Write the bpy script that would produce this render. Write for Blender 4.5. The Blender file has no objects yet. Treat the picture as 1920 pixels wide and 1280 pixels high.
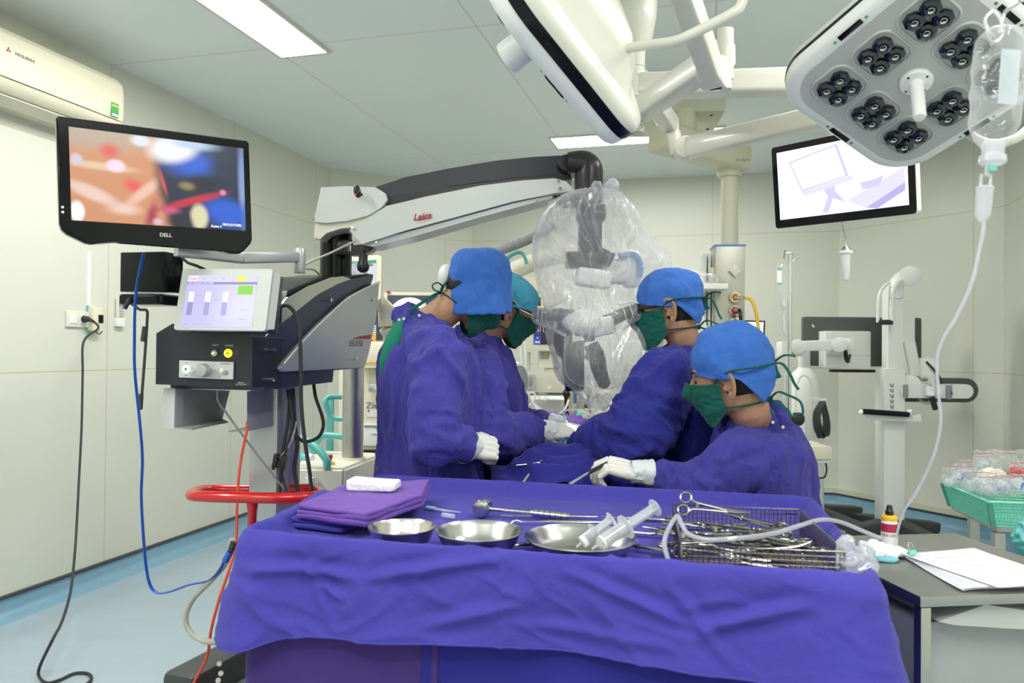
import bpy, bmesh, math, random
import numpy as np
from mathutils import Vector, Matrix, noise, Quaternion
from math import sin, cos, pi, radians

SC = bpy.context.scene
COL = SC.collection
rnd = random.Random(7)

# ---------------------------------------------------------------- camera, world, exposure
F_PX = 1420.0
CAM = Vector((0, 0, 1.36))
PITCH, ROLL = radians(0.62), radians(0.55)
cam_data = bpy.data.cameras.new('camera')
cam = bpy.data.objects.new('camera', cam_data)
COL.objects.link(cam)
SC.camera = cam
cam_data.sensor_width = 36
cam_data.lens = F_PX / 1920 * 36
cam_data.clip_start = 0.05
cam_data.dof.use_dof = True
cam_data.dof.focus_distance = 2.75
cam_data.dof.aperture_fstop = 4.5
CR = (Matrix.Rotation(radians(90) + PITCH, 3, 'X') @ Matrix.Rotation(ROLL, 3, 'Z'))
cam.matrix_world = Matrix.Translation(CAM) @ CR.to_4x4()

def P(px, py, Y):
    """the point of the room at depth Y (metres along +Y) that the lens sees at that place"""
    d = CR @ Vector(((px - 960) / F_PX, (640 - py) / F_PX, -1))
    return CAM + d * (Y / d.y)

world = bpy.data.worlds.new('world')
SC.world = world
world.use_nodes = True
world.node_tree.nodes['Background'].inputs[0].default_value = (0.75, 0.8, 0.78, 1)
world.node_tree.nodes['Background'].inputs[1].default_value = 0.25
SC.view_settings.view_transform = 'Standard'
SC.view_settings.look = 'None'
SC.view_settings.exposure = 0.0
SC.view_settings.gamma = 1
LAMP_POWER = 39.5          # emission of the ceiling light diffusers

# ---------------------------------------------------------------- materials
def srgb(r, g, b):
    f = lambda c: (c / 255 / 12.92) if c / 255 <= 0.04045 else ((c / 255 + 0.055) / 1.055) ** 2.4
    return (f(r), f(g), f(b), 1)

def nt(m):
    return m.node_tree.nodes, m.node_tree.links

def mat(name, col, rough=0.5, metal=0.0, var=0.04, vscale=6.0, bump=0.0, bscale=60.0, spec=0.5, coat=0.0, sheen=0.0,
        trans=0.0, alpha=1.0, emit=None, estr=0.0, sss=0.0, stretch=None):
    m = bpy.data.materials.new(name)
    m.use_nodes = True
    N, L = nt(m)
    b = N['Principled BSDF']
    tc = N.new('ShaderNodeTexCoord')
    no = N.new('ShaderNodeTexNoise')
    no.inputs['Scale'].default_value = vscale
    no.inputs['Detail'].default_value = 3
    src = tc.outputs['Object']
    if stretch:
        mp = N.new('ShaderNodeMapping'); mp.inputs['Scale'].default_value = stretch
        L.new(src, mp.inputs[0]); src = mp.outputs[0]
    L.new(src, no.inputs['Vector'])
    mx = N.new('ShaderNodeMix'); mx.data_type = 'RGBA'
    c = Vector(col[:3])
    mx.inputs[6].default_value = (*(c * (1 - var)), 1)
    mx.inputs[7].default_value = (*[min(1, v) for v in c * (1 + var)], 1)
    L.new(no.outputs[0], mx.inputs[0])
    L.new(mx.outputs[2], b.inputs['Base Color'])
    b.inputs['Roughness'].default_value = rough
    b.inputs['Metallic'].default_value = metal
    b.inputs['Specular IOR Level'].default_value = spec
    b.inputs['Coat Weight'].default_value = coat
    b.inputs['Sheen Weight'].default_value = sheen
    b.inputs['Transmission Weight'].default_value = trans
    b.inputs['Alpha'].default_value = alpha
    b.inputs['Subsurface Weight'].default_value = sss
    if sss: b.inputs['Subsurface Scale'].default_value = 0.01
    if emit:
        b.inputs['Emission Color'].default_value = emit
        b.inputs['Emission Strength'].default_value = estr
    if bump:
        n2 = N.new('ShaderNodeTexNoise'); n2.inputs['Scale'].default_value = bscale; n2.inputs['Detail'].default_value = 4
        L.new(src, n2.inputs['Vector'])
        bp = N.new('ShaderNodeBump'); bp.inputs['Strength'].default_value = bump; bp.inputs['Distance'].default_value = 0.004
        L.new(n2.outputs[0], bp.inputs['Height'])
        L.new(bp.outputs[0], b.inputs['Normal'])
    return m

def cloth(name, col, fold=0.7, sheen=0.08, var=0.07, weave=900, fscale=22, drapes=0):
    """woven cotton: a fine weave and soft creases as bump"""
    m = mat(name, col, rough=0.85, var=var, vscale=5, spec=0.15, sheen=sheen)
    N, L = nt(m); b = N['Principled BSDF']
    tc = N.new('ShaderNodeTexCoord')
    a = N.new('ShaderNodeTexNoise'); a.inputs['Scale'].default_value = fscale; a.inputs['Detail'].default_value = 5
    a.inputs['Distortion'].default_value = 0.9
    w = N.new('ShaderNodeTexNoise'); w.inputs['Scale'].default_value = weave; w.inputs['Detail'].default_value = 1
    L.new(tc.outputs['Object'], a.inputs['Vector']); L.new(tc.outputs['Object'], w.inputs['Vector'])
    b1 = N.new('ShaderNodeBump'); b1.inputs['Strength'].default_value = fold; b1.inputs['Distance'].default_value = 0.01
    b2 = N.new('ShaderNodeBump'); b2.inputs['Strength'].default_value = 0.15; b2.inputs['Distance'].default_value = 0.001
    L.new(a.outputs[0], b1.inputs['Height']); L.new(w.outputs[0], b2.inputs['Height'])
    last = b1
    if drapes:      # fine creases that hang downwards
        mp = N.new('ShaderNodeMapping'); mp.inputs['Scale'].default_value = (drapes, drapes, drapes * .16)
        L.new(tc.outputs['Object'], mp.inputs[0])
        v = N.new('ShaderNodeTexNoise'); v.inputs['Scale'].default_value = 1; v.inputs['Detail'].default_value = 2; v.inputs['Distortion'].default_value = .8
        L.new(mp.outputs[0], v.inputs['Vector'])
        s = N.new('ShaderNodeMath'); s.operation = 'SUBTRACT'; s.inputs[1].default_value = 0.5; L.new(v.outputs[0], s.inputs[0])
        ab = N.new('ShaderNodeMath'); ab.operation = 'ABSOLUTE'; L.new(s.outputs[0], ab.inputs[0])
        sq = N.new('ShaderNodeMath'); sq.operation = 'POWER'; sq.inputs[1].default_value = .6; L.new(ab.outputs[0], sq.inputs[0])
        b3 = N.new('ShaderNodeBump'); b3.invert = True; b3.inputs['Strength'].default_value = .55; b3.inputs['Distance'].default_value = 0.022
        L.new(sq.outputs[0], b3.inputs['Height']); L.new(b1.outputs[0], b3.inputs['Normal']); last = b3
    L.new(last.outputs[0], b2.inputs['Normal']); L.new(b2.outputs[0], b.inputs['Normal'])
    return m

def glow(name, col, s):
    m = bpy.data.materials.new(name); m.use_nodes = True
    N, L = nt(m); b = N['Principled BSDF']
    b.inputs['Base Color'].default_value = (0.02, 0.02, 0.02, 1)
    b.inputs['Emission Color'].default_value = col
    b.inputs['Emission Strength'].default_value = s
    return m

def film(name, col=(0.9, 0.92, 0.95, 1), cw=.03, stretch=(1, 1, 1), base=0.3, rim=0.75, rough=0.12, crease=0.0, cscale=9, dens=1.0, tint=None):
    """thin clear plastic: a see-through sheet that scatters a little and shines"""
    m = bpy.data.materials.new(name); m.use_nodes = True
    N, L = nt(m)
    for n in list(N):
        if n.type != 'OUTPUT_MATERIAL': N.remove(n)
    out = [n for n in N if n.type == 'OUTPUT_MATERIAL'][0]
    tr = N.new('ShaderNodeBsdfTransparent'); tr.inputs[0].default_value = tint or (1, 1, 1, 1)
    df = N.new('ShaderNodeBsdfDiffuse'); df.inputs[0].default_value = col
    tl = N.new('ShaderNodeBsdfTranslucent'); tl.inputs[0].default_value = col
    gl = N.new('ShaderNodeBsdfGlossy'); gl.inputs['Roughness'].default_value = rough
    m1 = N.new('ShaderNodeMixShader'); m1.inputs[0].default_value = 0.5
    L.new(df.outputs[0], m1.inputs[1]); L.new(tl.outputs[0], m1.inputs[2])
    lw = N.new('ShaderNodeLayerWeight'); lw.inputs[0].default_value = 0.35
    m2 = N.new('ShaderNodeMixShader')
    mf = N.new('ShaderNodeMath'); mf.operation = 'MULTIPLY_ADD'; mf.inputs[1].default_value = 0.5; mf.inputs[2].default_value = 0.1
    L.new(lw.outputs['Fresnel'], mf.inputs[0]); L.new(mf.outputs[0], m2.inputs[0])
    L.new(m1.outputs[0], m2.inputs[1]); L.new(gl.outputs[0], m2.inputs[2])
    fac = N.new('ShaderNodeMapRange'); fac.inputs['To Min'].default_value = base; fac.inputs['To Max'].default_value = rim
    L.new(lw.outputs['Facing'], fac.inputs[0])
    f = fac.outputs[0]
    if crease:
        tc = N.new('ShaderNodeTexCoord'); no = N.new('ShaderNodeTexNoise')
        no.inputs['Scale'].default_value = cscale; no.inputs['Detail'].default_value = 3; no.inputs['Distortion'].default_value = 1.2
        mp = N.new('ShaderNodeMapping'); mp.inputs['Scale'].default_value = stretch; L.new(tc.outputs['Object'], mp.inputs[0]); L.new(mp.outputs[0], no.inputs['Vector'])
        s = N.new('ShaderNodeMath'); s.operation = 'SUBTRACT'; s.inputs[1].default_value = 0.5; L.new(no.outputs[0], s.inputs[0])
        ab = N.new('ShaderNodeMath'); ab.operation = 'ABSOLUTE'; L.new(s.outputs[0], ab.inputs[0])
        mr = N.new('ShaderNodeMapRange'); mr.inputs['From Min'].default_value = 0.0; mr.inputs['From Max'].default_value = cw
        mr.inputs['To Min'].default_value = crease; mr.inputs['To Max'].default_value = 0
        L.new(ab.outputs[0], mr.inputs[0])
        ad = N.new('ShaderNodeMath'); ad.operation = 'ADD'; ad.use_clamp = True
        L.new(f, ad.inputs[0]); L.new(mr.outputs[0], ad.inputs[1]); f = ad.outputs[0]
        bp = N.new('ShaderNodeBump'); bp.inputs['Strength'].default_value = 0.6; bp.inputs['Distance'].default_value = 0.02
        L.new(ab.outputs[0], bp.inputs['Height'])
        for n in (df, tl, gl): L.new(bp.outputs[0], n.inputs['Normal'])
    m3 = N.new('ShaderNodeMixShader')
    L.new(f, m3.inputs[0]); L.new(tr.outputs[0], m3.inputs[1]); L.new(m2.outputs[0], m3.inputs[2])
    L.new(m3.outputs[0], out.inputs['Surface'])
    return m

def panel_mat(name, col, seam, uvec, u0, us, vvec, v0, vs, w=0.006, rough=0.35):
    """large sandwich panels with sealed joints"""
    m = mat(name, col, rough=rough, var=0.02, vscale=1.5, spec=0.4)
    N, L = nt(m); b = N['Principled BSDF']
    src = b.inputs['Base Color'].links[0].from_socket
    g = N.new('ShaderNodeNewGeometry')
    fac = None
    for vec, o, sp in ((uvec, u0, us), (vvec, v0, vs)):
        d = N.new('ShaderNodeVectorMath'); d.operation = 'DOT_PRODUCT'; d.inputs[1].default_value = vec
        L.new(g.outputs['Position'], d.inputs[0])
        s = N.new('ShaderNodeMath'); s.operation = 'SUBTRACT'; s.inputs[1].default_value = o - sp / 2; L.new(d.outputs['Value'], s.inputs[0])
        q = N.new('ShaderNodeMath'); q.operation = 'FLOORED_MODULO'; q.inputs[1].default_value = sp; L.new(s.outputs[0], q.inputs[0])
        c = N.new('ShaderNodeMath'); c.operation = 'COMPARE'; c.inputs[1].default_value = sp / 2; c.inputs[2].default_value = w / 2
        L.new(q.outputs[0], c.inputs[0])
        if fac is None: fac = c.outputs[0]
        else:
            mxm = N.new('ShaderNodeMath'); mxm.operation = 'MAXIMUM'; L.new(fac, mxm.inputs[0]); L.new(c.outputs[0], mxm.inputs[1]); fac = mxm.outputs[0]
    mx = N.new('ShaderNodeMix'); mx.data_type = 'RGBA'; mx.inputs[7].default_value = seam
    L.new(fac, mx.inputs[0]); L.new(src, mx.inputs[6]); L.new(mx.outputs[2], b.inputs['Base Color'])
    return m

M = {}
M['enamel'] = mat('white_enamel', (0.66, 0.655, 0.57, 1), 0.28, var=0.02, coat=0.2)
M['offwhite'] = mat('off_white_plastic', (0.74, 0.73, 0.62, 1), 0.4, var=0.02)
M['cream'] = mat('cream_plastic', (0.76, 0.72, 0.56, 1), 0.4, var=0.02)
M['white'] = mat('white_plastic', (0.82, 0.83, 0.80, 1), 0.35, var=0.02)
M['lightgrey'] = mat('light_grey_paint', (0.55, 0.57, 0.55, 1), 0.4, var=0.02)
M['grey'] = mat('grey_paint', (0.30, 0.31, 0.32, 1), 0.45, var=0.03)
M['midgrey'] = mat('mid_grey_metal', (0.42, 0.44, 0.46, 1), 0.35, metal=0.5, var=0.03)
M['silver'] = mat('silver_paint', (0.50, 0.52, 0.53, 1), 0.32, metal=0.55, var=0.02)
M['slate'] = mat('slate_paint', (0.055, 0.062, 0.105, 1), 0.32, metal=0.5, var=0.05)
M['black'] = mat('black_plastic', (0.012, 0.012, 0.014, 1), 0.32, var=0.1)
M['gloss'] = mat('glossy_black', (0.006, 0.007, 0.008, 1), 0.14, var=0.1, spec=0.22, coat=0.06)
M['rubber'] = mat('dark_rubber', (0.035, 0.037, 0.038, 1), 0.7, var=0.1)
M['darkbase'] = mat('charcoal_casting', (0.05, 0.055, 0.056, 1), 0.55, var=0.06)
M['chrome'] = mat('polished_steel', (0.72, 0.72, 0.70, 1), 0.16, metal=1.0, var=0.03)
M['steel'] = mat('brushed_steel', (0.50, 0.50, 0.47, 1), 0.34, metal=1.0, var=0.10, vscale=14)
M['clamp'] = mat('instrument_steel', (0.36, 0.35, 0.32, 1), 0.22, metal=1.0, var=0.1, vscale=30)
M['satin'] = mat('satin_steel', (0.60, 0.59, 0.54, 1), 0.24, metal=1.0, var=0.06)
M['teal'] = mat('teal_coating', (0.11, 0.45, 0.42, 1), 0.35, var=0.04)
M['boomdark'] = mat('boom_dark_paint', (0.020, 0.023, 0.032, 1), 0.38)
M['boomlight'] = mat('boom_light_paint', (0.66, 0.68, 0.65, 1), 0.3)
M['darksteel'] = mat('dark_steel', (0.16, 0.14, 0.125, 1), 0.35, metal=1.0, var=.15)
M['panelgrey'] = mat('charcoal_panel', (0.085, 0.092, 0.088, 1), 0.5)
M['tealplastic'] = mat('mint_plastic', (0.20, 0.66, 0.50, 1), 0.4, var=0.05)
M['red'] = mat('red_coating', (0.55, 0.012, 0.012, 1), 0.25, var=0.04, coat=0.4)
M['redsoft'] = mat('red_cable', (0.70, 0.08, 0.04, 1), 0.45, var=0.05)
M['blue'] = mat('blue_cable', (0.012, 0.11, 0.52, 1), 0.4, var=0.05)
M['yellow'] = mat('yellow_plastic', (0.80, 0.50, 0.02, 1), 0.4, var=0.05)
M['orange'] = mat('orange_strip', (0.80, 0.40, 0.03, 1), 0.4, var=0.05)
M['tubegrey'] = mat('beige_hose', (0.42, 0.42, 0.36, 1), 0.5, var=0.05)
M['skin'] = mat('skin', (0.43, 0.235, 0.135, 1), 0.5, var=0.08, vscale=30, sss=0.12, bump=0.05, bscale=220)
M['hair'] = mat('black_hair', (0.012, 0.009, 0.008, 1), 0.5, var=0.3, vscale=120, bump=0.8, bscale=300, stretch=(1, 1, 0.2))
M['glove'] = mat('latex_glove', (0.78, 0.77, 0.71, 1), 0.55, var=0.04, vscale=40, bump=0.35, bscale=90, sss=0.08)
M['cuff'] = mat('latex_cuff', (0.72, 0.78, 0.80, 1), 0.5, var=0.04, vscale=30, bump=0.3, bscale=60)
M['cuffroll'] = mat('rolled_latex_edge', (0.80, 0.76, 0.55, 1), 0.5, var=0.04)
M['gown1'] = cloth('violet_gown_cotton', (0.056, 0.051, 0.300, 1), drapes=14)
M['gown3'] = cloth('blue_violet_gown_cotton', (0.028, 0.032, 0.245, 1), drapes=12)
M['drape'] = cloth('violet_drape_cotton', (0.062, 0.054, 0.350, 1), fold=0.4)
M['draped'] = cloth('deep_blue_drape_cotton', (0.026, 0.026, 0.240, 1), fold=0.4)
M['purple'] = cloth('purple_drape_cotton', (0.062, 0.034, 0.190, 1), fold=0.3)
M['plum'] = cloth('folded_purple_cotton', (0.160, 0.078, 0.380, 1), fold=0.7)
M['cap'] = cloth('blue_cap_cotton', (0.046, 0.150, 0.510, 1), fscale=11, fold=1.0)
M['green'] = cloth('green_scrub_cotton', (0.012, 0.200, 0.120, 1), fold=0.3)
M['maskgreen'] = cloth('green_mask_cotton', (0.010, 0.105, 0.076, 1), fold=0.7, fscale=40)
M['gauze'] = cloth('white_gauze', (0.88, 0.88, 0.87, 1), fold=0.6, fscale=60)
M['paper'] = mat('white_paper', (0.86, 0.87, 0.90, 1), 0.8, var=0.02)
M['ink'] = mat('dark_print', (0.03, 0.03, 0.05, 1), 0.6)
M['greyprint'] = mat('grey_print', (0.20, 0.21, 0.22, 1), 0.6)
M['redprint'] = mat('red_print', (0.45, 0.02, 0.07, 1), 0.5)
M['bluecoat'] = mat('blue_edge_plastic', (0.10, 0.22, 0.50, 1), 0.4)
M['film'] = film('clear_film', base=0.10, rim=0.55, crease=0.25, cscale=30)
M['bag'] = film('microscope_drape_film', (0.93, 0.93, 0.96, 1), base=0.29, rim=0.68, rough=0.25, crease=0.32, cscale=6.5, cw=.011, stretch=(1, 1, .4))
M['bottleclear'] = film('clear_bottle', base=0.06, rim=0.6, rough=0.06)
M['milky'] = film('milky_plastic', (0.86, 0.90, 0.95, 1), base=0.55, rim=0.9, rough=0.15)
M['tubing'] = film('clear_tubing', (0.88, 0.90, 0.97, 1), base=0.5, rim=0.85, rough=0.12)

# ---------------------------------------------------------------- mesh helpers
def frame(z, up=None):
    """3x3 whose Z column is z"""
    z = Vector(z).normalized()
    up = Vector(up) if up else (Vector((0, 0, 1)) if abs(z.z) < 0.95 else Vector((1, 0, 0)))
    x = up.cross(z).normalized(); y = z.cross(x)
    return Matrix((x, y, z)).transposed()

def TR(loc, R=None, s=1.0):
    m = Matrix.Translation(Vector(loc))
    if R is not None: m = m @ (R.to_4x4() if len(R) == 3 else R)
    return m @ Matrix.Scale(s, 4) if s != 1.0 else m

def RX(a): return Matrix.Rotation(radians(a), 3, 'X')
def RY(a): return Matrix.Rotation(radians(a), 3, 'Y')
def RZ(a): return Matrix.Rotation(radians(a), 3, 'Z')

def basis(x, y, z): return Matrix((Vector(x), Vector(y), Vector(z))).transposed()

def catmull(pts, n=8, closed=False):
    pts = [Vector(p) for p in pts]
    if len(pts) < 3: return pts
    out = []; N_ = len(pts)
    rng = range(N_ if closed else N_ - 1)
    for i in rng:
        if closed: p0, p1, p2, p3 = pts[i - 1], pts[i], pts[(i + 1) % N_], pts[(i + 2) % N_]
        else: p0, p1, p2, p3 = pts[max(i - 1, 0)], pts[i], pts[i + 1], pts[min(i + 2, N_ - 1)]
        for k in range(n):
            t = k / n
            out.append(0.5 * ((2 * p1) + (p2 - p0) * t + (2 * p0 - 5 * p1 + 4 * p2 - p3) * t * t + (3 * p1 - p0 - 3 * p2 + p3) * t ** 3))
    if not closed: out.append(pts[-1])
    return out

class MB:
    def __init__(self, M4=None):
        self.bm = bmesh.new(); self.M = M4 or Matrix.Identity(4)
    def _v(self, co): return self.bm.verts.new(self.M @ Vector(co))
    def _f(self, vs):
        try: return self.bm.faces.new(vs)
        except ValueError: return None
    def _sub(self, tmp, L):
        mp = {}
        W = self.M @ L
        for v in tmp.verts: mp[v.index] = self.bm.verts.new(W @ v.co)
        for f in tmp.faces: self._f([mp[v.index] for v in f.verts])
        tmp.free()
    def box(self, c, s, R=None, bev=0.0, seg=2):
        t = bmesh.new(); bmesh.ops.create_cube(t, size=1)
        for v in t.verts: v.co = Vector((v.co.x * s[0], v.co.y * s[1], v.co.z * s[2]))
        if bev:
            bmesh.ops.bevel(t, geom=t.edges[:], offset=min(bev, min(s) * 0.49), segments=seg, profile=0.7, affect='EDGES')
        t.verts.index_update(); self._sub(t, TR(c, R)); return self
    def sphere(self, c, r, R=None, seg=24, rings=14):
        if not hasattr(r, '__len__'): r = (r, r, r)
        t = bmesh.new(); bmesh.ops.create_uvsphere(t, u_segments=seg, v_segments=rings, radius=1)
        for v in t.verts: v.co = Vector((v.co.x * r[0], v.co.y * r[1], v.co.z * r[2]))
        t.verts.index_update(); self._sub(t, TR(c, R)); return self
    def rings(self, rings, cap0=True, cap1=True, closed=False):
        vs = [[self._v(p) for p in r] for r in rings]
        n = len(vs[0]); K = len(vs)
        for k in range(K if closed else K - 1):
            a, b = vs[k], vs[(k + 1) % K]
            for i in range(n):
                j = (i + 1) % n
                self._f([a[i], a[j], b[j], b[i]])
        if not closed:
            if cap0: self._f(vs[0][::-1])
            if cap1: self._f(vs[-1])
        return self
    def cyl(self, p0, p1, r0, r1=None, seg=24, cap=True, bev=0.0):
        p0, p1 = Vector(p0), Vector(p1); r1 = r0 if r1 is None else r1
        Fm = frame(p1 - p0); L = (p1 - p0).length
        prof = [(r0, 0), (r1, L)]
        if bev: prof = [(r0 - bev, 0), (r0 - bev * .3, bev * .3), (r0, bev), (r1, L - bev), (r1 - bev * .3, L - bev * .3), (r1 - bev, L)]
        rr = [[p0 + Fm @ Vector((r * cos(2 * pi * i / seg), r * sin(2 * pi * i / seg), z)) for i in range(seg)] for r, z in prof]
        return self.rings(rr, cap, cap)
    def tube(self, pts, r, seg=10, smooth=0, closed=False, cap=True, flat=1.0, up=None):
        pts = [Vector(p) for p in pts]
        if smooth:
            if hasattr(r, '__len__'):
                rr_ = catmull([Vector((q, 0, 0)) for q in r], smooth, closed); r = [q.x for q in rr_]
            pts = catmull(pts, smooth, closed)
        n = len(pts)
        rad = list(r) if hasattr(r, '__len__') else [r] * n
        tan = []
        for i in range(n):
            a = pts[i - 1] if (i > 0 or closed) else pts[0]
            b = pts[(i + 1) % n] if (i < n - 1 or closed) else pts[-1]
            t = (b - a); tan.append(t.normalized() if t.length > 1e-9 else Vector((0, 0, 1)))
        F0 = frame(tan[0], up); x = F0.col[0].copy()
        rings = []
        for i in range(n):
            x = (x - tan[i] * x.dot(tan[i])).normalized(); y = tan[i].cross(x)
            rings.append([pts[i] + (x * cos(2 * pi * k / seg) + y * (sin(2 * pi * k / seg) * flat)) * rad[i] for k in range(seg)])
        return self.rings(rings, cap, cap, closed)
    def lathe(self, prof, loc=(0, 0, 0), axis=(0, 0, 1), seg=32, cap=True, sx=1.0, sy=1.0):
        Fm = frame(axis) if tuple(axis) != (0, 0, 1) else Matrix.Identity(3); loc = Vector(loc)
        rr = [[loc + Fm @ Vector((r * sx * cos(2 * pi * i / seg), r * sy * sin(2 * pi * i / seg), z)) for i in range(seg)] for r, z in prof]
        return self.rings(rr, cap, cap)
    def prism(self, pts, vec):
        """polygon given as 3-d points, pushed along vec"""
        vec = Vector(vec); a = [self._v(p) for p in pts]; b = [self._v(Vector(p) + vec) for p in pts]
        self._f(a[::-1]); self._f(b); n = len(a)
        for i in range(n): self._f([a[i], a[(i + 1) % n], b[(i + 1) % n], b[i]])
        return self
    def grid(self, fn, nu, nv, thick=0.0, closed_u=False):
        g = [[Vector(fn(i / nu, j / nv)) for i in range(nu + (0 if closed_u else 1))] for j in range(nv + 1)]
        vs = [[self._v(p) for p in r] for r in g]; n = len(vs[0])
        fs = []
        for j in range(nv):
            for i in range(n if closed_u else n - 1):
                fs.append(self._f([vs[j][i], vs[j][(i + 1) % n], vs[j + 1][(i + 1) % n], vs[j + 1][i]]))
        if thick:
            fs = [f for f in fs if f]
            bmesh.ops.recalc_face_normals(self.bm, faces=fs)
            bmesh.ops.solidify(self.bm, geom=fs, thickness=thick)
        return self
    def torus(self, c, R_, r, axis=(0, 0, 1), seg=28, ts=8, a0=0, a1=360):
        Fm = frame(axis); c = Vector(c); full = abs(a1 - a0) >= 360
        n = seg if full else seg + 1
        pts = [c + Fm @ Vector((R_ * cos(radians(a0 + (a1 - a0) * i / seg)), R_ * sin(radians(a0 + (a1 - a0) * i / seg)), 0)) for i in range(n)]
        return self.tube(pts, r, ts, closed=full)
    def build(self, name, m, parent=None, loc=None, smooth=True, angle=38, bev=0, fixn=True, sub=0):
        bm = self.bm
        if fixn: bmesh.ops.recalc_face_normals(bm, faces=bm.faces)
        me = bpy.data.meshes.new(name); bm.to_mesh(me); bm.free()
        off = Vector((0, 0, 0))
        if parent is not None:
            q = parent
            while q is not None: off += q.location; q = q.parent
        elif loc is not None: off = Vector(loc)
        else:
            n = max(1, len(me.vertices)); cs = np.zeros(n * 3)
            me.vertices.foreach_get('co', cs); cs = cs.reshape(-1, 3)
            off = Vector(((cs[:, 0].min() + cs[:, 0].max()) / 2, (cs[:, 1].min() + cs[:, 1].max()) / 2, cs[:, 2].min()))
        if off.length: me.transform(Matrix.Translation(-off))
        me.materials.append(M[m] if isinstance(m, str) else m)
        if smooth:
            me.polygons.foreach_set('use_smooth', [True] * len(me.polygons))
            if angle < 180: me.set_sharp_from_angle(angle=radians(angle))
        o = bpy.data.objects.new(name, me); COL.objects.link(o)
        if parent is not None: o.parent = parent
        else: o.location = off
        return o

def thing(name, label, cat, loc=(0, 0, 0), group=None):
    o = bpy.data.objects.new(name, None); COL.objects.link(o)
    o.location = Vector(loc); o.empty_display_size = 0.1
    o['label'] = label; o['category'] = cat
    if group: o['group'] = group
    return o

def tag(o, label, cat, group=None, kind=None):
    o['label'] = label; o['category'] = cat
    if group: o['group'] = group
    if kind: o['kind'] = kind
    return o

def struct(o):
    o['kind'] = 'structure'; return o

def dup(root, Mw, label=None, group=None):
    """a copy of a thing and of its parts and sub-parts"""
    r = root.copy(); COL.objects.link(r)
    r.matrix_world = Mw; r.rotation_mode = 'QUATERNION'
    lo, q, s = Mw.decompose(); r.location = lo; r.rotation_quaternion = q; r.scale = s
    if label: r['label'] = label
    if group: r['group'] = group
    for ch in [c for c in bpy.data.objects if c.parent == root]:
        c = ch.copy(); COL.objects.link(c); c.parent = r
        for g in [x for x in bpy.data.objects if x.parent == ch]:
            d = g.copy(); COL.objects.link(d); d.parent = c
    return r

def blob(mb, voxel=0.008, smooth=6, fac=0.5, fn=None):
    """melt overlapping volumes into one continuous surface; fn(co, normal) may then push each vertex"""
    me = bpy.data.meshes.new('tmp'); bmesh.ops.recalc_face_normals(mb.bm, faces=mb.bm.faces); mb.bm.to_mesh(me); mb.bm.free()
    o = bpy.data.objects.new('tmp', me); COL.objects.link(o)
    md = o.modifiers.new('r', 'REMESH'); md.mode = 'VOXEL'; md.voxel_size = voxel; md.use_smooth_shade = True
    if smooth:
        s = o.modifiers.new('s', 'SMOOTH'); s.factor = fac; s.iterations = smooth
    dg = bpy.context.evaluated_depsgraph_get(); dg.update()
    m2 = bpy.data.meshes.new_from_object(o.evaluated_get(dg), depsgraph=dg)
    bpy.data.objects.remove(o); bpy.data.meshes.remove(me)
    out = MB(); out.bm.from_mesh(m2); bpy.data.meshes.remove(m2)
    if fn:
        out.bm.normal_update()
        news = [fn(v.co, v.normal) for v in out.bm.verts]
        for v, c in zip(out.bm.verts, news): v.co = c
    return out

def text(s, size, M4, m, parent, name='lettering', ext=0.0006, align='CENTER', sx=1.0, shear=0.0, bold=0.0, space=1.0):
    """lettering that stands in the XY plane of M4, facing +Z"""
    cu = bpy.data.curves.new('txt', 'FONT'); cu.body = s; cu.size = size; cu.extrude = ext; cu.align_x = align; cu.align_y = 'CENTER'
    cu.shear = shear; cu.offset = bold; cu.resolution_u = 3; cu.space_character = space
    o = bpy.data.objects.new('txt', cu); COL.objects.link(o)
    dg = bpy.context.evaluated_depsgraph_get(); dg.update()
    me = bpy.data.meshes.new_from_object(o.evaluated_get(dg), depsgraph=dg)
    bpy.data.objects.remove(o)
    me.transform(M4 @ Matrix.Diagonal((sx, 1, 1, 1)))
    off = Vector((0, 0, 0)); q = parent
    while q is not None: off += q.location; q = q.parent
    me.transform(Matrix.Translation(-off)); me.materials.clear(); me.materials.append(M[m] if isinstance(m, str) else m)
    r = bpy.data.objects.new(name, me); COL.objects.link(r); r.parent = parent
    return r

def ridge(v, seed=0.0):
    """sharp-crested noise, 0..1, for cloth creases"""
    a = noise.noise(v + Vector((seed, seed * 1.7, -seed)))
    return max(0.0, 1 - abs(a) * 2.4)

def seg_dist(p, a, b):
    ab = b - a; t = max(0.0, min(1.0, (p - a).dot(ab) / max(ab.length_squared, 1e-9)))
    return (p - a - ab * t).length, t
# ---------------------------------------------------------------- the room
A15 = radians(-15)
U = Vector((cos(A15), sin(A15), 0)); V = Vector((-sin(A15), cos(A15), 0)); Z = Vector((0, 0, 1))
ROOM = basis(U, V, Z)
def W(u, v, z): return U * u + V * v + Z * z
def hit(px, py, pt, n):
    d = CR @ Vector(((px - 960) / F_PX, (640 - py) / F_PX, -1)); n = Vector(n)
    return CAM + d * ((Vector(pt) - CAM).dot(n) / d.dot(n))
UL, UR, VB, VF, H = -3.40, 2.04, 7.26, -1.6, 3.0
pA, pB, pC, pD = (UL, 6.21), (-2.37, VB), (1.06, VB), (UR, 6.28)
WALLC = srgb(214, 215, 203); SEAMC = srgb(196, 186, 150)

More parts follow.
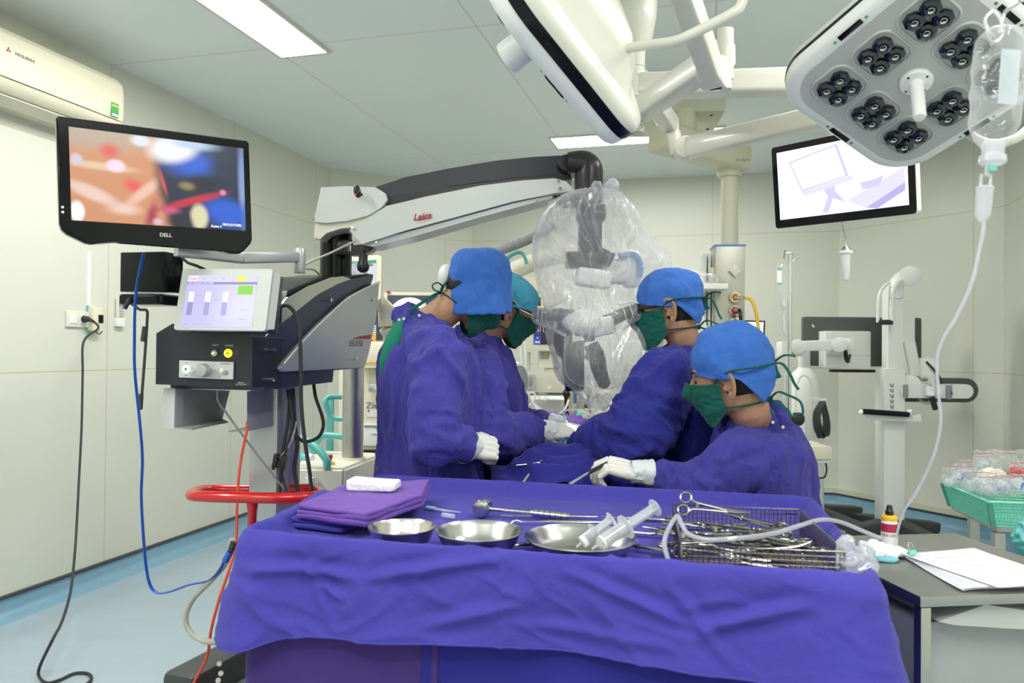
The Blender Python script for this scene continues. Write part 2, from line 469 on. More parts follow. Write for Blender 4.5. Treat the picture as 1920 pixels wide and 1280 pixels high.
def wall(name, a, b, m):
    a3, b3 = W(*a, 0), W(*b, 0)
    d = (b3 - a3).normalized(); n = Vector((-d.y, d.x, 0))
    mb = MB(); mb.prism([a3 - d * .0, b3 + d * .0, b3 + d * .0 + Z * H, a3 + Z * H], n * 0.1)
    o = mb.build(name, m, smooth=False); struct(o); return d
def seams(a, b, name):
    d = (W(*b, 0) - W(*a, 0)).normalized()
    return panel_mat(name, WALLC, SEAMC, tuple(d), W(*a, 0).dot(d), 1.17, (0, 0, 1), 1.22, 1.225)
mL = seams((UL, -0.93 - .12), pA, 'wall_panels_left')
wall('wall_left', (UL, VF), pA, mL)
wall('wall_left_corner', pA, pB, seams(pA, pB, 'wall_panels_corner'))
wall('wall_back', pB, pC, seams((-2.37 , VB), pC, 'wall_panels_back'))
wall('wall_right_corner', pC, pD, seams(pC, pD, 'wall_panels_right_corner'))
wall('wall_right', pD, (UR, VF), seams(pD, (UR, VF), 'wall_panels_right'))
wall('wall_front', (UR, VF), (UL, VF), seams((UR, VF), (UL, VF), 'wall_panels_front'))
poly = [W(UL, VF, 0), W(*pA, 0), W(*pB, 0), W(*pC, 0), W(*pD, 0), W(UR, VF, 0)]
fm = mat('blue_vinyl_floor', srgb(166, 183, 193), 0.22, var=0.06, vscale=3.0, spec=0.5, stretch=(0.6, 4, 1))
struct(MB().prism(poly, (0, 0, -0.1)).build('floor', fm, smooth=False))
cm = panel_mat('ceiling_panels', srgb(230, 238, 238), srgb(190, 184, 152), tuple(U), -2.355, 1.175, tuple(V), 3.65, 2.4, w=0.005)
struct(MB().prism([p + Z * H for p in poly], (0, 0, 0.1)).build('ceiling', cm, smooth=False))
cove = mat('blue_vinyl_cove', srgb(128, 168, 190), 0.3, var=0.10, vscale=20, stretch=(1, 1, 0.1))
strip = mat('dark_cove_strip', (0.05, 0.055, 0.06, 1), 0.4)
profile = mat('pale_wall_profile', srgb(205, 203, 180), 0.4)
def base(name, a, b, pale):
    a3, b3 = W(*a, 0), W(*b, 0); d = (b3 - a3).normalized(); n = Vector((d.y, -d.x, 0))
    mb = MB()
    pr = [(0, 0.0), (0.075, 0.0), (0.072, 0.002), (0.035, 0.008), (0.014, 0.025), (0.006, 0.05), (0.005, 0.1), (0, 0.1)]
    mb.prism([a3 + n * w + Z * z for w, z in pr], b3 - a3)
    o = mb.build(name, cove); struct(o)
    s = MB(); s.prism([a3 + n * w + Z * z for w, z in [(0, .1), (.012, .1), (.012, .114), (0, .118)]], b3 - a3)
    s.build('dark_strip', strip, o)
    if pale:
        s = MB(); s.prism([a3 + n * w + Z * z for w, z in [(0, .118), (.018, .118), (.018, .160), (.0, .166)]], b3 - a3)
        s.build('pale_profile', profile, o)
base('baseboard_left', (UL, VF), pA, False)
base('baseboard_left_corner', pA, pB, True)
base('baseboard_back', pB, pC, True)
base('baseboard_right_corner', pC, pD, True)
base('baseboard_right', pD, (UR, VF), True)

# ---------------------------------------------------------------- recessed ceiling lights
diff = glow('light_diffuser', (1.0, 0.985, 0.94, 1), LAMP_POWER)
def ceiling_light(u0, u1, v0, v1, label):
    c = W((u0 + u1) / 2, (v0 + v1) / 2, H)
    t = thing('ceiling_light', label, 'light', c - Z * 0.03, 'recessed ceiling lights')
    mb = MB(TR(c, ROOM)); w, l = (u1 - u0) / 2, (v1 - v0) / 2; f = 0.02
    for sx, sy, ax, ay in ((0, -l - f / 2, w + f, f / 2), (0, l + f / 2, w + f, f / 2), (-w - f / 2, 0, f / 2, l), (w + f / 2, 0, f / 2, l)):
        mb.box((sx, sy, -0.006), (2 * ax, 2 * ay, 0.014), bev=0.002)
    mb.build('frame', 'enamel', t)
    MB(TR(c, ROOM)).box((0, 0, -0.003), (2 * w, 2 * l, 0.006)).build('diffuser', diff, t, smooth=False)
ceiling_light(-2.36, -2.08, 2.45, 3.75, 'long bright ceiling light at the top left, above the air conditioner side')
ceiling_light(-1.23, 0.05, 5.70, 5.98, 'bright ceiling light far back, above the black microscope elbow')
ceiling_light(0.75, 1.03, 2.10, 3.40, 'recessed ceiling light right of the ceiling lamp column, towards the right wall')
ceiling_light(-2.36, -2.08, -0.2, 1.1, 'recessed ceiling light left of the camera beside the air conditioner')
ceiling_light(0.75, 1.03, -0.2, 1.1, 'recessed ceiling light above the near right wall')
ceiling_light(-1.23, 0.05, -0.95, -0.67, 'recessed ceiling light set crosswise behind the camera')

# boxed-in plate on the ceiling that carries the supply pendant
t = thing('ceiling_mount_box', 'boxed pale steel mounting plate on the ceiling behind the lamp arms', 'ceiling mount', (.98, 4.88, 2.82))
bc = Vector((.98, 4.88, 0)); 
mb = MB(TR((bc.x, bc.y, 2.91), RZ(-6))); mb.box((0, 0, 0), (.66, .55, .18), bev=.006); mb.build('housing', mat('mount_plate_paint', srgb(196, 196, 172), .4), t)
mb = MB(TR((bc.x, bc.y, 2.82), RZ(-6)))
for x, y in ((.05, -.05), (.26, -.19), (.28, .1), (-.2, .1), (-.2, -.19)): mb.cyl((x, y, -.006), (x, y, .002), .009, seg=10)
mb.build('bolts', 'black', t)

# ---------------------------------------------------------------- air conditioner on the left wall
ac = thing('air_conditioner', 'cream split air conditioner high on the left wall above the large monitor', 'air conditioner', W(UL + .1, 2.9, 2.5))
def acp(w, v, z): return W(UL + w, v, z)
pr = [(0.0, 2.84), (.15, 2.842), (.195, 2.83), (.222, 2.80), (.232, 2.74), (.232, 2.66), (.225, 2.60), (.0, 2.60)]
mb = MB()
v0, v1 = 2.30, 3.49
K = [(v0, 1), (v1 - .05, 1), (v1 - .02, .99), (v1 - .005, .965), (v1, .93)]
cz = 2.71
mb.rings([[acp(w * (s if w else 1), v, cz + (z - cz) * s) for w, z in pr] for v, s in K]); mb.build('casing', 'cream', ac, angle=25)
mb = MB(); pr2 = [(0.0, 2.597), (.216, 2.597), (.210, 2.575), (.18, 2.548), (.15, 2.535), (.0, 2.51)]
mb.rings([[acp(w, v, z) for w, z in pr2] for v in (v0, v1 - .012)]); lower = mb.build('lower_casing', 'cream', ac)
mb = MB(); mb.prism([acp(w, v0, z) for w, z in [(.148, 2.534), (.06, 2.515), (.06, 2.53), (.146, 2.545)]], V * (v1 - v0 - .12)); mb.build('air_outlet', 'black', ac)
mb = MB(); mb.prism([acp(w, v0, z) for w, z in [(.168, 2.530), (.10, 2.500), (.098, 2.505), (.166, 2.536)]], V * (v1 - v0 - .12)); mb.build('louvre', 'cream', ac)
mb = MB()
for i in range(7): mb.box(acp(.11, 2.45 + i * .14, 2.522), (.05, .004, .02), ROOM)
mb.build('vanes', 'cream', ac)
lm = basis(V, Z, U)
mb = MB(TR(acp(.2335, 3.41, 2.645), lm)); mb.box((0, 0, 0), (.052, .075, .002)); lb = mb.build('energy_label', mat('green_label', srgb(70, 170, 80), .5), ac)
mb = MB(TR(acp(.235, 3.41, 2.667), lm)); mb.box((0, 0, 0), (.044, .012, .001)); mb.build('label_band', mat('label_orange', srgb(225, 190, 120), .5), lb)
mb = MB(TR(acp(.235, 3.41, 2.616), lm)); mb.box((0, 0, 0), (.044, .012, .001)); mb.build('label_band', 'white', lb)
text('MITSUBISHI', .021, TR(acp(.2335, 2.80, 2.72), lm), 'greyprint', ac, 'lettering', align='LEFT')
mb = MB(TR(acp(.2335, 2.765, 2.724), lm))
for a in (90, 210, 330):
    c_ = Vector((cos(radians(a)), sin(radians(a)), 0)) * .0075; s_ = Vector((-c_.y, c_.x, 0)) * .58
    mb.prism([Vector((0, 0, 0)), c_ + s_, c_ * 2, c_ - s_], (0, 0, .001))
mb.build('emblem', 'redprint', ac)

# ---------------------------------------------------------------- small things on the left wall
nL = U
def wl(px, py): return hit(px, py, W(UL, 0, 0), nL)
s = wl(143, 598)
t = thing('wall_socket', 'white twin socket plate on the left wall holding a black plug', 'wall socket', s)
MB(TR(s, lm)).box((0, 0, .006), (.15, .088, .012), bev=.004).build('plate', 'offwhite', t)
for dx in (-.035, .035):
    mb = MB(TR(s, lm)); mb.box((dx, 0, .0135), (.048, .052, .004), bev=.001); mb.build('socket_insert', 'white', t)
pl = wl(150, 598)
mb = MB(TR(pl, lm)); mb.cyl((0.01, 0, .014), (0.01, 0, .05), .021, .015, 14, bev=.003); mb.cyl((.01, 0, .05), (.016, -.012, .075), .010, .008, 10)
cordpts = [pl + U * .075 + V * .016 - Z * .012, pl + U * .09 + V * .035 - Z * .05, P(157, 640, 4.05), P(155, 700, 4.03), P(153, 800, 3.98), P(148, 900, 3.88), P(144, 980, 3.75), P(140, 1040, 3.62), P(132, 1110, 3.45),
           P(116, 1165, 3.3), P(98, 1200, 3.1), P(76, 1240, 3.0)]
cordpts = [Vector((p.x, p.y, max(p.z, .008))) for p in cordpts]
last = hit(72, 1262, (0, 0, .008), (0, 0, 1))
ring = [hit(x, y, (0, 0, .008), (0, 0, 1)) for x, y in ((72, 1258), (85, 1279), (110, 1275), (140, 1262), (166, 1263), (170, 1275), (150, 1288), (125, 1292), (85, 1296), (40, 1330))]
mq = MB(); mq.tube(cordpts[:-1] + ring, .0062, 8, smooth=6); pc_ = mq.build('power_cord', 'rubber')
tag(pc_, 'black power cord hanging from the wall socket and coiling on the floor', 'cord'); mb.build('plug', 'rubber', pc_)
b = wl(172, 598)
t = thing('wall_controller', 'small cream controller box beside the wall socket', 'controller', b)
MB(TR(b, lm)).box((0, 0, .022), (.075, .135, .044), bev=.012).build('casing', 'cream', t)
MB(TR(b, lm)).box((.018, .002, .046), (.032, .045, .006), bev=.002).build('display', 'gloss', t)
MB(TR(b, lm)).box((-.036, 0, .006), (.014, .15, .010), bev=.003).build('teal_gasket', 'teal', t)
MB().tube([b - Z * .062 + U * .02, b - Z * .085 + U * .03 + V * .02, b - Z * .07 + U * .03 + V * .045], .003, 6, smooth=5).build('lead', 'black', t)
cb0, cb1 = wl(166, 470), wl(166, 578)
c_ = MB(); c_.prism([cb0 + V * .012, cb0 - V * .012, Vector((cb0.x, cb0.y, cb1.z)) - V * .012, Vector((cb0.x, cb0.y, cb1.z)) + V * .012], U * .008)
tag(c_.build('cable_trunking', 'white'), 'thin white cable cover running up the left wall behind the monitor', 'trunking')
rc = wl(221, 588)
t = thing('remote_control', 'small white remote control with grey keys in its wall holder', 'remote control', rc - Z * .02)
MB(TR(rc, lm)).box((0, .012, .014), (.052, .155, .018), bev=.006).build('handset', 'offwhite', t)
MB(TR(rc, lm)).box((0, .058, .0245), (.038, .032, .003), bev=.001).build('display', 'grey', t)
mb = MB(TR(rc, lm))
for i in range(4):
    for j in range(3): mb.box((-.012 + j * .012, .03 - i * .015, .0245), (.008, .008, .003), bev=.001)
mb.build('keypad', 'midgrey', t)
MB(TR(rc, lm)).box((0, -.05, .012), (.064, .05, .024), bev=.004).build('holder', 'white', t)
# ---------------------------------------------------------------- people
def limb(mb, pts, rad, seg=18, sm=5):
    mb.tube(pts, rad, seg, smooth=sm)
    mb.sphere(pts[0], rad[0] * .98, seg=16, rings=10); mb.sphere(pts[-1], rad[-1] * .98, seg=16, rings=10)

def fold_fn(bones, seed=0.0):
    """creases that run along each limb or across its bend; bones: (a, b, r, f_along, f_around, amp)"""
    bb = [(Vector(a), Vector(b), r, fa, fr, am) for a, b, r, fa, fr, am in bones]
    def fn(co, n):
        ws, ds = 0.0, 0.0
        for k, (a, b, r, fa, fr, am) in enumerate(bb):
            ab = b - a; L = ab.length; d = ab / L
            s = (co - a).dot(d); sc = max(0, min(L, s))
            dist = (co - a - d * sc).length / r
            w = 1.0 / (0.02 + max(0, dist - .6)) ** 3
            q = (co - a) - d * s
            v = q * fr + d * (s * fa)
            v = v + Vector((noise.noise(co * 5.1), noise.noise(co * 4.3 + Vector((7, 1, 2))), noise.noise(co * 3.7))) * .7
            h = ridge(v, seed + k * 3.1) * .85 + .5 * noise.noise(v * .6 + Vector((seed, 0, 0))) + .3 * ridge(v * 2.1, seed + 9)
            ws += w; ds += w * h * am
        return co + n * (ds / ws - 0.002)
    return fn

def head_matrix(c, yaw, pitch, roll=0, s=1.0):
    return Matrix.Translation(c) @ (RZ(yaw) @ RY(pitch) @ RX(roll)).to_4x4() @ Matrix.Scale(s, 4)

def add_head(mb, Hm):
    keep = mb.M; mb.M = Hm
    mb.sphere((-.012, 0, .045), (.096, .077, .088), seg=32, rings=20)
    mb.sphere((.03, 0, .01), (.066, .066, .085), seg=28, rings=18)
    mb.sphere((.022, 0, -.045), (.064, .058, .052))
    mb.sphere((.062, 0, -.082), (.026, .032, .024))
    mb.sphere((.075, 0, .035), (.022, .055, .014))                    # brow
    mb.tube([(.088, 0, .025), (.104, 0, -.002), (.113, 0, -.018), (.098, 0, -.026)], [.008, .010, .0135, .010], 12, smooth=3)
    mb.sphere((.102, .012, -.020), .009); mb.sphere((.102, -.012, -.020), .009)
    mb.sphere((.088, 0, -.046), (.014, .024, .007)); mb.sphere((.086, 0, -.057), (.013, .021, .007))
    for s_ in (1, -1): mb.sphere((.066, s_ * .036, -.012), (.026, .018, .022))
    mb.M = keep

def ear_mesh(mb, Hm, s_):
    """helix, antihelix, tragus and lobe"""
    A = Hm @ TR((-.001, s_ * .079, -.006), RZ(s_ * -24) @ RY(8), 1.18)
    e = MB(A)
    hel = [(.010, -.002, .004), (.014, .003, .017), (.008, .008, .029), (-.006, .010, .032), (-.017, .010, .022), (-.019, .008, .004), (-.014, .006, -.014), (-.005, .004, -.026)]
    e.tube([(x, s_ * y, z) for x, y, z in hel], [.0035, .0042, .0045, .0045, .0045, .0042, .0042, .0055], 10, smooth=4)
    e.tube([(x, s_ * y, z) for x, y, z in [(.0, .004, .022), (-.010, .006, .014), (-.011, .005, -.003), (-.002, .005, -.014)]], [.003, .0038, .0038, .003], 8, smooth=4)
    e.sphere((.0, s_ * .004, -.027), (.0085, .0045, .009))
    e.sphere((.010, s_ * .002, -.008), (.005, .0035, .007))
    e.sphere((-.004, s_ * .0015, .002), (.015, .0035, .027))
    o = blob(e, voxel=.0016, smooth=3)
    me = bpy.data.meshes.new('t'); o.bm.to_mesh(me); o.bm.free(); mb.bm.from_mesh(me); bpy.data.meshes.remove(me)

def ell(theta, phi, rx, ry, rz, c=(-.012, 0, .045)):
    return Vector((c[0] + rx * cos(phi) * cos(theta), c[1] + ry * cos(phi) * sin(theta), c[2] + rz * sin(phi)))

def cap_mesh(Hm, rim, rx=.110, ry=.090, rz=.105, seed=1.0, flare=0.0, box=0.0, c=(-.012, 0, .045), amp=.004, nu=96, nv=34, back=0.0):
    """rim(theta) gives the height of the lower edge; theta 0 is the forehead"""
    mb = MB(Hm)
    def fn(u, v):
        th = 2 * pi * u; r = rim(th)
        ph = pi / 2 * (1 - min(1, v / .6))
        if v <= .6:
            if box:
                k = 1 - box
                cp = abs(cos(ph)) ** k; sp = sin(ph) ** (1 - box * .35)
                p = Vector((c[0] + rx * cp * cos(th), c[1] + ry * cp * sin(th), c[2] + rz * sp))
            else: p = ell(th, ph, rx, ry, rz, c)
            zmin = c[2]
        else:
            t = (v - .6) / .4
            z = c[2] + (r - c[2]) * t
            k = 1 + flare * t - (0 if flare else .10 * max(0, (c[2] - z)) / .1)
            p = Vector((c[0] + rx * k * cos(th), c[1] + ry * k * sin(th), z))
        if v <= .6 and r > c[2]:
            p.z = max(p.z, r)
        if back: p.x -= back * max(0, -cos(th)) ** 2 * max(0, sin(min(1, v / .7) * pi))
        n = Vector((p.x - c[0], p.y - c[1], (p.z - c[2]) * .6)).normalized()
        q = Vector((p.x * 26, p.y * 26, p.z * 13))
        q += Vector((noise.noise(p * 14 + Vector((seed, 0, 0))), noise.noise(p * 12), noise.noise(p * 13 + Vector((0, seed, 0))))) * .8
        h = ridge(q, seed) * amp * (.35 + v) + noise.noise(p * 16 + Vector((seed, 2, 3))) * amp * 1.2
        h += ridge(Vector((th * 3.2, p.z * 9, seed)), 2) * amp * .6 * max(0, v - .25)
        return p + n * h
    mb.grid(fn, nu, nv, thick=-0.0022, closed_u=True)
    return mb

def mask_mesh(Hm, drop=-.118, beak=0.0, seed=2.0):
    mb = MB(Hm)
    def fn(u, v):
        psi = radians(-84 + 168 * u); k = cos(psi)
        zt = .004 + .010 * k ** 3 - .004 * (1 - k); zb = drop * (.50 + .50 * min(1, max(0, k) * 1.5) ** .7)
        z = zt + (zb - zt) * v
        rx = .098 + .030 * math.exp(-((z + .020) / .030) ** 2) * k ** 6 - .018 * max(0, (v - .55) / .45) ** 1.5 + beak * v * k
        ry = .077 - .010 * v
        p = Vector((.008 + rx * k ** .85, ry * sin(psi), z))
        fold = ridge(Vector((psi * 1.5, z * 60 + .5 * noise.noise(p * 20), seed))) * .0030 + noise.noise(p * 40 + Vector((seed, 0, 0))) * .003
        return p + Vector((k, sin(psi), 0)) * fold
    mb.grid(fn, 56, 30, thick=-.0022)
    return mb

def ribbon(mb, pts, w=.0045, sm=6): mb.tube(pts, w * 1.35, 8, smooth=sm, flat=.45); return mb

def straps(Hm, side, seed=0, bow=True, back=.135, low=True, ends=((.0, .02), (.02, .05))):
    s_ = side
    mb = MB(Hm)
    for q in (1, -1):
        ribbon(mb, [(.040, q * .071, -.004), (.012, q * .085, .018), (-.02, q * .103, .028), (-.075, q * .092, .024), (-.118, q * .042, .021), (-back + .010, 0, .020)])
    mb.sphere((-back + .008, 0, .020), (.008, .012, .009))
    if bow:
        ribbon(mb, [(-back + .006, 0, .020), (-back - .022, s_ * .02, .034), (-back - .045, s_ * .03, .030), (-back - .050, s_ * .03, .026)], .0045)
        ribbon(mb, [(-back + .006, 0, .018), (-back - .016, s_ * .018, .012), (-back - .028, s_ * .022, -.018), (-back - .033, s_ * .02, -.045), (-back - .040, s_ * .02, -.062)], .004)
        ribbon(mb, [(-back + .006, 0, .018), (-back + .004, s_ * .02, -.004), (-back - .001, s_ * .03, -.020)], .0045)
    m2 = MB(Hm)
    for q in (1, -1):
        ribbon(m2, [(.030, q * .062, -.068), (.0, q * .066, -.070), (-.035, q * .064, -.072), (-.072, q * .040, -.074), (-.088, 0, -.075)])
    if low:
        m2.sphere((-.09, 0, -.075), (.008, .011, .009))
        ribbon(m2, [(-.09, 0, -.075), (-.115, s_ * .02, -.058), (-.14, s_ * .035, -.070), (-.165, s_ * .04, -.092), (-.163, s_ * .04, -.125), (-.140, s_ * .04, -.118)], .0042)
        ribbon(m2, [(-.09, 0, -.075), (-.110, s_ * .03, -.088), (-.128, s_ * .04, -.105), (-.135, s_ * .05, -.125)], .004)
    return mb, m2

def hand(Hm, curls, thumb, side=1, spread=3.0, wrist_r=.030):
    """wrist at the origin, fingers along +x, back of the hand +z, thumb on the +y side (side=1)"""
    mb = MB(Hm)
    s_ = side
    mb.tube([(-.05, 0, 0), (-.01, 0, 0), (.012, 0, 0)], [wrist_r, wrist_r * .95, wrist_r], 16, smooth=3, flat=.78)
    for k in range(4):
        y = s_ * (.030 - k * .0195); x1 = .088 - abs(k - 1.2) * .004
        mb.tube([(.0, y * .75, -.001), (.04, y, .001), (x1, y, .002)], [.017, .0155, .0125], 12, smooth=3)
    mb.sphere((.022, s_ * .022, -.012), (.028, .018, .016))
    L = ((.044, .026, .022), (.049, .030, .023), (.045, .028, .023), (.036, .021, .020))
    for k in range(4):
        y = s_ * (.030 - k * .0195); p = Vector((.088 - abs(k - 1.2) * .004, y, .002)); a = 0.0
        sp = radians((1.5 - k) * spread) * s_
        pts = [p.copy()]; c = curls[k]
        for j in range(3):
            a += radians(c[j])
            d = Vector((cos(a) * cos(sp), sin(sp) * cos(a), -sin(a)))
            p = p + d * L[k][j]; pts.append(p.copy())
        pts2 = [pts[0]]
        for i in range(3): pts2 += [pts[i] + (pts[i + 1] - pts[i]) * .5, pts[i + 1]]
        mb.tube(pts2, [.0112, .0100, .0102, .0092, .0092, .0082, .0068], 12)
        mb.sphere(pts2[-1], .0070, seg=10, rings=8)
    t0 = Vector((.018, s_ * .026, -.010)); t1, t2, t3 = [Vector((x, s_ * y, z)) for x, y, z in thumb]
    mb.tube([t0, t1, (t1 + t2) / 2, t2, t3], [.0165, .0130, .0112, .0112, .0085], 12)
    mb.sphere(t3, .0088, seg=10, rings=8)
    return blob(mb, voxel=.0024, smooth=3, fn=lambda co, n: co + n * (ridge(co * 70, 3) * .0007))

def cuff(a, b, r0, r1, parent, roll=True):
    """glove cuff drawn over the sleeve end, from the hand at a to the sleeve at b"""
    a, b = Vector(a), Vector(b); Fm = frame(b - a); L = (b - a).length; mb = MB()
    def fn(u, v):
        th = 2 * pi * u; r = r0 + (r1 - r0) * v
        p = a + Fm @ Vector((r * cos(th), r * sin(th), L * v))
        return p + (Fm @ Vector((cos(th), sin(th), 0))) * (ridge(Vector((th * 2.5, v * 2, 1.0))) * .003 + noise.noise(Vector((cos(th) * 2, sin(th) * 2, v * 3))) * .004)
    mb.grid(fn, 36, 14, closed_u=True, thick=-.0015)
    c = mb.build('cuff', 'cuff', parent)
    if roll: MB().torus(b, r1 + .001, .0022, axis=b - a).build('rolled_edge', 'cuffroll', c)
    return c

def person(label, head, yaw, pitch, roll, hs, neck, spine, fdir, arms, gownmat, seed, feet=True, collar_r=.085, ears=True):
    """spine: (point, half depth, half width) from neck to hem; fdir: where the chest faces"""
    f = Vector(fdir).normalized(); lat = Vector((-f.y, f.x, 0))
    t = thing('person', label, 'person', (spine[-1][0].x, spine[-1][0].y, 0))
    Hm = head_matrix(head, yaw, pitch, roll, hs)
    # body
    mb = MB(); add_head(mb, Hm)
    hn = Hm @ Vector((-.028, 0, -.03)); hn2 = Hm @ Vector((-.03, 0, -.09))
    limb(mb, [hn, hn2, (hn2 + neck) / 2, neck], [.056 * hs, .056 * hs, .058, .066])
    sp = [neck] + [q[0] for q in spine]
    mb.tube([q[0] for q in spine], [min(q[1], q[2]) * .72 for q in spine], 20, smooth=4)
    for a in arms:
        limb(mb, [a['s'], (a['s'] + a['e']) / 2, a['e']], [.050, .046, .040])
        limb(mb, [a['e'], (a['e'] + a['w']) / 2, a['w']], [.040, .036, .027])
    hip = spine[-2][0] if len(spine) > 2 else spine[-1][0]
    if feet:
        for q in (1, -1):
            h0 = Vector((hip.x, hip.y, .85)) + lat * q * .09; a0 = Vector((hip.x, hip.y, .10)) + lat * q * .11
            limb(mb, [h0, Vector((h0.x, h0.y, .5)), a0], [.085, .058, .042])
            mb.sphere(a0 + f * .06 - Z * .055, (.13, .05, .045), frame(Z, f) if False else RZ(math.degrees(math.atan2(f.y, f.x))))
    body = blob(mb, voxel=.0048, smooth=4)
    for q in ((1, -1) if ears else ()): ear_mesh(body, Hm, q)
    body.build('body', 'skin', t, angle=180)
    # hair, below and around the cap
    h = MB(Hm); h.sphere((-.030, 0, .010), (.083, .0765, .082), seg=28, rings=18); h.sphere((.015, 0, .05), (.072, .0735, .055)); 
    blob(h, voxel=.004, smooth=2, fn=lambda co, n: co + n * (noise.noise(co * 160) * .0012)).build('hair', 'hair', t, angle=180)
    for q in (1, -1):
        e = MB(Hm); e.sphere((.080, q * .029, .011), .0095); eye = e.build('eye', M['eyewhite'], t)
        e = MB(Hm); e.sphere((.0875, q * .029, .011), (.0030, .0050, .0050)); e.build('iris', 'black', eye)
        e = MB(Hm); e.tube([(.094, q * .012, .034), (.092, q * .032, .040), (.078, q * .052, .036)], [.003, .0042, .002], 8, smooth=4); e.build('eyebrow', 'hair', t)
    # green scrub collar under the gown
    g = MB(); nd = (hn2 - neck).normalized()
    g.tube([neck - nd * .07, neck - nd * .02, neck + nd * .020], [.100, .080, .069], 28)
    blob(g, voxel=.006, smooth=5, fn=fold_fn([(neck - nd * .1, neck + nd * .05, .1, 3, 14, .006)], seed)).build('scrub_top', 'green', t, angle=180)
    # gown
    g = MB(); rr = []; K = spine
    P3 = catmull([k[0] for k in K], 5); D3 = catmull([Vector((k[1], k[2], 0)) for k in K], 5)
    for c, d in zip(P3, D3):
        rr.append([c + f * (d.x * cos(a)) + lat * (d.y * sin(a)) for a in [2 * pi * i / 40 for i in range(40)]])
    g.rings(rr)
    bones = []
    for a, b in zip(K[:-1], K[1:]): bones.append((a[0], b[0], max(b[1], .1), 1.8, 17, .034))
    for a in arms:
        r = a.get('r', (.078, .072, .066, .056))
        limb(g, [neck - nd * .035, (neck - nd * .05 + a['s']) / 2 + Z * .004, a['s']], [.072, .072, r[0] * .97])
        limb(g, [a['s'], (a['s'] + a['e']) / 2, a['e']], [r[0], (r[0] + r[1]) / 2, r[1]])
        we = a['w'] - (a['w'] - a['e']).normalized() * r[3] * .75
        limb(g, [a['e'], (a['e'] + we) / 2, we], [r[1], r[2], r[3]])
        am = a.get('amp', .016) * 1.45
        bones += [(a['s'], a['e'], r[0], 7, 11, am), (a['e'], a['w'], r[2], 16, 7, am * .9)]
        d = (a['e'] - a['s']).normalized()
        bones.append((a['e'] - d * .05, a['e'] + d * .05, r[1], 24, 6, am * 1.1))
    g.tube([neck - nd * .05, neck + nd * .0], [collar_r + .012, collar_r], 28)
    gown = blob(g, voxel=.0078, smooth=9, fn=fold_fn(bones, seed))
    bmesh.ops.smooth_vert(gown.bm, verts=gown.bm.verts, factor=.35, use_axis_x=True, use_axis_y=True, use_axis_z=True)
    go = gown.build('gown', gownmat, t, angle=180)
    return t, Hm, go

M['eyewhite'] = mat('dark_eye', (.05, .03, .02, 1), .2)

def grip_hand(t, wrist, xdir, zdir, curls, thumb, side, sleeve, r=(.034, .052), clen=.07, name='glove'):
    x = Vector(xdir).normalized(); z = (Vector(zdir) - x * Vector(zdir).dot(x)).normalized(); y = z.cross(x)
    Hm = TR(wrist, basis(x, y, z))
    o = hand(Hm, curls, thumb, side).build(name, 'glove', t, angle=180)
    d = (Vector(sleeve) - Vector(wrist)).normalized()
    cuff(Vector(wrist) - d * .012, Vector(wrist) + d * clen, r[0], r[1], o)
    return Hm

RELAX = [(28, 30, 18), (34, 36, 20), (40, 40, 22), (46, 42, 24)]
FIST = [(62, 80, 50), (66, 84, 50), (70, 86, 50), (72, 84, 50)]
REACH = [(20, 24, 14), (26, 28, 16), (34, 34, 18), (42, 38, 22)]
PEN = [(42, 48, 22), (46, 50, 26), (52, 54, 30), (56, 56, 30)]

# --- the standing assistant on the left (tall blue cap)
f1 = Vector((.90, .40, 0))
n1 = P(800, 612, 2.60)
w1 = P(880, 838, 2.37)
p1 = person('person standing leftmost, tall flapped blue cap, hands folded at the waist',
    P(889, 552, 2.60), math.degrees(math.atan2(.34, .94)), 42, 6, 1.0, n1,
    [(P(793, 640, 2.61), .095, .13), (P(797, 668, 2.61), .135, .21), (P(800, 740, 2.62), .150, .215), (P(800, 830, 2.64), .150, .205),
     (P(800, 930, 2.66), .172, .22), (Vector((-.29, 2.67, .35)), .20, .25)], f1,
    [dict(s=P(826, 664, 2.42), e=P(815, 822, 2.34), w=w1, r=(.084, .078, .076, .056)),
     dict(s=P(822, 662, 2.82), e=P(850, 815, 2.86), w=P(905, 838, 2.58), r=(.08, .074, .07, .054))],
    'gown1', 1.3, ears=False)
t1, H1, g1 = p1
grip_hand(t1, w1 + (P(885, 836, 2.42) - w1) * 1.0, (.84, .44, -.16), (.30, -.72, .50), FIST, ((.045, .050, -.012), (.070, .042, -.030), (.088, .022, -.040)), 1, w1 - Vector((.04, .01, 0)), clen=.045, r=(.034, .050))
grip_hand(t1, P(907, 826, 2.56), (-.35, -.80, .25), (.1, .3, .9), RELAX, ((.045, .050, -.012), (.075, .052, -.020), (.098, .040, -.024)), -1, P(920, 838, 2.66), clen=.05)

def rim1(th):
    c = cos(th); s = abs(sin(th))
    return -.028 - .012 * s + (.05 if c > .0 else 0) * c ** 2 * 1.1
cap = cap_mesh(H1 @ TR((.004, 0, .014), RY(-41)), lambda th: -.068 + .006 * cos(th), rx=.103, ry=.094, rz=.104, seed=4, flare=.07, box=.45, c=(.004, 0, .045), amp=.0055)
cap.build('cap', 'cap', t1, angle=180)
mask_mesh(H1, seed=3).build('mask', 'maskgreen', t1, angle=180)
a, b = straps(H1, -1, bow=False, back=.125, low=False)
mm = b
q = [Vector((-.088, 0, -.075)), Vector((-.115, -.025, -.060))]
ribbon(mm, [(-.090, -.005, -.075), (-.100, -.02, -.060), (-.122, -.03, -.062), (-.130, -.03, -.080), (-.115, -.03, -.088), (-.092, -.01, -.076)], .004)
ribbon(mm, [(-.090, -.005, -.078), (-.105, -.04, -.105), (-.118, -.055, -.15), (-.130, -.06, -.20)], .0045)
ribbon(mm, [(-.095, -.005, -.070), (-.10, -.01, -.02), (-.085, -.02, .018)], .007)
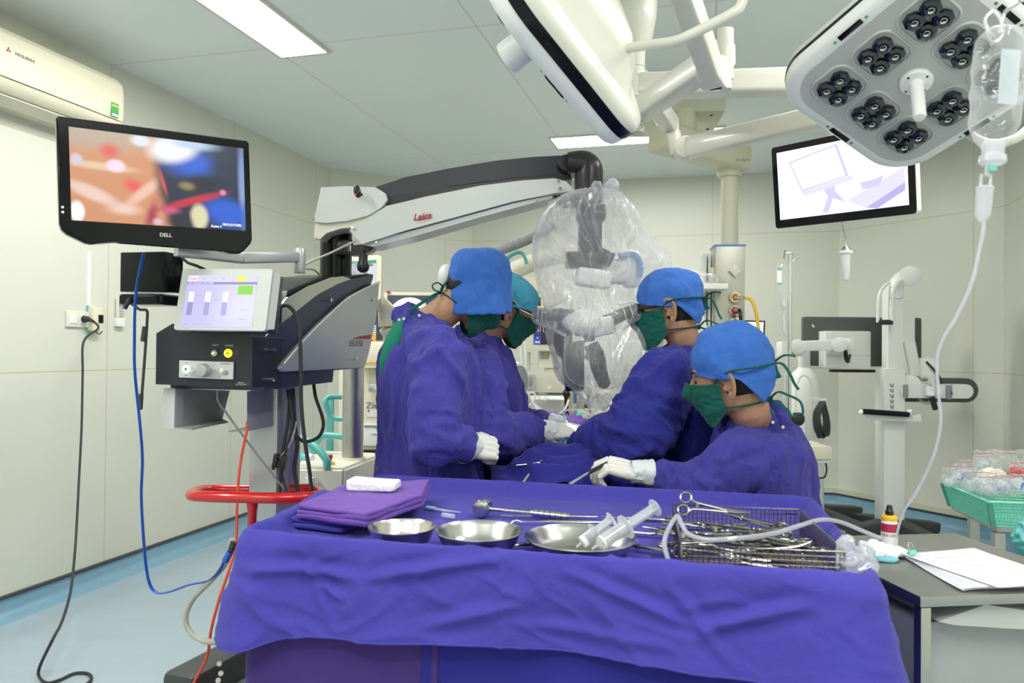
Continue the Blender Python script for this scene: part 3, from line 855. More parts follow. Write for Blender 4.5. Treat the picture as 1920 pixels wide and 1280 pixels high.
mm.build('mask_ties', 'maskgreen', t1)
# green scrub showing through the open gown back
mb = MB(); limb(mb, [P(768, 618, 2.56), P(744, 652, 2.53), P(729, 700, 2.53)], [.055, .050, .030])
blob(mb, .006, 4, fn=fold_fn([(P(768, 618, 2.56), P(731, 700, 2.53), .06, 2, 20, .006)], 5)).build('scrub_back', 'green', t1, angle=180)
mb = MB()
for x, y in ((757, 597), (786, 591), (748, 599)): mb.cyl(P(x, y, 2.47), P(x, y, 2.462), .0052, .0048, 12)
mb.build('snaps', 'chrome', t1)

# --- the surgeon at the left eyepiece (net cap, glasses)
n2 = P(903, 640, 2.92)
w2 = P(1010, 808, 2.74)
t2, H2, g2 = person('person in turquoise net cap and glasses bending to the left microscope eyepiece',
    P(950, 583, 2.90), 12, 24, 0, 1.0, n2,
    [(P(896, 662, 2.93), .10, .14), (P(893, 690, 2.94), .140, .21), (P(905, 750, 2.95), .150, .215), (P(915, 830, 2.95), .150, .21),
     (P(925, 930, 2.96), .165, .22), (Vector((-.07, 2.97, .35)), .20, .25)], (.96, .28, 0),
    [dict(s=P(893, 700, 2.72), e=P(905, 815, 2.62), w=w2, r=(.090, .086, .080, .054)),
     dict(s=P(905, 690, 3.12), e=P(960, 800, 3.15), w=P(1035, 800, 2.98), r=(.082, .074, .066, .052))],
    'gown1', 2.9)
grip_hand(t2, P(1034, 808, 2.76), (.93, .28, -.06), (.05, -.45, .9), REACH, ((.050, .048, -.022), (.078, .050, -.034), (.102, .040, -.040)), 1, w2, clen=.048, r=(.032, .040))
grip_hand(t2, P(1058, 800, 2.98), (.75, -.45, -.10), (.1, .3, .95), REACH, ((.050, .048, -.022), (.078, .050, -.034), (.102, .040, -.040)), -1, P(1035, 800, 3.00), clen=.05)
netm = cloth('turquoise_net_cap', (.09, .42, .60, 1), fold=.9, fscale=40)
def rimn(th):
    c = cos(th); return .010 + .028 * c if c > 0 else .010 - .055 * (-c)
cap_mesh(H2, rimn, rx=.112, ry=.092, rz=.098, seed=8, amp=.0065, back=.01).build('net_cap', netm, t2, angle=180)
mask_mesh(H2, seed=6).build('mask', 'maskgreen', t2, angle=180)
a, b = straps(H2, -1, bow=False, back=.125, low=False)
s_ = a.build('mask_ties', 'maskgreen', t2); b.build('lower_tie', 'maskgreen', s_)
def glasses(Hm, t, m, rr=.0018, temple=.0012):
    mb = MB(Hm)
    for q in (1, -1):
        mb.tube([(.106 - abs(y - .034) * .12, q * y, z) for y, z in ((.012, .022), (.034, .028), (.056, .022), (.058, .004), (.036, -.006), (.014, .002))], rr, 8, smooth=4, closed=True)
        mb.tube([(.102, q * .058, .016), (.094, q * .072, .018), (.05, q * .079, .016), (.0, q * .083, .018)], [rr, temple * 1.6, temple * 1.6, temple], 8, smooth=4)
    mb.tube([(.108, .012, .012), (.113, 0, .015), (.108, -.012, .012)], rr, 8, smooth=4)
    o = mb.build('glasses', m, t)
    for q in (1, -1):
        mb = MB(Hm); mb.sphere((.1045, q * .035, .011), (.001, .021, .015)); mb.build('lens', 'bottleclear', o)
glasses(H2, t2, 'chrome')

# --- the surgeon at the right eyepiece
n3 = P(1286, 662, 2.74)
w3 = P(1082, 842, 2.76)
yaw3 = math.degrees(math.atan2(.16, -.98))
t3, H3, g3 = person('person in blue cap and black glasses looking into the right microscope eyepiece',
    P(1254, 581, 2.70), yaw3, 10, 0, 1.03, n3,
    [(P(1290, 678, 2.75), .10, .13), (P(1296, 706, 2.75), .130, .20), (P(1292, 770, 2.76), .145, .21), (P(1290, 850, 2.78), .150, .20),
     (P(1290, 940, 2.80), .17, .22), (Vector((.66, 2.82, .35)), .20, .25)], (-.98, .18, 0),
    [dict(s=P(1245, 712, 2.56), e=P(1196, 812, 2.50), w=w3, r=(.096, .105, .086, .052), amp=.018),
     dict(s=P(1270, 706, 2.95), e=P(1220, 812, 3.05), w=P(1120, 835, 2.98), r=(.08, .074, .066, .052))],
    'gown3', 5.1)
grip_hand(t3, P(1056, 845, 2.79), (-.88, .38, -.20), (-.05, -.35, .93), REACH, ((.050, .048, -.022), (.078, .050, -.034), (.102, .040, -.040)), -1, w3, clen=.05, r=(.031, .042))
grip_hand(t3, P(1100, 830, 2.98), (-.75, -.30, -.10), (.1, .3, .95), REACH, ((.050, .048, -.022), (.078, .050, -.034), (.102, .040, -.040)), 1, P(1130, 835, 3.0), clen=.05)
def rim3(tip, base=.022):
    def f(th):
        d = abs((math.degrees(th) + 180) % 360 - 180)      # 0 front, 180 back
        z = .050 - .040 * min(1, d / 75)
        if d > 85: z = .010 - .030 * (d - 85) / 95
        z -= tip * max(0, 1 - abs(d - 133) / 34)
        return z
    return f
cap_mesh(H3, rim3(.058), rx=.108, ry=.090, rz=.098, seed=11, amp=.007, back=.006).build('cap', 'cap', t3, angle=180)
mask_mesh(H3, drop=-.125, beak=.012, seed=9).build('mask', 'maskgreen', t3, angle=180)
a, b = straps(H3, 1, back=.128)
s_ = a.build('mask_ties', 'maskgreen', t3); b.build('lower_tie', 'maskgreen', s_)
glasses(H3, t3, 'black', rr=.0028, temple=.0026)
mb = MB(); c_ = P(1296, 652, 2.6); mb.cyl(c_, c_ - Vector((0, .006, 0)), .0052, .0048, 12); mb.build('snap', 'chrome', t3)

# --- the seated scrub person in front
n4 = P(1412, 792, 2.36)
w4 = P(1228, 888, 2.34)
yaw4 = math.degrees(math.atan2(.36, -.93))
t4, H4, g4 = person('person seated nearest the instrument table, blue cap with tied green mask, holding a dark instrument',
    P(1368, 710, 2.29), yaw4, 13, -4, 1.10, n4,
    [(P(1418, 808, 2.38), .095, .13), (P(1424, 832, 2.39), .120, .20), (P(1425, 890, 2.41), .135, .215), (P(1425, 960, 2.43), .15, .20),
     (Vector((.78, 2.45, .66)), .18, .21), (Vector((.78, 2.45, .46)), .20, .22)], (-.96, .25, 0),
    [dict(s=P(1385, 862, 2.24), e=P(1320, 925, 2.27), w=w4, r=(.080, .075, .072, .050), amp=.016),
     dict(s=P(1395, 850, 2.56), e=P(1330, 925, 2.62), w=P(1230, 925, 2.58), r=(.078, .072, .066, .052))],
    'gown1', 7.7)
cap_mesh(H4, rim3(.070), rx=.106, ry=.090, rz=.108, seed=15, amp=.0075, back=.008).build('cap', 'cap', t4, angle=180)
mask_mesh(H4, drop=-.118, beak=-.012, seed=12).build('mask', 'maskgreen', t4, angle=180)
a, b = straps(H4, 1, back=.128)
s_ = a.build('mask_ties', 'maskgreen', t4); b.build('lower_tie', 'maskgreen', s_)
mb = MB()
for x, y in ((1448, 791), (1467, 800)):
    c_ = P(x, y, 2.24); mb.cyl(c_, c_ - Vector((0, .006, 0)), .0052, .0048, 12)
mb.build('snaps', 'chrome', t4)
HH4 = grip_hand(t4, P(1190, 884, 2.335), (-.97, .05, .22), (.10, -.42, .90), PEN, ((.050, .046, -.030), (.078, .040, -.046), (.100, .028, -.052)), -1, w4 + Vector((.02, 0, .002)), clen=.055, r=(.030, .038))
grip_hand(t4, P(1200, 925, 2.56), (-.95, .1, -.05), (.0, .0, 1), RELAX, ((.050, .048, -.022), (.078, .050, -.034), (.102, .040, -.040)), 1, P(1240, 925, 2.58), clen=.05)
# ---------------------------------------------------------------- ceiling lamps, pendant and hanging monitor
def bar(mb, a, b, w, h, bev=.01, w2=None, h2=None):
    """a straight arm of box section from a to b"""
    a, b = Vector(a), Vector(b); d = (b - a).normalized(); x = d.cross(Z).normalized(); y = x.cross(d)
    w2 = w2 or w; h2 = h2 or h
    def ring(c, w, h, k=1):
        w, h = w / 2 * k, h / 2 * k; r = min(w, h) * .3; o = []
        for sx, sy, a0 in ((1, 1, 0), (-1, 1, 90), (-1, -1, 180), (1, -1, 270)):
            for q in (0, 30, 60, 90):
                t = radians(a0 + q); o.append(c + x * (sx * (w - r) + r * cos(t)) + y * (sy * (h - r) + r * sin(t)))
        return o
    e = min(bev, (b - a).length * .2)
    mb.rings([ring(a, w, h, .93), ring(a + d * e, w, h), ring(b - d * e, w2, h2), ring(b, w2, h2, .93)])
    return mb

def quad(tl, tr, bl):
    x = (tr - tl); w = x.length; x.normalize(); y = (tl - bl); y = y - x * y.dot(x); h = (tl - bl).length; y.normalize()
    c = tr / 2 + bl / 2
    return TR(c, basis(x, y, x.cross(y))), w, h

def plate(parent, Mx, pts, m, dz, name='graphic', thick=.0006):
    mb = MB(Mx); mb.prism([(x, y, dz) for x, y in pts], (0, 0, thick)); return mb.build(name, m, parent, smooth=False)
def rect(x0, y0, x1, y1): return [(x0, y0), (x1, y0), (x1, y1), (x0, y1)]
def rrect(w, h, r, n=8):
    o = []
    for sx, sy, a0 in ((1, 1, 0), (-1, 1, 90), (-1, -1, 180), (1, -1, 270)):
        for q in range(n + 1):
            t = radians(a0 + 90 * q / n); o.append((sx * (w / 2 - r) + r * cos(t), sy * (h / 2 - r) + r * sin(t)))
    return o

E = 'enamel'
cx = P(1190, 200, 3.0)
lampc = thing('ceiling_lamp_column', 'cream ceiling column with swivelling arms carrying the two operating lamp heads', 'lamp column', (cx.x, cx.y, 2.3))
mb = MB(); z_ = lambda y: P(1190, y, 3.0).z
prof = [(.038, z_(238)), (.040, z_(232)), (.040, z_(100)), (.045, z_(92)), (.070, z_(70)), (.084, z_(30)), (.086, 2.80), (.084, 2.97), (.16, 2.975), (.16, 3.0)]
mb.lathe([(r, z) for r, z in prof], (cx.x, cx.y, 0), seg=36); mb.build('column', E, lampc)
mb = MB()
for y in (128, 180, 232): mb.torus((cx.x, cx.y, z_(y)), .0402, .0009)
mb.build('joint_rings', 'greyprint', lampc)
mb = MB(); mb.cyl((cx.x, cx.y, z_(250)), (cx.x, cx.y, z_(236)), .036, .040, 28); mb.build('end_cap', 'lightgrey', lampc)
mb = MB(); a = P(1177, 114, 2.957); mb.cyl(a, a - Vector((0, .004, 0)), .010, .009, 16); a = P(1196, 139, 2.957); mb.cyl(a, a - Vector((0, .004, 0)), .005, .005, 12); mb.build('screws', 'midgrey', lampc)
# arm to the right-hand lamp head
a0, a1 = P(1200, 162, 3.0), P(1620, 150, 2.72)
mb = MB(); bar(mb, a0, a1, .10, .088); mb.cyl(Vector((cx.x, cx.y, a0.z - .05)), Vector((cx.x, cx.y, a0.z + .05)), .046); mb.build('horizontal_arm', E, lampc)
# arm towards the camera for the left-hand head
b0 = P(1195, 210, 3.0); b1 = P(1360, 98, 2.46)
mb = MB(); bar(mb, b0, b1, .085, .085); mb.build('swivel_arm', E, lampc)
mb = MB(); sp0, sp1 = P(1360, 150, 2.46), P(1360, 55, 2.46)
mb.cyl(sp0, sp1, .026, .027, 28, bev=.004); mb.cyl(sp0 - Z * .03, sp0 + Z * .012, .020, .020); mb.build('spindle', E, lampc)
# sprung arm up to the left lamp's yoke
c0, c1 = P(1336, 138, 2.40), P(1262, -70, 1.98)
mb = MB(); bar(mb, c0, c1, .060, .092, bev=.004); mb.cyl(c0 + Vector((-.025, .02, 0)), c0 + Vector((.030, -.03, 0)), .047, seg=32); mb.build('sprung_arm', E, lampc)
mb = MB(); e = c0 + (c0 - c1).normalized() * .047; bar(mb, e - (c1 - c0).normalized() * -.004, e + (c0 - c1).normalized() * .006, .045, .05, bev=.001); mb.build('end_window', 'gloss', lampc)
mb = MB(); dc = P(1354, 140, 2.385); nrm = Vector((.75, -.65, .1)).normalized(); mb.cyl(dc, dc + nrm * .012, .047, .045, 36, bev=.002); mb.build('joint_cover', E, lampc)
# rear arm and sprung arm to the hanging monitor
d0, d1 = P(1197, 150, 3.0), P(1258, 235, 3.62)
mb = MB(); bar(mb, d0, d1, .07, .085); mb.build('rear_arm', E, lampc)
d2 = P(1262, 262, 3.60)
mb = MB(); mb.cyl(P(1260, 222, 3.62), P(1262, 262, 3.60), .031, .031, 24, bev=.003); mb.cyl(P(1262, 250, 3.6), P(1270, 290, 3.58), .036, .030, 24); mb.build('rear_spindle', E, lampc)
e0, e1 = P(1284, 279, 3.52), P(1560, 212, 2.86)
mb = MB(); bar(mb, e0, e1, .06, .095, h2=.075); mb.build('monitor_arm', E, lampc)
mb = MB(); mb.cyl(e0 + Vector((.01, .06, 0)), e0 + Vector((-.005, -.045, 0)), .052, seg=40, bev=.003); mb.build('joint_disc', E, lampc)

# lamp heads ------------------------------------------------------------
padm = mat('lamp_face', (.50, .50, .48, 1), .35, var=.02)
lens = mat('dark_lens', (.01, .012, .014, 1), .06, var=.1, coat=.8)
crystal = film('lens_rim', (.8, .85, .9, 1), base=.15, rim=.7, rough=.05)
def lamp_head(R, c, label, name='operating_lamp', seal=.020, hand=True):
    """R's z column is where the light would go"""
    t = thing(name, label, 'operating lamp', c)
    Mx = TR(c, R)
    def ring(s, z, r=.13): return [(x, y, z) for x, y in rrect(.58 * s, .58 * s, min(r * (s if s < 1 else 1), .29 * s), 10)]
    MB(Mx).rings([ring(.90, .040), ring(.965, .036), ring(.99, .028), ring(1.0, .012), ring(1.0, -.004)]).build('front_bezel', 'white', t, angle=50)
    MB(Mx).rings([ring(1.004, -.004), ring(1.006, -.010), ring(1.006, -seal + .002), ring(1.0, -seal)], cap0=False, cap1=False).build('seal', 'gloss', t)
    MB(Mx).rings([ring(1.0, -seal), ring(.99, -.048), ring(.95, -.062), ring(.86, -.068), ring(.80, -.066), ring(.74, -.075), ring(.60, -.118), ring(.42, -.148), ring(.2, -.16), ring(.05, -.162)], cap0=False).build('dome', E, t, angle=60)
    # recessed pads with four dark lenses each
    s = .145; k = 0
    fp = MB(Mx); fp.prism([(x, y, .0405) for x, y in rrect(.50, .50, .10, 8)], (0, 0, .002)); fp.build('face_plate', padm, t, angle=30)
    for i in (-1, 0, 1):
        for j in (-1, 0, 1):
            if i == 0 and j == 0: continue
            x, y = i * s, j * s
            m1 = MB(Mx)
            m1.tube([(x + a, y + b, .043) for a, b in rrect(.128, .128, .036, 6)], .0045, 8, closed=True)
            pad = m1.build('lens_pad', padm, t)
            m2 = MB(Mx); m3s = []
            for a in (45, 135, 225, 315):
                lx, ly = x + .0345 * cos(radians(a)), y + .0345 * sin(radians(a))
                m2.lathe([(.0255, .042), (.0285, .050), (.026, .058), (.016, .062), (.008, .058), (.001, .055)], (lx, ly, 0), seg=8)
                m3 = MB(Mx); m3.lathe([(.0060, .0565), (.0095, .0600), (.0100, .0625), (.0085, .0630)], (lx, ly, 0), seg=8, cap=False); m3s.append(m3)
            m2.build('led_cluster', lens, t, angle=12)
            for m3 in m3s: m3.build('lens_collar', M['chrome'], pad, angle=12)
    if hand: MB(Mx).lathe([(.045, .040), (.045, .050), (.040, .056), (.020, .057), (.019, .070), (.0175, .19), (.014, .197), (.002, .198)], seg=32).build('handle', 'white', t)
    m4 = MB(Mx)
    for a in range(4): m4.cyl((.034 * cos(a * pi / 2), .034 * sin(a * pi / 2), .055), (.034 * cos(a * pi / 2), .034 * sin(a * pi / 2), .0575), .0035, seg=10)
    m4.build('handle_screws', 'black', t)
    m5 = None
    for a in range(4):
        Rr = Mx @ RZ(a * 90).to_4x4()
        q = MB(Rr); q.box((0, .268, .0395), (.075, .016, .005), bev=.002); kp = q.build('key_panel', 'gloss', t)
        q = MB(Rr)
        for dx, cc in ((-.052, 0), (.052, 0)): q.cyl((dx, .268, .039), (dx, .268, .0408), .0045, seg=12)
        q.build('key_mark', M['greyprint'] if a % 2 else mat('key_green', (.1, .45, .25, 1)), kp)
    return t, Mx

nrm = Vector((-.20, -.50, -.84)).normalized()
hx = (Vector((1, 0, 0)) - nrm * nrm.x).normalized(); hy = nrm.cross(hx)
Rr = basis(hx, hy, nrm) @ RZ(61)
lc = P(1716, 134, 2.2)
lamp2, LM2 = lamp_head(Rr, lc, 'operating lamp head at top right showing its eight clusters of dark lenses')
mb = MB(LM2); 
yk = lc - nrm * .12
mb = MB(); mb.tube([P(1935, 235, 2.25), P(1900, 262, 2.24), P(1850, 268, 2.28), P(1800, 240, 2.36)], .014, 12, smooth=6); mb.cyl(lc - nrm * .10, lc - nrm * .2, .05)
bar(mb, lc - nrm * .18, a1 + Vector((.0, 0, .0)), .06, .06); mb.build('yoke', E, lamp2)
n1_ = Vector((-.78, .44, -.44)).normalized()
hx = (Vector((0, 1, 0)) - n1_ * n1_.y).normalized(); hy = n1_.cross(hx)
R1 = basis(hx, hy, n1_) @ RZ(45)
lc1 = P(1042, 40, 1.98)
lamp1, LM1 = lamp_head(R1, lc1, 'large operating lamp head at top centre seen from its domed back and dark rim', seal=.034, hand=False)
MB(LM1).cyl((0, 0, .04), (0, 0, .165), .043, .045, 40, bev=.004).build('camera_handle', 'white', lamp1)
mb = MB(); hub = P(1160, 85, 1.93)
mb.sphere(P(1145, 80, 1.98), (.05, .05, .07))
mb.tube([P(1168, 92, 1.90), P(1200, 86, 1.88), P(1262, 78, 1.84), P(1300, 62, 1.82), P(1368, 28, 1.80), P(1390, 8, 1.80), P(1392, -30, 1.80), P(1380, -60, 1.82)], .0125, 16, smooth=6)
mb.build('yoke_tube', E, lamp1)

# hanging monitor --------------------------------------------------------
Q, w, h = quad(P(1438, 280, 2.95), P(1700, 226, 2.52), P(1464, 427, 2.95))
hm = thing('hanging_monitor', 'black framed monitor hanging from the ceiling arm, tilted, with a nearly white picture', 'monitor', Q.translation)
mb = MB(Q); mb.prism([(x, y, -.035) for x, y in rrect(w, h, .012)], (0, 0, .032)); mb.build('back_shell', 'white', hm, angle=50)
mb = MB(Q); mb.prism([(x, y, -.004) for x, y in rrect(w, h, .012)], (0, 0, .006)); mb.build('bezel', 'gloss', hm)
white_ = glow('white_picture', (.93, .93, 1.0, 1), 1.5)
lil1 = glow('lilac_picture', (.52, .48, .90, 1), 1.0); lil2 = glow('pale_lilac_picture', (.70, .67, .98, 1), 1.0); lil3 = glow('near_white_picture', (.83, .81, 1, 1), 1.0)
sw, sh = w - .045, h - .055
plate(hm, Q, rect(-sw / 2, -sh / 2 + .004, sw / 2, sh / 2 + .004), white_, .0025, 'screen')
sc_ = [c for c in bpy.data.objects if c.parent == hm and c.name.startswith('screen')][0]
def pic(pts, m, k): plate(sc_, Q, [((x - .5) * sw, (.5 - y) * sh + .004) for x, y in pts], m, .0031 + k * .0002, 'picture_shape', .0001)
pic([(.10, .17), (.50, .03), (.58, .50), (.20, .62)], lil2, 0); pic([(.115, .19), (.485, .06), (.555, .49), (.21, .595)], white_, 1)
pic([(.20, .62), (.60, .50), (.61, .56), (.50, .60), (.22, .70)], lil3, 1); pic([(.38, .64), (.47, .61), (.47, .68), (.55, .86), (.45, .78), (.41, .98), (.36, .96), (.41, .76)], lil2, 1)
pic([(.56, .84), (.98, .50), (.98, .74), (.70, .98)], lil3, 1); pic([(.70, .97), (.98, .70), (.98, .80), (.78, 1.0)], lil1, 2); pic([(.66, .62), (.76, .60), (.84, .56), (.80, .70), (.68, .72)], lil2, 2)
mb = MB(Q); mb.box((-.02, 0, -.055), (.12, .12, .05), bev=.01); mb.build('mount', E, hm)
top = Q @ Vector((-.02, 0, -.08))
mb = MB(); mb.tube([top, top + Vector((0, .03, .05)), Vector(e1) + Vector((0, 0, -.02)), e1], .022, 14, smooth=5); mb.build('hanger', E, hm)
hp = P(1585, 470, 2.78); hb = P(1580, 421, 2.76)
mb = MB(); mb.tube([hb + Z * .03, hb, P(1586, 445, 2.78), P(1586, 466, 2.78)], .0035, 8, smooth=4); mb.cyl(P(1586, 462, 2.78), P(1586, 471, 2.78), .010, .022, 20); mb.build('handle_stem', 'steel', hm)
mb = MB(); mb.lathe([(.0225, 0), (.0235, -.004), (.023, -.010), (.0165, -.016), (.0155, -.03), (.0125, -.105), (.010, -.108), (.001, -.108)], P(1586, 470, 2.78), seg=24); mb.build('sterile_handle', 'white', hm)

# ceiling supply pendant ---------------------------------------------------
pp = P(1368, 400, 4.9)
pd = thing('supply_pendant', 'grey ceiling supply pendant with round gas outlets behind the right-hand surgeon', 'supply pendant', (pp.x, pp.y, 1.2))
g0, g1 = P(1235, 257, 4.55), P(1388, 302, 4.9)
pm = mat('pendant_paint', srgb(206, 204, 178), .4, var=.02)
mb = MB(); bar(mb, g0, g1, .20, .155, bev=.012); mb.build('beam', pm, pd)
mb = MB(); mb.cyl((g0.x + .18, g0.y + .1, g0.z), (g0.x + .18, g0.y + .1, 2.84), .07); mb.build('ceiling_post', pm, pd)
mb = MB(); mb.cyl(P(1368, 332, 4.9), P(1368, 320, 4.9), .075, .085, 28); mb.cyl(P(1368, 462, 4.9), P(1368, 325, 4.9), .054, .054, 32); mb.build('pole', pm, pd)
text('Dräger Agila', .026, TR(P(1386, 299, 4.74), RX(90) @ RY(0)), M['greyprint'], pd, 'lettering')
z0, z1 = 1.15, P(1368, 462, 4.8).z
gm = mat('pendant_column', srgb(178, 178, 164), .35, metal=.3, var=.02)
xs0, xs1 = P(1345, 500, 4.75).x, P(1401, 500, 4.75).x
mb = MB(TR(((xs0 + xs1) / 2, 4.86, (z0 + z1) / 2), RZ(-6))); mb.box((0, 0, 0), (xs1 - xs0, .2, z1 - z0), bev=.012); head_ = mb.build('service_head', gm, pd)
mb = MB(TR(((xs0 + xs1) / 2, 4.86, z1 + .002), RZ(-6))); mb.box((0, 0, 0), (xs1 - xs0 + .006, .206, .014), bev=.005); mb.build('blue_edge', 'bluecoat', pd)
mb = MB(TR((xs0 - .025, 4.89, (z0 + z1) / 2 - .02), RZ(-6)));
for dx in (-.02, .0, .02): mb.box((dx * 1.3, .01 * dx, 0), (.016, .16, z1 - z0 - .05), bev=.003)
mb.build('side_rail', M['lightgrey'], pd)
df_ = P(1379, 507, 4.74); R6 = RZ(-6)
mb = MB(TR(df_, R6 @ RX(90) @ RZ(45))); mb.box((0, 0, 0), (.058, .058, .006), bev=.002); mb.build('diamond_plate', 'enamel', pd)
for y, c1_, in ((557, 'yellow'), (582, 'red'), (604, 'offwhite')):
    o = P(1378, y, 4.745); F_ = TR(o, R6 @ RX(90))
    s_ = MB(F_); s_.cyl((0, 0, 0), (0, 0, .012), .036, .033, 28); s_ = s_.build('outlet', 'chrome', pd)
    MB(F_).cyl((0, 0, .012), (0, 0, .018), .027, .025, 24).build('outlet_ring', M[c1_], s_)
    MB(F_).cyl((0, 0, .018), (0, 0, .022), .018, .016, 20).build('outlet_core', 'red', s_)
mb = MB(); a = P(1378, 557, 4.73); mb.cyl(a, P(1396, 558, 4.66), .012, .010, 14); mb.build('hose_coupling', 'chrome', pd)
mb = MB(); mb.tube([P(1396, 558, 4.66), P(1408, 562, 4.64), P(1416, 580, 4.62), P(1421, 606, 4.62), P(1424, 640, 4.62), P(1426, 700, 4.62), P(1425, 790, 4.62)], .010, 10, smooth=5); mb.build('yellow_hose', 'yellow', pd)
mb = MB(); mb.cyl(P(1378, 581, 4.73), P(1388, 580, 4.66), .014, .013, 14); mb.build('plug', 'midgrey', pd)
mb = MB(); mb.tube([P(1386, 580, 4.65), P(1388, 590, 4.63), P(1389, 606, 4.63), P(1388, 690, 4.63)], .011, 10, smooth=5); mb.build('black_lead', 'black', pd)
sa, sb = P(1285, 538, 4.62), P(1353, 538, 4.74)
mb = MB(TR((sa + sb) / 2 + Vector((0, .12, 0)), RZ(-4))); L_ = (sb - sa).length
mb.box((0, 0, 0), (L_, .40, .035), bev=.006); sh_ = mb.build('shelf', 'white', pd)
mb = MB(TR(sb + Vector((-.005, .1, 0)), RZ(-4))); mb.box((0, 0, 0), (.012, .42, .042), bev=.003); mb.build('shelf_end', 'greyprint', sh_)
mb = MB(); mb.box(P(1336, 516, 4.8), (.03, .02, .10), bev=.004); mb.build('shelf_bracket', pm, sh_)
mb = MB(); c_ = P(1318, 524, 4.72)
mb.sphere(c_, (.095, .11, .03)); mb.sphere(c_ + Vector((-.06, 0, .012)), (.07, .09, .03))
b_ = blob(mb, .006, 3, fn=lambda co, n: co + n * (ridge(co * 22, 4) * .012))
tag(b_.build('plastic_pack', 'film', angle=180), 'crumpled clear plastic pack lying on the pendant shelf', 'plastic pack')
# small far screen
Q2, w2_, h2_ = quad(P(1392, 600, 5.6), P(1434, 601, 5.55), P(1392, 652, 5.6))
t = thing('small_screen', 'small bright white screen in a black frame behind the front seated person', 'monitor', Q2.translation - Z * .12)
mb = MB(Q2); mb.box((0, 0, -.01), (w2_, h2_, .02), bev=.004); mb.build('casing', 'gloss', t)
plate(t, Q2, rect(-w2_ / 2 + .015, -h2_ / 2 + .015, w2_ / 2 - .012, h2_ / 2 - .012), white_, .001, 'screen')
mb = MB(); b_ = Q2.translation; mb.cyl((b_.x, b_.y + .05, 0.02), (b_.x, b_.y + .05, b_.z), .02); mb.cyl((b_.x, b_.y + .05, 0), (b_.x, b_.y + .05, .03), .16, .12); mb.build('stand', 'grey', t)
# ---------------------------------------------------------------- the large monitor at left
Q, w, h = quad(P(109, 214, 1.98), P(470, 262, 2.28), P(109, 458, 1.98))
h = .335
dm = thing('wide_monitor', 'large black wide monitor at upper left showing a blurred orange and blue surgical picture', 'monitor', Q.translation)
mb = MB(Q); 
out = [(-w / 2, h / 2), (w / 2, h / 2), (w / 2 + .001, -h / 2 + .03), (w / 2 - .03, -h / 2 - .004), (w / 2 - .045, -h / 2 - .008), (w / 2 - .075, -h / 2 - .006), (w / 2 - .095, -h / 2 + .006), (-w / 2 + .13, -h / 2 + .010), (-w / 2 + .09, -h / 2 + .004), (-w / 2 + .065, -h / 2 + .0), (-w / 2 + .010, -h / 2 + .028), (-w / 2, -h / 2 + .045)]
mb.prism([(x, y, -.03) for x, y in out], (0, 0, .03)); 
bmesh.ops.bevel(mb.bm, geom=mb.bm.edges[:], offset=.005, segments=3, affect='EDGES')
cas = mb.build('casing', 'gloss', dm, angle=60)
mb = MB(Q); mb.box((0, .0, -.045), (w * .8, h * .7, .03), bev=.01); mb.build('back_cover', 'black', dm)
sw, sh, sx, sy = w - .046, h - .088, .0045, .018
M['dellpic'] = None
def picture(name, base, blobs, strength):
    """a soft out-of-focus video picture, drawn in the screen's own coordinates"""
    m = bpy.data.materials.new(name); m.use_nodes = True
    N, L = nt(m); b = N['Principled BSDF']; b.inputs['Base Color'].default_value = (.01, .01, .01, 1); b.inputs['Roughness'].default_value = .25
    uv = N.new('ShaderNodeUVMap'); col = None
    for (u, v, ru, rv, rot, c, soft) in blobs:
        mp = N.new('ShaderNodeMapping'); mp.vector_type = 'TEXTURE'
        mp.inputs['Location'].default_value = (u, v, 0); mp.inputs['Rotation'].default_value = (0, 0, radians(rot)); mp.inputs['Scale'].default_value = (ru, rv, 1)
        L.new(uv.outputs[0], mp.inputs[0])
        ln = N.new('ShaderNodeVectorMath'); ln.operation = 'LENGTH'; L.new(mp.outputs[0], ln.inputs[0])
        mr = N.new('ShaderNodeMapRange'); mr.interpolation_type = 'SMOOTHSTEP'
        mr.inputs['From Min'].default_value = max(0, 1 - soft); mr.inputs['From Max'].default_value = 1 + soft * .5
        mr.inputs['To Min'].default_value = 1; mr.inputs['To Max'].default_value = 0
        L.new(ln.outputs['Value'], mr.inputs[0])
        mx = N.new('ShaderNodeMix'); mx.data_type = 'RGBA'
        L.new(mr.outputs[0], mx.inputs[0])
        if col is None: mx.inputs[6].default_value = base
        else: L.new(col, mx.inputs[6])
        mx.inputs[7].default_value = srgb(*c); col = mx.outputs[2]
    L.new(col, b.inputs['Emission Color']); b.inputs['Emission Strength'].default_value = strength
    return m
def screen(parent, Mx, x0, y0, x1, y1, z, m, name='screen'):
    me = bpy.data.meshes.new(name); bm = bmesh.new()
    lo = Vector((0, 0, 0)); q = parent
    while q is not None: lo += q.location; q = q.parent
    vs = [bm.verts.new(Mx @ Vector(p) - lo) for p in ((x0, y0, z), (x1, y0, z), (x1, y1, z), (x0, y1, z))]
    f = bm.faces.new(vs); uvl = bm.loops.layers.uv.new('UVMap')
    for l, c in zip(f.loops, ((0, 0), (1, 0), (1, 1), (0, 1))): l[uvl].uv = c
    bm.to_mesh(me); bm.free(); me.materials.append(m)
    o = bpy.data.objects.new(name, me); COL.objects.link(o); o.parent = parent; return o
A = 1.75   # aspect, for round blobs
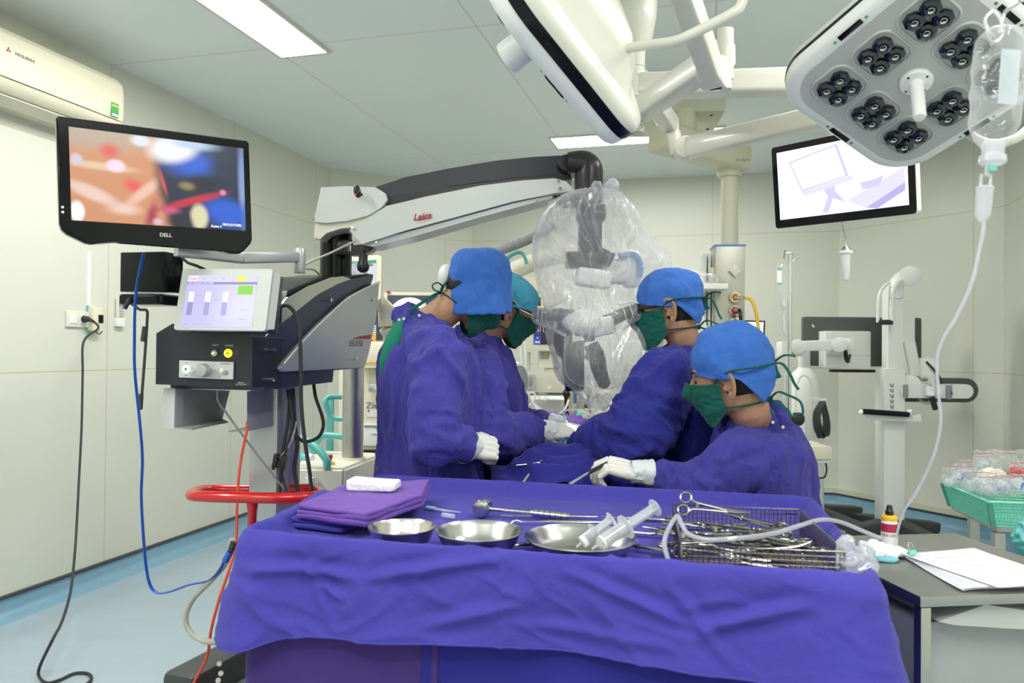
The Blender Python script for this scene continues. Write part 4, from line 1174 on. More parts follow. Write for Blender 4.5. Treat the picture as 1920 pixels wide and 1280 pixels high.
B_ = [(.10, .98, .42, .22, 0, (188, 168, 148), .7), (.38, .94, .06, .07, 0, (228, 232, 242), .6), (.21, .79, .055, .09, 0, (226, 96, 90), .8), (.17, .61, .20, .05, -4, (232, 202, 168), .7),
      (.24, .63, .055, .075, 0, (252, 226, 246), .45), (.035, .66, .035, .07, 0, (218, 204, 214), .5), (.34, .42, .06, .10, 25, (234, 92, 96), .8), (.11, .31, .20, .07, -40, (240, 206, 192), .6), (.40, .38, .25, .045, 60, (240, 196, 176), .7),
      (.28, .16, .10, .07, 0, (240, 206, 192), .8), (.03, .10, .042, .12, 0, (250, 252, 255), .35), (.80, .45, .34, .95, 6, (26, 38, 64), .16), (.68, .74, .18, .17, 35, (34, 98, 214), .8), (.88, .74, .10, .34, 0, (36, 50, 74), .7),
      (.72, .52, .16, .10, 30, (20, 30, 42), .7), (.57, .90, .14, .20, -30, (250, 253, 255), .5), (.68, .97, .16, .07, 0, (190, 210, 240), .8), (.985, .55, .028, .60, 0, (136, 160, 208), .8), (.64, .48, .05, .055, 30, (150, 130, 92), .8),
      (.88, .20, .15, .20, 20, (34, 96, 216), .6), (.67, .31, .26, .045, 33, (196, 36, 66), .6), (.54, .18, .06, .05, 0, (216, 84, 134), .8), (.86, .44, .022, .038, 0, (226, 142, 182), .7), (.71, .13, .058, .16, 0, (224, 217, 178), .4),
      (.59, .06, .08, .11, 0, (24, 28, 46), .7), (.43, .10, .035, .20, -8, (170, 60, 82), .9), (.465, .04, .03, .045, 0, (226, 190, 200), .8), (.50, .50, .014, .16, 8, (206, 84, 82), .9)]
sc_ = screen(dm, Q, sx - sw / 2, sy - sh / 2, sx + sw / 2, sy + sh / 2, .0012, picture('surgical_video', srgb(214, 150, 110), B_, 1.0))
wt = glow('white_caption', (1, 1, 1, 1), 1.2)
text('Scene 4', .0095, Q @ TR((sx + sw / 2 - .085, sy - sh / 2 + .008, .0014)), wt, sc_, 'caption', ext=.0001, bold=.0003)
text('00:21(1/1220)', .0095, Q @ TR((sx + sw / 2 - .040, sy - sh / 2 + .015, .0014)), wt, sc_, 'caption', ext=.0001, bold=.0003)
text('DELL', .0145, Q @ TR((.008, -h / 2 + .036, .0004)), M['lightgrey'], dm, 'maker_lettering', bold=.0004)
mb = MB(Q); 
for x, y in ((-w / 2 + .008, -h / 2 + .095), (-w / 2 + .008, -h / 2 + .082)): mb.cyl((x, y, 0), (x, y, .002), .0035, seg=12)
mb.build('indicators', 'white', dm)

# ---------------------------------------------------------------- the floor-standing surgical microscope
XA = Vector((cos(radians(-12)), sin(radians(-12)), 0)); YA = V.copy()
fl = P(297, 720, 2.33)
def B0(x, y, z): return Vector((fl.x, fl.y, 0)) + XA * x + YA * y + Z * z
msc = thing('surgical_microscope', 'tall surgical microscope stand with console at left and pale boom over the patient', 'surgical microscope', B0(.3, .5, 0))
zt, zb = P(297, 625, 2.33).z, fl.z
wd = .325
xe = wd                                     # right edge of the console front
def side(px, py):                            # point on the console's long right flank
    return hit(px, py, B0(xe, 0, 0), Vector((YA.y, -YA.x, 0)))
flank = [side(x, y) for x, y in ((496, 732), (490, 640), (530, 600), (575, 553), (620, 531), (700, 514), (700, 520), (695, 536), (684, 620), (676, 690), (626, 694), (624, 716))]
def back_to_left(p, wid): return p - XA * wid
mb = MB(); mb.prism([back_to_left(p, .001) for p in flank], -XA * (wd - .002)); 
ft = MB(); mb.build('console_box', 'slate', msc, angle=40)
mb = MB(TR(B0(wd / 2, -.008, (zt + zb) / 2), basis(XA, Z, -XA.cross(Z) * -1)))
mb = MB(); mb.prism([B0(x, -.012, z) for x, z in ((0, zb), (wd, zb - .004), (wd, zt - .01), (wd - .02, zt + .012), (.055, zt + .03), (0, zt))], YA * .16); mb.build('front_block', mat('console_black', (.018, .02, .027, 1), .35), msc, angle=30)
# silver flank panel
fk = [side(x, y) for x, y in ((522, 697), (516, 690), (524, 682), (560, 640), (600, 600), (650, 556), (706, 528), (699, 600), (687, 655), (678, 689))]
mb = MB(); mb.prism(fk, XA * .014); bmesh.ops.bevel(mb.bm, geom=mb.bm.edges[:], offset=.003, segments=2, affect='EDGES'); fp = mb.build('flank_panel', 'silver', msc, angle=30)
mb = MB(); mb.tube([p + XA * .014 for p in fk[2:7]], .0035, 8, smooth=4); mb.build('edge_bead', 'offwhite', fp)
mb = MB(); 
for x, y in ((692, 561), (660, 672), (612, 562), (505, 656), (505, 711)): p = side(x, y); mb.cyl(p + XA * .001, p + XA * .020, .0065, seg=14)
mb.build('panel_screws', 'chrome', fp)
FM = basis(YA, Z, XA)
text('LEICA F50', .032, TR(side(661, 644) + XA * .0145, FM), 'greyprint', fp, 'lettering', sx=.80)
mb = MB(); q = [side(x, y) + XA * .0145 for x, y in ((652, 635), (668, 630), (689, 627), (688, 635))]; mb.prism(q, XA * .001); mb.build('red_flash', 'redprint', fp)
# rising flank edges: bronze curve and top hood
mb = MB(); q = [side(x, y) - XA * .02 for x, y in ((505, 620), (532, 598), (575, 560), (620, 534), (660, 520), (697, 512))]
mb.tube(q, .004, 8, smooth=4); mb.build('hood_trim', 'offwhite', msc)
mb = MB(); top = [side(x, y) - XA * .002 for x, y in ((527, 600), (540, 545), (600, 520), (700, 513), (640, 524), (590, 548))]
mb.prism([p for p in top], -XA * .20); mb.build('hood', 'gloss', msc, angle=30)
mb = MB(); mb.prism([side(x, y) + XA * .001 for x, y in ((524, 604), (526, 570), (532, 560), (572, 537), (617, 520), (640, 518), (655, 523), (630, 532), (592, 552), (550, 585), (524, 606))], XA * .006); mb.build('hood_shoulder', M['satin'], msc, angle=30)
# front controls
FF = lambda x, z: TR(B0(x, -.0135, z), basis(XA, Z, Vector((XA.y, -XA.x, 0))))
def fr(px, py): return hit(px, py, B0(0, -.0135, 0), Vector((XA.y, -XA.x, 0)))
FB = basis(XA, Z, Vector((XA.y, -XA.x, 0)))
def FP(px, py): return TR(fr(px, py), FB)
a, b = fr(337, 676), fr(438, 708); cw = (fr(438, 676) - fr(337, 676)).length; chh = .052
Mp = TR(fr(388, 693), FB @ RZ(-1.0))
MB(Mp).box((0, 0, .003), (cw, chh, .006), bev=.002).build('light_panel', 'lightgrey', msc)
lp = [c for c in bpy.data.objects if c.name.startswith('light_panel')][0]
mb = MB(Mp); mb.prism([(x, y, .0062) for x, y in ([(cos(t) * .052, -.022 + sin(t) * .030) for t in [pi * i / 16 for i in range(17)]])], (0, 0, .0006)); mb.build('dial_scale', 'midgrey', lp)
MB(Mp).cyl((-.001, -.001, .006), (-.001, -.001, .030), .020, .018, 32, bev=.003).build('dial', M['silver'], lp)
MB(Mp).torus((-.066, .0, .007), .0085, .0042, ts=8).build('green_ring', glow('ring_white_green', (.75, 1, .85, 1), 2.0), lp)
MB(Mp).cyl((-.066, 0, .005), (-.066, 0, .008), .006).build('green_core', glow('green_led', (.02, .45, .15, 1), .6), lp)
MB(Mp).cyl((.052, .002, .005), (.052, .002, .008), .0038).build('yellow_led', glow('yellow_led', (1, .95, .2, 1), 2), lp)
MB(Mp).cyl((.068, -.006, .005), (.068, -.006, .014), .0075, .006, 8).build('selector', 'grey', lp)
mb = MB(Mp); mb.box((.065, .020, .0064), (.032, .002, .001)); mb.box((-.066, -.019, .0064), (.010, .0018, .001)); mb.build('red_marks', 'redprint', lp)
mb = MB(Mp); mb.box((-.065, .017, .0064), (.004, .005, .001));
for i in range(7):
    t = pi * (i + .5) / 7; mb.torus((cos(t) * .057, -.018 + sin(t) * .034, .0064), .0028, .0004, seg=12, ts=4)
mb.build('panel_marks', 'greyprint', lp)
o = FP(403, 662); MB(o).lathe([(.0095, 0), (.0105, .003), (.0085, .007), (.003, .008), (.0005, .008)]).build('light_button', 'silver', msc)
MB(o).cyl((-.0015, 0, .0075), (-.0015, 0, .0095), .003, seg=12).build('light_button_led', glow('led_yellow', (1, .9, .1, 1), 2.2), msc)
o = FP(429, 662); MB(o).torus((0, 0, .004), .0085, .0048, ts=10).build('power_ring', glow('power_yellow', (1, .92, .02, 1), 1.6), msc)
MB(o).cyl((0, 0, 0), (0, 0, .006), .006).build('power_button', 'midgrey', msc)
mb = MB(FP(444, 662)); mb.torus((0, 0, .0005), .0055, .0004, ts=4); mb.box((0, .001, .0005), (.0008, .005, .0006)); mb.build('standby_mark', 'greyprint', msc)
text('LIGHT', .008, FP(404, 647), 'lightgrey', msc, 'lettering', ext=.0003); text('POWER', .008, FP(430, 648), 'lightgrey', msc, 'lettering', ext=.0003)
text('MADE IN\nSWITZERLAND', .0052, FP(452, 719), 'lightgrey', msc, 'lettering', ext=.0003)
mb = MB(FP(465, 719)); mb.tube([(-.0045, -.004, .0003), (.0045, -.004, .0003), (0, .004, .0003)], .0006, 4, closed=True); mb.build('warning_mark', 'lightgrey', msc)
# touch screen
Q, w, h = quad(P(341, 504, 2.24), P(510, 504, 2.20), P(327, 618, 2.20))
h = .185
Q = Q @ TR((0, 0, 0))
mb = MB(Q); K = [(1.0, 0), (1.0, -.012), (.98, -.022)]
mb.rings([[(x * s, y * s, z) for x, y in rrect(w, h, .008)] for s, z in K]); ts = mb.build('touch_screen', 'lightgrey', msc, angle=30)
mb = MB(Q); mb.prism([(w / 2 - .004, -h / 2 + .004, -.004), (w / 2 + .012, -h / 2 + .012, -.03), (w / 2 + .012, h / 2 - .008, -.03), (w / 2 - .004, h / 2 - .003, -.004)], (-.02, 0, -.01)); mb.build('side_strip', 'lightgrey', ts)
mb = MB(Q); mb.box((.01, 0, -.045), (w * .98, h * .94, .045), bev=.01); mb.build('back_box', 'slate', ts)
tsx = -.004
x0, x1, y0, y1 = -w / 2 + .022, w / 2 - .042, -h / 2 + .008, h / 2 - .020
scm = picture('menu_screen', srgb(214, 212, 248), [(.1, .6, .5, .8, 0, (206, 200, 250), .9), (.9, .3, .5, .5, 0, (234, 232, 255), .9)], 1.0)
s_ = screen(ts, Q, x0, y0, x1, y1, .0010, scm)
Wd, Hd = x1 - x0, y1 - y0
def uiq(u0, v0, u1, v1, c, k=0, st=1.0, name='menu_shape'):
    plate(s_, Q, rect(x0 + Wd * u0, y1 - Hd * v1, x0 + Wd * u1, y1 - Hd * v0), glow('ui_%02x%02x%02x' % c, srgb(*c), st), .0012 + .0002 * k, name, .0001)
uiq(0, 0, 1, .13, (220, 218, 250)); uiq(0, .13, 1, .175, (140, 138, 200)); uiq(.02, .01, .15, .115, (250, 236, 250), 1); uiq(.71, .01, .84, .125, (250, 245, 80), 1)
uiq(.74, .20, .95, .37, (140, 222, 40), 1)
for u, c in ((.05, (150, 148, 200)), (.29, (165, 165, 220)), (.54, (172, 176, 236))):
    uiq(u, .32, u + .075, .56, (252, 250, 254), 1); uiq(u, .52, u + .075, .77, c, 2)
uiq(0, .905, 1, .908, (200, 198, 240), 1)
text('Leica', .011, Q @ TR((x0 + Wd * .085, y1 - Hd * .06, .0016)), glow('red_glow', srgb(226, 110, 160), 1), s_, 'menu_text', ext=.0001, shear=.3)
text('User: Suspension Test 5.10003', .0062, Q @ TR((x0 + Wd * .02, y1 - Hd * .153, .0016)), wt, s_, 'menu_text', ext=.0001, align='LEFT')
ug = glow('menu_grey', srgb(172, 172, 214), 1)
for tx, u, v in (('Main', .24, .06), ('Menu', .38, .06), ('Help', .51, .06), ('Start', .845, .285), ('Speed', .85, .66), ('Manual', .85, .84), ('Back', .06, .94), ('Service', .22, .94), ('Focus', .38, .94), ('Lock', .20, .385), ('Zoom', .44, .47)):
    text(tx, .0068, Q @ TR((x0 + Wd * u, y1 - Hd * v, .0018)), ug, s_, 'menu_text', ext=.0001)
# swinging bracket behind the wide monitor
mb = MB(); a, b = P(452, 484, 2.42), P(562, 482, 2.62)
bar(mb, a, b, .03, .034, bev=.003); mb.cyl(P(562, 466, 2.62), P(562, 512, 2.62), .020, .020, 24, bev=.002); bar(mb, P(330, 470, 2.25), a, .03, .034); mb.build('monitor_bracket', 'silver', msc)
# cart column below, trays, red rail, base
col_c = B0(.40, .34, 0); cc = P(517, 800, 2.66)
mb = MB(); r = .06
mb.box((cc.x, cc.y, .68), (.115, .16, 1.16), RZ(-15), bev=.03, seg=4); 
mb.build('lower_column', M['silver'], msc)
mb = MB(TR((cc.x, cc.y, 0), RZ(-15)))
for a in (45, 135, 225, 315):
    p = Vector((cos(radians(a)) * .36, sin(radians(a)) * .40, 0)); bar(mb, Vector((0, 0, .14)), p + Z * .10, .12, .07, h2=.05)
mb.box((0, 0, .14), (.42, .46, .09), bev=.03); mb.build('base', 'grey', msc)
for a in (45, 135, 225, 315):
    p = Matrix(ROOM) @ Vector((cos(radians(a)) * .36, sin(radians(a)) * .40, 0)); q_ = MB(); c_ = Vector((cc.x + p.x, cc.y + p.y, .045)); q_.cyl(c_ - XA * .022, c_ + XA * .022, .045, seg=24, bev=.005); q_.build('castor', 'rubber', msc)
# red push rail
rc_ = [P(372, 930, 2.30), P(480, 933, 2.28), P(560, 933, 2.32), P(600, 928, 2.40), P(598, 917, 2.60), P(560, 916, 2.66), P(430, 918, 2.62), P(380, 918, 2.55), P(360, 925, 2.42)]
mb = MB(); mb.tube(rc_, .017, 14, smooth=6, closed=True); rr = mb.build('push_rail', 'red', msc)
mb = MB(); mb.tube([P(473, 935, 2.29), P(473, 960, 2.30), P(472, 1000, 2.34)], [.020, .014, .014], 14, smooth=4); mb.tube([P(472, 1000, 2.34), P(490, 1080, 2.40), P(497, 1120, 2.5), Vector((cc.x - .06, cc.y - .06, .17))], .014, 12, smooth=4); mb.build('rail_post', 'red', rr)
# under-console brackets (bent sheet)
def sheet(pts, vec, th=.004):
    mb = MB(); mb.prism(pts, vec); return mb
g = 'lightgrey'
mb = MB(); a = P(306, 727, 2.36); mb.prism([P(306, 727, 2.36), P(328, 728, 2.34), P(326, 803, 2.34), P(304, 801, 2.36)], Vector((.004, .006, 0))); mb.build('bracket_face', g, msc)
mb = MB(); mb.prism([P(328, 728, 2.34), P(428, 732, 2.62), P(414, 786, 2.62), P(326, 803, 2.34)], Vector((.004, .004, 0))); mb.prism([P(326, 803, 2.34), P(414, 786, 2.62), P(428, 792, 2.5), P(360, 806, 2.30)], (0, 0, .004)); mb.build('bracket_side', 'grey', msc)
mb = MB(); mb.prism([P(463, 733, 2.42), P(525, 730, 2.62), P(525, 795, 2.62), P(463, 808, 2.42)], Vector((.004, .004, 0))); mb.prism([P(463, 808, 2.42), P(525, 795, 2.62), P(510, 790, 2.70), P(428, 810, 2.55)], (0, 0, .004)); mb.build('cable_bracket', 'midgrey', msc)
# upper black column
uc = P(630, 470, 2.98); zA, zB = P(630, 530, 2.98).z, P(630, 432, 2.98).z
mb = MB(); mb.cyl((uc.x, uc.y, zA - .1), (uc.x, uc.y, zB), .062, .062, 36); mb.build('upper_column', 'gloss', msc)
mb = MB(); bar(mb, P(647, 450, 2.90), P(647, 478, 2.90), .03, .06, bev=.002); mb.build('balance_block', 'black', msc)
mb = MB(); q = P(657, 462, 2.868); mb.box(q, (.004, .002, .035)); 
for i in range(6): mb.box(q + Vector((-.008, 0, -.016 + i * .007)), (.004, .002, .0012))
mb.build('scale_marks', 'white', msc)
# boom, seen from its side: outlines traced at the boom's depth and given real width
YB = 2.86
def slab(pts, Y0, depth, name, m, bev=.006, parent=msc, ang=40, dY=0.0):
    mb = MB(); n = len(pts)
    q = [P(x, y, Y0 + dY * (x - 600) / 500) for x, y in pts]
    mb.prism(q, Vector((.05, 1, 0)) * depth)
    if bev: bmesh.ops.bevel(mb.bm, geom=[e for e in mb.bm.edges if e.is_manifold and e.calc_face_angle(0) > radians(25)], offset=bev, segments=3, affect='EDGES', clamp_overlap=True)
    return mb.build(name, m, parent, angle=ang)
dy = -.10
slab([(588, 415), (602, 351), (650, 349), (704, 351), (722, 362), (726, 374), (716, 388), (690, 404), (650, 414), (610, 418)], 2.82, .17, 'joint_cover', 'boomlight', .008)
slab([(590, 418), (640, 412), (700, 395), (722, 380), (700, 408), (664, 426), (640, 428), (612, 437), (600, 448), (588, 446), (590, 430)], 2.835, .15, 'joint_body', 'offwhite', .005)
slab([(700, 352), (760, 332), (840, 316), (930, 301), (1000, 294), (1060, 291), (1080, 294), (1086, 305), (1078, 322), (1060, 328), (960, 334), (850, 348), (760, 366), (722, 378)], 2.87, .10, 'boom_upper', 'boomdark', .012, dY=dy)
slab([(722, 369), (850, 349), (960, 335), (1070, 327), (1072, 337), (1000, 338), (900, 350), (780, 372), (725, 385)], 2.865, .10, 'boom_seam', 'black', .003, dY=dy)
slab([(655, 432), (690, 408), (725, 386), (800, 368), (900, 348), (980, 338), (1040, 334), (1062, 340), (1078, 358), (1040, 362), (960, 378), (850, 408), (760, 432), (690, 454), (678, 458), (672, 450)], 2.83, .16, 'boom_cover', 'boomlight', .010, dY=dy)
bc_ = [c for c in bpy.data.objects if c.name == 'boom_cover'][0]
slab([(678, 459), (700, 451), (780, 430), (880, 403), (960, 381), (1038, 364), (1036, 371), (900, 407), (780, 442), (700, 462)], 2.845, .13, 'boom_underside', 'midgrey', .003, dY=dy)
mb = MB(); 
for x, y, r in ((661, 427, .0065), (1050, 354, .0065), (1047, 340, .005), (706, 454, .004), (1007, 377, .004), (607, 355, .0035), (590, 412, .0035), (716, 366, .0025)):
    p = P(x, y, 2.825 + dy * (x - 600) / 500); mb.cyl(p + Vector((0, .004, 0)), p - Vector((0, .008, 0)), r, r * .85, 14)
mb.build('boom_screws', 'chrome', msc)
LX = (P(800, 404, 2.83 - .04) - P(700, 430, 2.83 - .02)); LR = basis(Vector((.97, -.19, .12)).normalized(), Vector((-.12, .02, .99)).normalized(), Vector((.2, -.97, 0)))
text('Leica', .034, TR(P(791, 406, 2.826 - .038), LR), 'redprint', bc_, 'lettering', ext=.001, shear=.35, bold=.0006)
mb = MB(); mb.tube([P(778, 413, 2.785), P(792, 412, 2.783), P(804, 407, 2.782)], .0011, 6, smooth=3); mb.build('logo_underline', 'redprint', bc_)
mb = MB(); k = P(673, 362, 2.80); mb.sphere(k - Vector((0, .03, 0)), (.013, .011, .024), RY(-12)); mb.cyl(k + Vector((.008, 0, -.006)), k + Vector((0, -.025, 0)), .007); mb.build('lock_knob', 'black', msc)
mb = MB(); mb.box(k + Vector((-.003, -.042, -.014)), (.008, .002, .006)); mb.build('knob_mark', 'red', msc)
mb = MB(); k = P(681, 492, 2.86); mb.lathe([(.012, .03), (.0165, .028), (.0165, .006), (.021, -.004), (.0235, -.016), (.020, -.030), (.010, -.038), (.001, -.039)], k, seg=24); mb.cyl(k + Z * .03, k + Z * .05, .004); mb.build('hanging_knob', 'black', msc)
slab([(655, 460), (676, 458), (705, 462), (694, 472), (676, 478), (656, 478)], 2.87, .05, 'lower_link', 'black', .004)
# elbow and head carrier
YE = 2.73
mb = MB(); ec = P(1104, 330, YE); 
mb.cyl(P(1104, 378, YE), P(1104, 330, YE), .050, .051, 36)
mb.tube([P(1104, 336, YE), P(1104, 318, YE), P(1096, 307, YE), P(1078, 304, YE), P(1064, 304, YE)], [.051, .050, .046, .040, .034], 28, smooth=5)
mb.build('elbow', 'black', msc)
mb = MB(); dcx = P(1062, 306, 2.735); mb.cyl(dcx + Vector((0, .05, 0)), dcx - Vector((0, .012, 0)), .031, .030, 36, bev=.002); mb.build('elbow_cap', 'black', msc)
slab([(1036, 366), (1090, 362), (1098, 374), (1076, 380), (1046, 379)], 2.70, .10, 'head_plate', 'black', .004)
# cream line along the console from boom
mb = MB(); mb.tube([P(572, 496, 2.72), P(585, 489, 2.74), P(620, 474, 2.78), P(667, 451, 2.80)], .0042, 8, smooth=5); mb.tube([P(572, 503, 2.72), P(590, 506, 2.76), P(600, 516, 2.80)], .004, 8, smooth=4); mb.build('boom_cable', 'tubegrey', msc)
# microscope optics under the plastic: carrier, body, eyepieces, handles, objective
YM = 2.82
def px(n): return n * YM / F_PX
mb = MB(); c_ = P(1106, 455, YM); mb.box(c_, (px(42), .07, px(92)), bev=.012); mb.box(P(1094, 488, YM), (px(66), .08, px(30)), bev=.01); mb.box(P(1130, 480, YM), (px(40), .05, px(26)), RY(25), bev=.01); mb.box(P(1108, 400, YM), (px(52), .09, px(30)), bev=.012); mb.build('carrier', 'black', msc)
mb = MB(); mb.box(P(1150, 508, YM + .05), (px(70), .08, px(50)), bev=.035, seg=4); mb.box(P(1184, 505, YM + .06), (px(34), .08, px(70)), bev=.03, seg=4); mb.box(P(1112, 522, YM), (px(66), .10, px(34)), RY(8), bev=.025, seg=4); mb.build('optics_housing', 'white', msc)
mb = MB(); mb.tube([P(1160, 480, YM), P(1190, 478, YM), P(1200, 500, YM), P(1198, 520, YM)], .012, 10, smooth=4); mb.build('blue_trim', 'bluecoat', msc)
mb = MB(); mb.sphere(P(1094, 606, YM), (px(44), .06, px(25))); mb.box(P(1130, 612, YM), (px(44), .08, px(34)), RY(-14), bev=.025, seg=4); mb.build('optics_body', 'white', msc)
mb = MB(); mb.cyl(P(1072, 640, YM), P(1078, 732, YM), .046, .036, 32, bev=.004); mb.build('objective', 'black', msc)
mb = MB(); 
mb.tube([P(1066, 598, YM), P(1056, 625, YM), P(1058, 655, YM), P(1072, 662, YM)], [.022, .034, .034, .02], 20, smooth=4)
mb.tube([P(1104, 590, YM), P(1100, 610, YM), P(1106, 640, YM)], [.018, .028, .02], 18, smooth=4); mb.build('control_knobs', 'black', msc)
mb = MB(); mb.tube([P(1108, 645, YM - .04), P(1118, 668, YM - .04), P(1124, 695, YM - .05), P(1132, 716, YM - .05)], [.026, .032, .028, .024], 20, smooth=4); mb.sphere(P(1132, 716, YM - .05), .0245); mb.box(P(1112, 672, YM - .04), (.06, .03, .03), RY(30), bev=.008); mb.build('hand_grip', 'black', msc)
mb = MB()
mb.tube([P(1078, 596, YM), P(1048, 590, YM), P(1030, 592, YM)], [.028, .026, .024], 20, smooth=3); mb.cyl(P(1034, 593, YM), P(1003, 588, 2.80), .024, .021, 24, bev=.003); mb.build('left_eyepiece', 'black', msc)
mb = MB()
mb.tube([P(1112, 606, YM), P(1140, 602, YM), P(1162, 592, YM)], [.028, .026, .024], 20, smooth=3); mb.cyl(P(1160, 592, YM), P(1194, 580, 2.66), .024, .022, 24, bev=.003); mb.build('right_eyepiece', 'black', msc)
# its own lamp, shining down through the objective
ld = bpy.data.lights.new('objective_light', 'SPOT'); ld.energy = 22; ld.spot_size = radians(44); ld.spot_blend = .5; ld.shadow_soft_size = .02; ld.color = (1, .93, .9)
lo = bpy.data.objects.new('objective_light', ld); COL.objects.link(lo); lo.location = P(1078, 736, YM); lo.rotation_euler = (radians(6), radians(-8), 0)

# ---------------------------------------------------------------- the plastic drape over the microscope
mb = MB()
def pe(y, x0, x1, Yc, dep): a, b = P(x0, y, Yc), P(x1, y, Yc); return ((a + b) / 2, (b - a).length / 2, dep)
upper = [pe(360, 1112, 1142, 2.72, .03), pe(372, 1060, 1165, 2.72, .10), pe(395, 1028, 1182, 2.72, .15), pe(430, 1010, 1206, 2.75, .15), pe(475, 1003, 1236, 2.80, .15), pe(520, 1010, 1256, 2.83, .15), pe(560, 1030, 1262, 2.83, .14),
         pe(600, 1036, 1246, 2.82, .14), pe(640, 1034, 1232, 2.80, .14), pe(680, 1040, 1218, 2.78, .13), pe(712, 1056, 1196, 2.78, .11), pe(738, 1092, 1184, 2.79, .08), pe(760, 1110, 1160, 2.80, .04)]
def ering(c, rx, ry, n=56, k=0):
    out = []
    for i in range(n):
        a = 2 * pi * i / n
        w_ = 1 + .055 * sin(5 * a + k * .8) + .045 * sin(9 * a - k * 1.3) + .03 * sin(14 * a + k * .5)
        out.append(c + Vector((rx * w_ * cos(a), ry * w_ * sin(a), 0)))
    return out
cs = catmull([u[0] for u in upper], 4); rs = catmull([Vector((u[1], u[2], 0)) for u in upper], 4)
mb.rings([ering(c, r.x, r.y, 56, i * .22) for i, (c, r) in enumerate(zip(cs, rs))])
mb.tube([P(1070, 596, 2.73), P(1040, 596, 2.74), P(1020, 594, 2.77), P(1004, 590, 2.80)], [.075, .050, .033, .027], 24, smooth=4)
mb.tube([P(1130, 600, 2.72), P(1160, 594, 2.70), P(1180, 586, 2.68), P(1193, 581, 2.66)], [.075, .045, .033, .027], 24, smooth=4)
mb.tube([P(1128, 364, 2.70), P(1131, 354, 2.70)], [.022, .016], 16)
knot = P(1130, 352, 2.70)
def bagfold(co, n):
    d = co - knot; an = math.atan2(d.y, d.x); L = d.length
    v = Vector((cos(an) * 3.6, sin(an) * 3.6, d.z * .9)) + Vector((noise.noise(co * 7), noise.noise(co * 6), 0)) * .6
    return co + n * (ridge(v * 1.0, 3) * .016 + ridge(co * 5 + v * .6, 5) * .007 - .008 + noise.noise(co * 5) * .014)
bg = blob(mb, .0072, 4, fn=bagfold)
bago = bg.build('microscope_drape', 'bag', angle=180)
tag(bago, 'knotted clear plastic drape bag wrapped around the microscope head', 'plastic drape')
mb = MB(); mb.tube([P(1129, 356, 2.70), P(1121, 350, 2.69), P(1116, 346, 2.685), P(1112, 352, 2.68)], [.012, .022, .028, .014], 14, smooth=3, flat=.45)
mb.tube([P(1132, 356, 2.70), P(1141, 348, 2.69), P(1150, 342, 2.685), P(1158, 350, 2.68)], [.012, .021, .027, .018], 14, smooth=3, flat=.45); mb.sphere(P(1131, 357, 2.70), (.02, .015, .014))
kk = blob(mb, .003, 2, fn=lambda co, n: co + n * ridge(co * 60, 3) * .003).build('knot', M['milky'], bago, angle=180)
for a, b, c in ((1010, 590, 2.79), (1018, 592, 2.785)):
    MB().torus(P(a, b, c), .0285, .0015, axis=(-1, .15, .05)).build('elastic_band', 'cream', bago)
for a, b, c in ((1172, 589, 2.69), (1184, 584, 2.675)):
    MB().torus(P(a, b, c), .0285, .0015, axis=(1, -.15, .3)).build('elastic_band', 'cream', bago)
# ---------------------------------------------------------------- cables and small things around the microscope cart
def cord(name, label, pts, r, m, flat=1.0, extra=None, cat='cable', sm=6, seg=8):
    mb = MB(); mb.tube(pts, r, seg, smooth=sm, flat=flat)
    o = mb.build(name, m); tag(o, label, cat); return o
bc = cord('network_cable', 'flat blue cable hanging from the wide monitor and sweeping up to a black plug', [P(270, 474, 2.30), P(262, 510, 2.30), P(254, 560, 2.28), P(252, 640, 2.27), P(253, 700, 2.27), P(262, 790, 2.28), P(267, 860, 2.28), P(265, 930, 2.28), P(270, 1020, 2.28), P(278, 1085, 2.28), P(292, 1110, 2.28), P(318, 1109, 2.26), P(355, 1096, 2.24), P(392, 1088, 2.2), P(412, 1070, 2.16), P(424, 1048, 2.14)], .0085, 'blue', flat=.35)
mb = MB(); bar(mb, P(422, 1052, 2.14), P(432, 1034, 2.13), .016, .014, bev=.003); mb.build('blue_boot', 'blue', bc)
mb = MB(); mb.cyl(P(433, 1032, 2.13), P(438, 1016, 2.13), .009, .009, 14); mb.sphere(P(434, 1026, 2.12), .005); mb.build('plug', 'rubber', bc)
cord('beige_hose', 'beige hose looping down by the left corner of the draped table', [P(436, 1010, 2.14), P(424, 1052, 2.15), P(395, 1088, 2.2), P(362, 1122, 2.24), P(348, 1155, 2.25), P(354, 1180, 2.25), P(374, 1198, 2.24), P(400, 1203, 2.2), P(440, 1200, 2.15), P(500, 1210, 2.2)], .0085, 'tubegrey')
cord('red_cable', 'thin red cable falling from the bracket to the floor', [P(520, 740, 2.6), P(470, 780, 2.45), P(462, 812, 2.42), P(452, 860, 2.42), P(447, 900, 2.41), P(444, 960, 2.4), P(443, 1010, 2.36), P(432, 1060, 2.32), P(412, 1120, 2.3), P(396, 1180, 2.3), P(388, 1230, 2.3), P(362, 1282, 2.3), P(330, 1340, 2.35)], .0045, 'redsoft')
cord('grey_lead', 'thin grey lead running diagonally below the console to the cart column', [P(408, 732, 2.38), P(409, 752, 2.38), P(425, 775, 2.4), P(470, 836, 2.45), P(520, 900, 2.52), P(545, 930, 2.56)], .0035, 'grey')
cord('usb_lead', 'black lead with small connectors hanging behind the flat blue cable', [P(248, 570, 2.3), P(262, 580, 2.31), P(275, 582, 2.31), P(276, 600, 2.31), P(272, 660, 2.31), P(266, 740, 2.31), P(264, 768, 2.31)], .0045, 'rubber')
u = [o for o in bpy.data.objects if o.name == 'usb_lead'][0]
mb = MB(); bar(mb, P(272, 612, 2.31), P(268, 640, 2.31), .014, .012); bar(mb, P(265, 738, 2.31), P(263, 768, 2.31), .012, .010); mb.build('connectors', 'rubber', u)
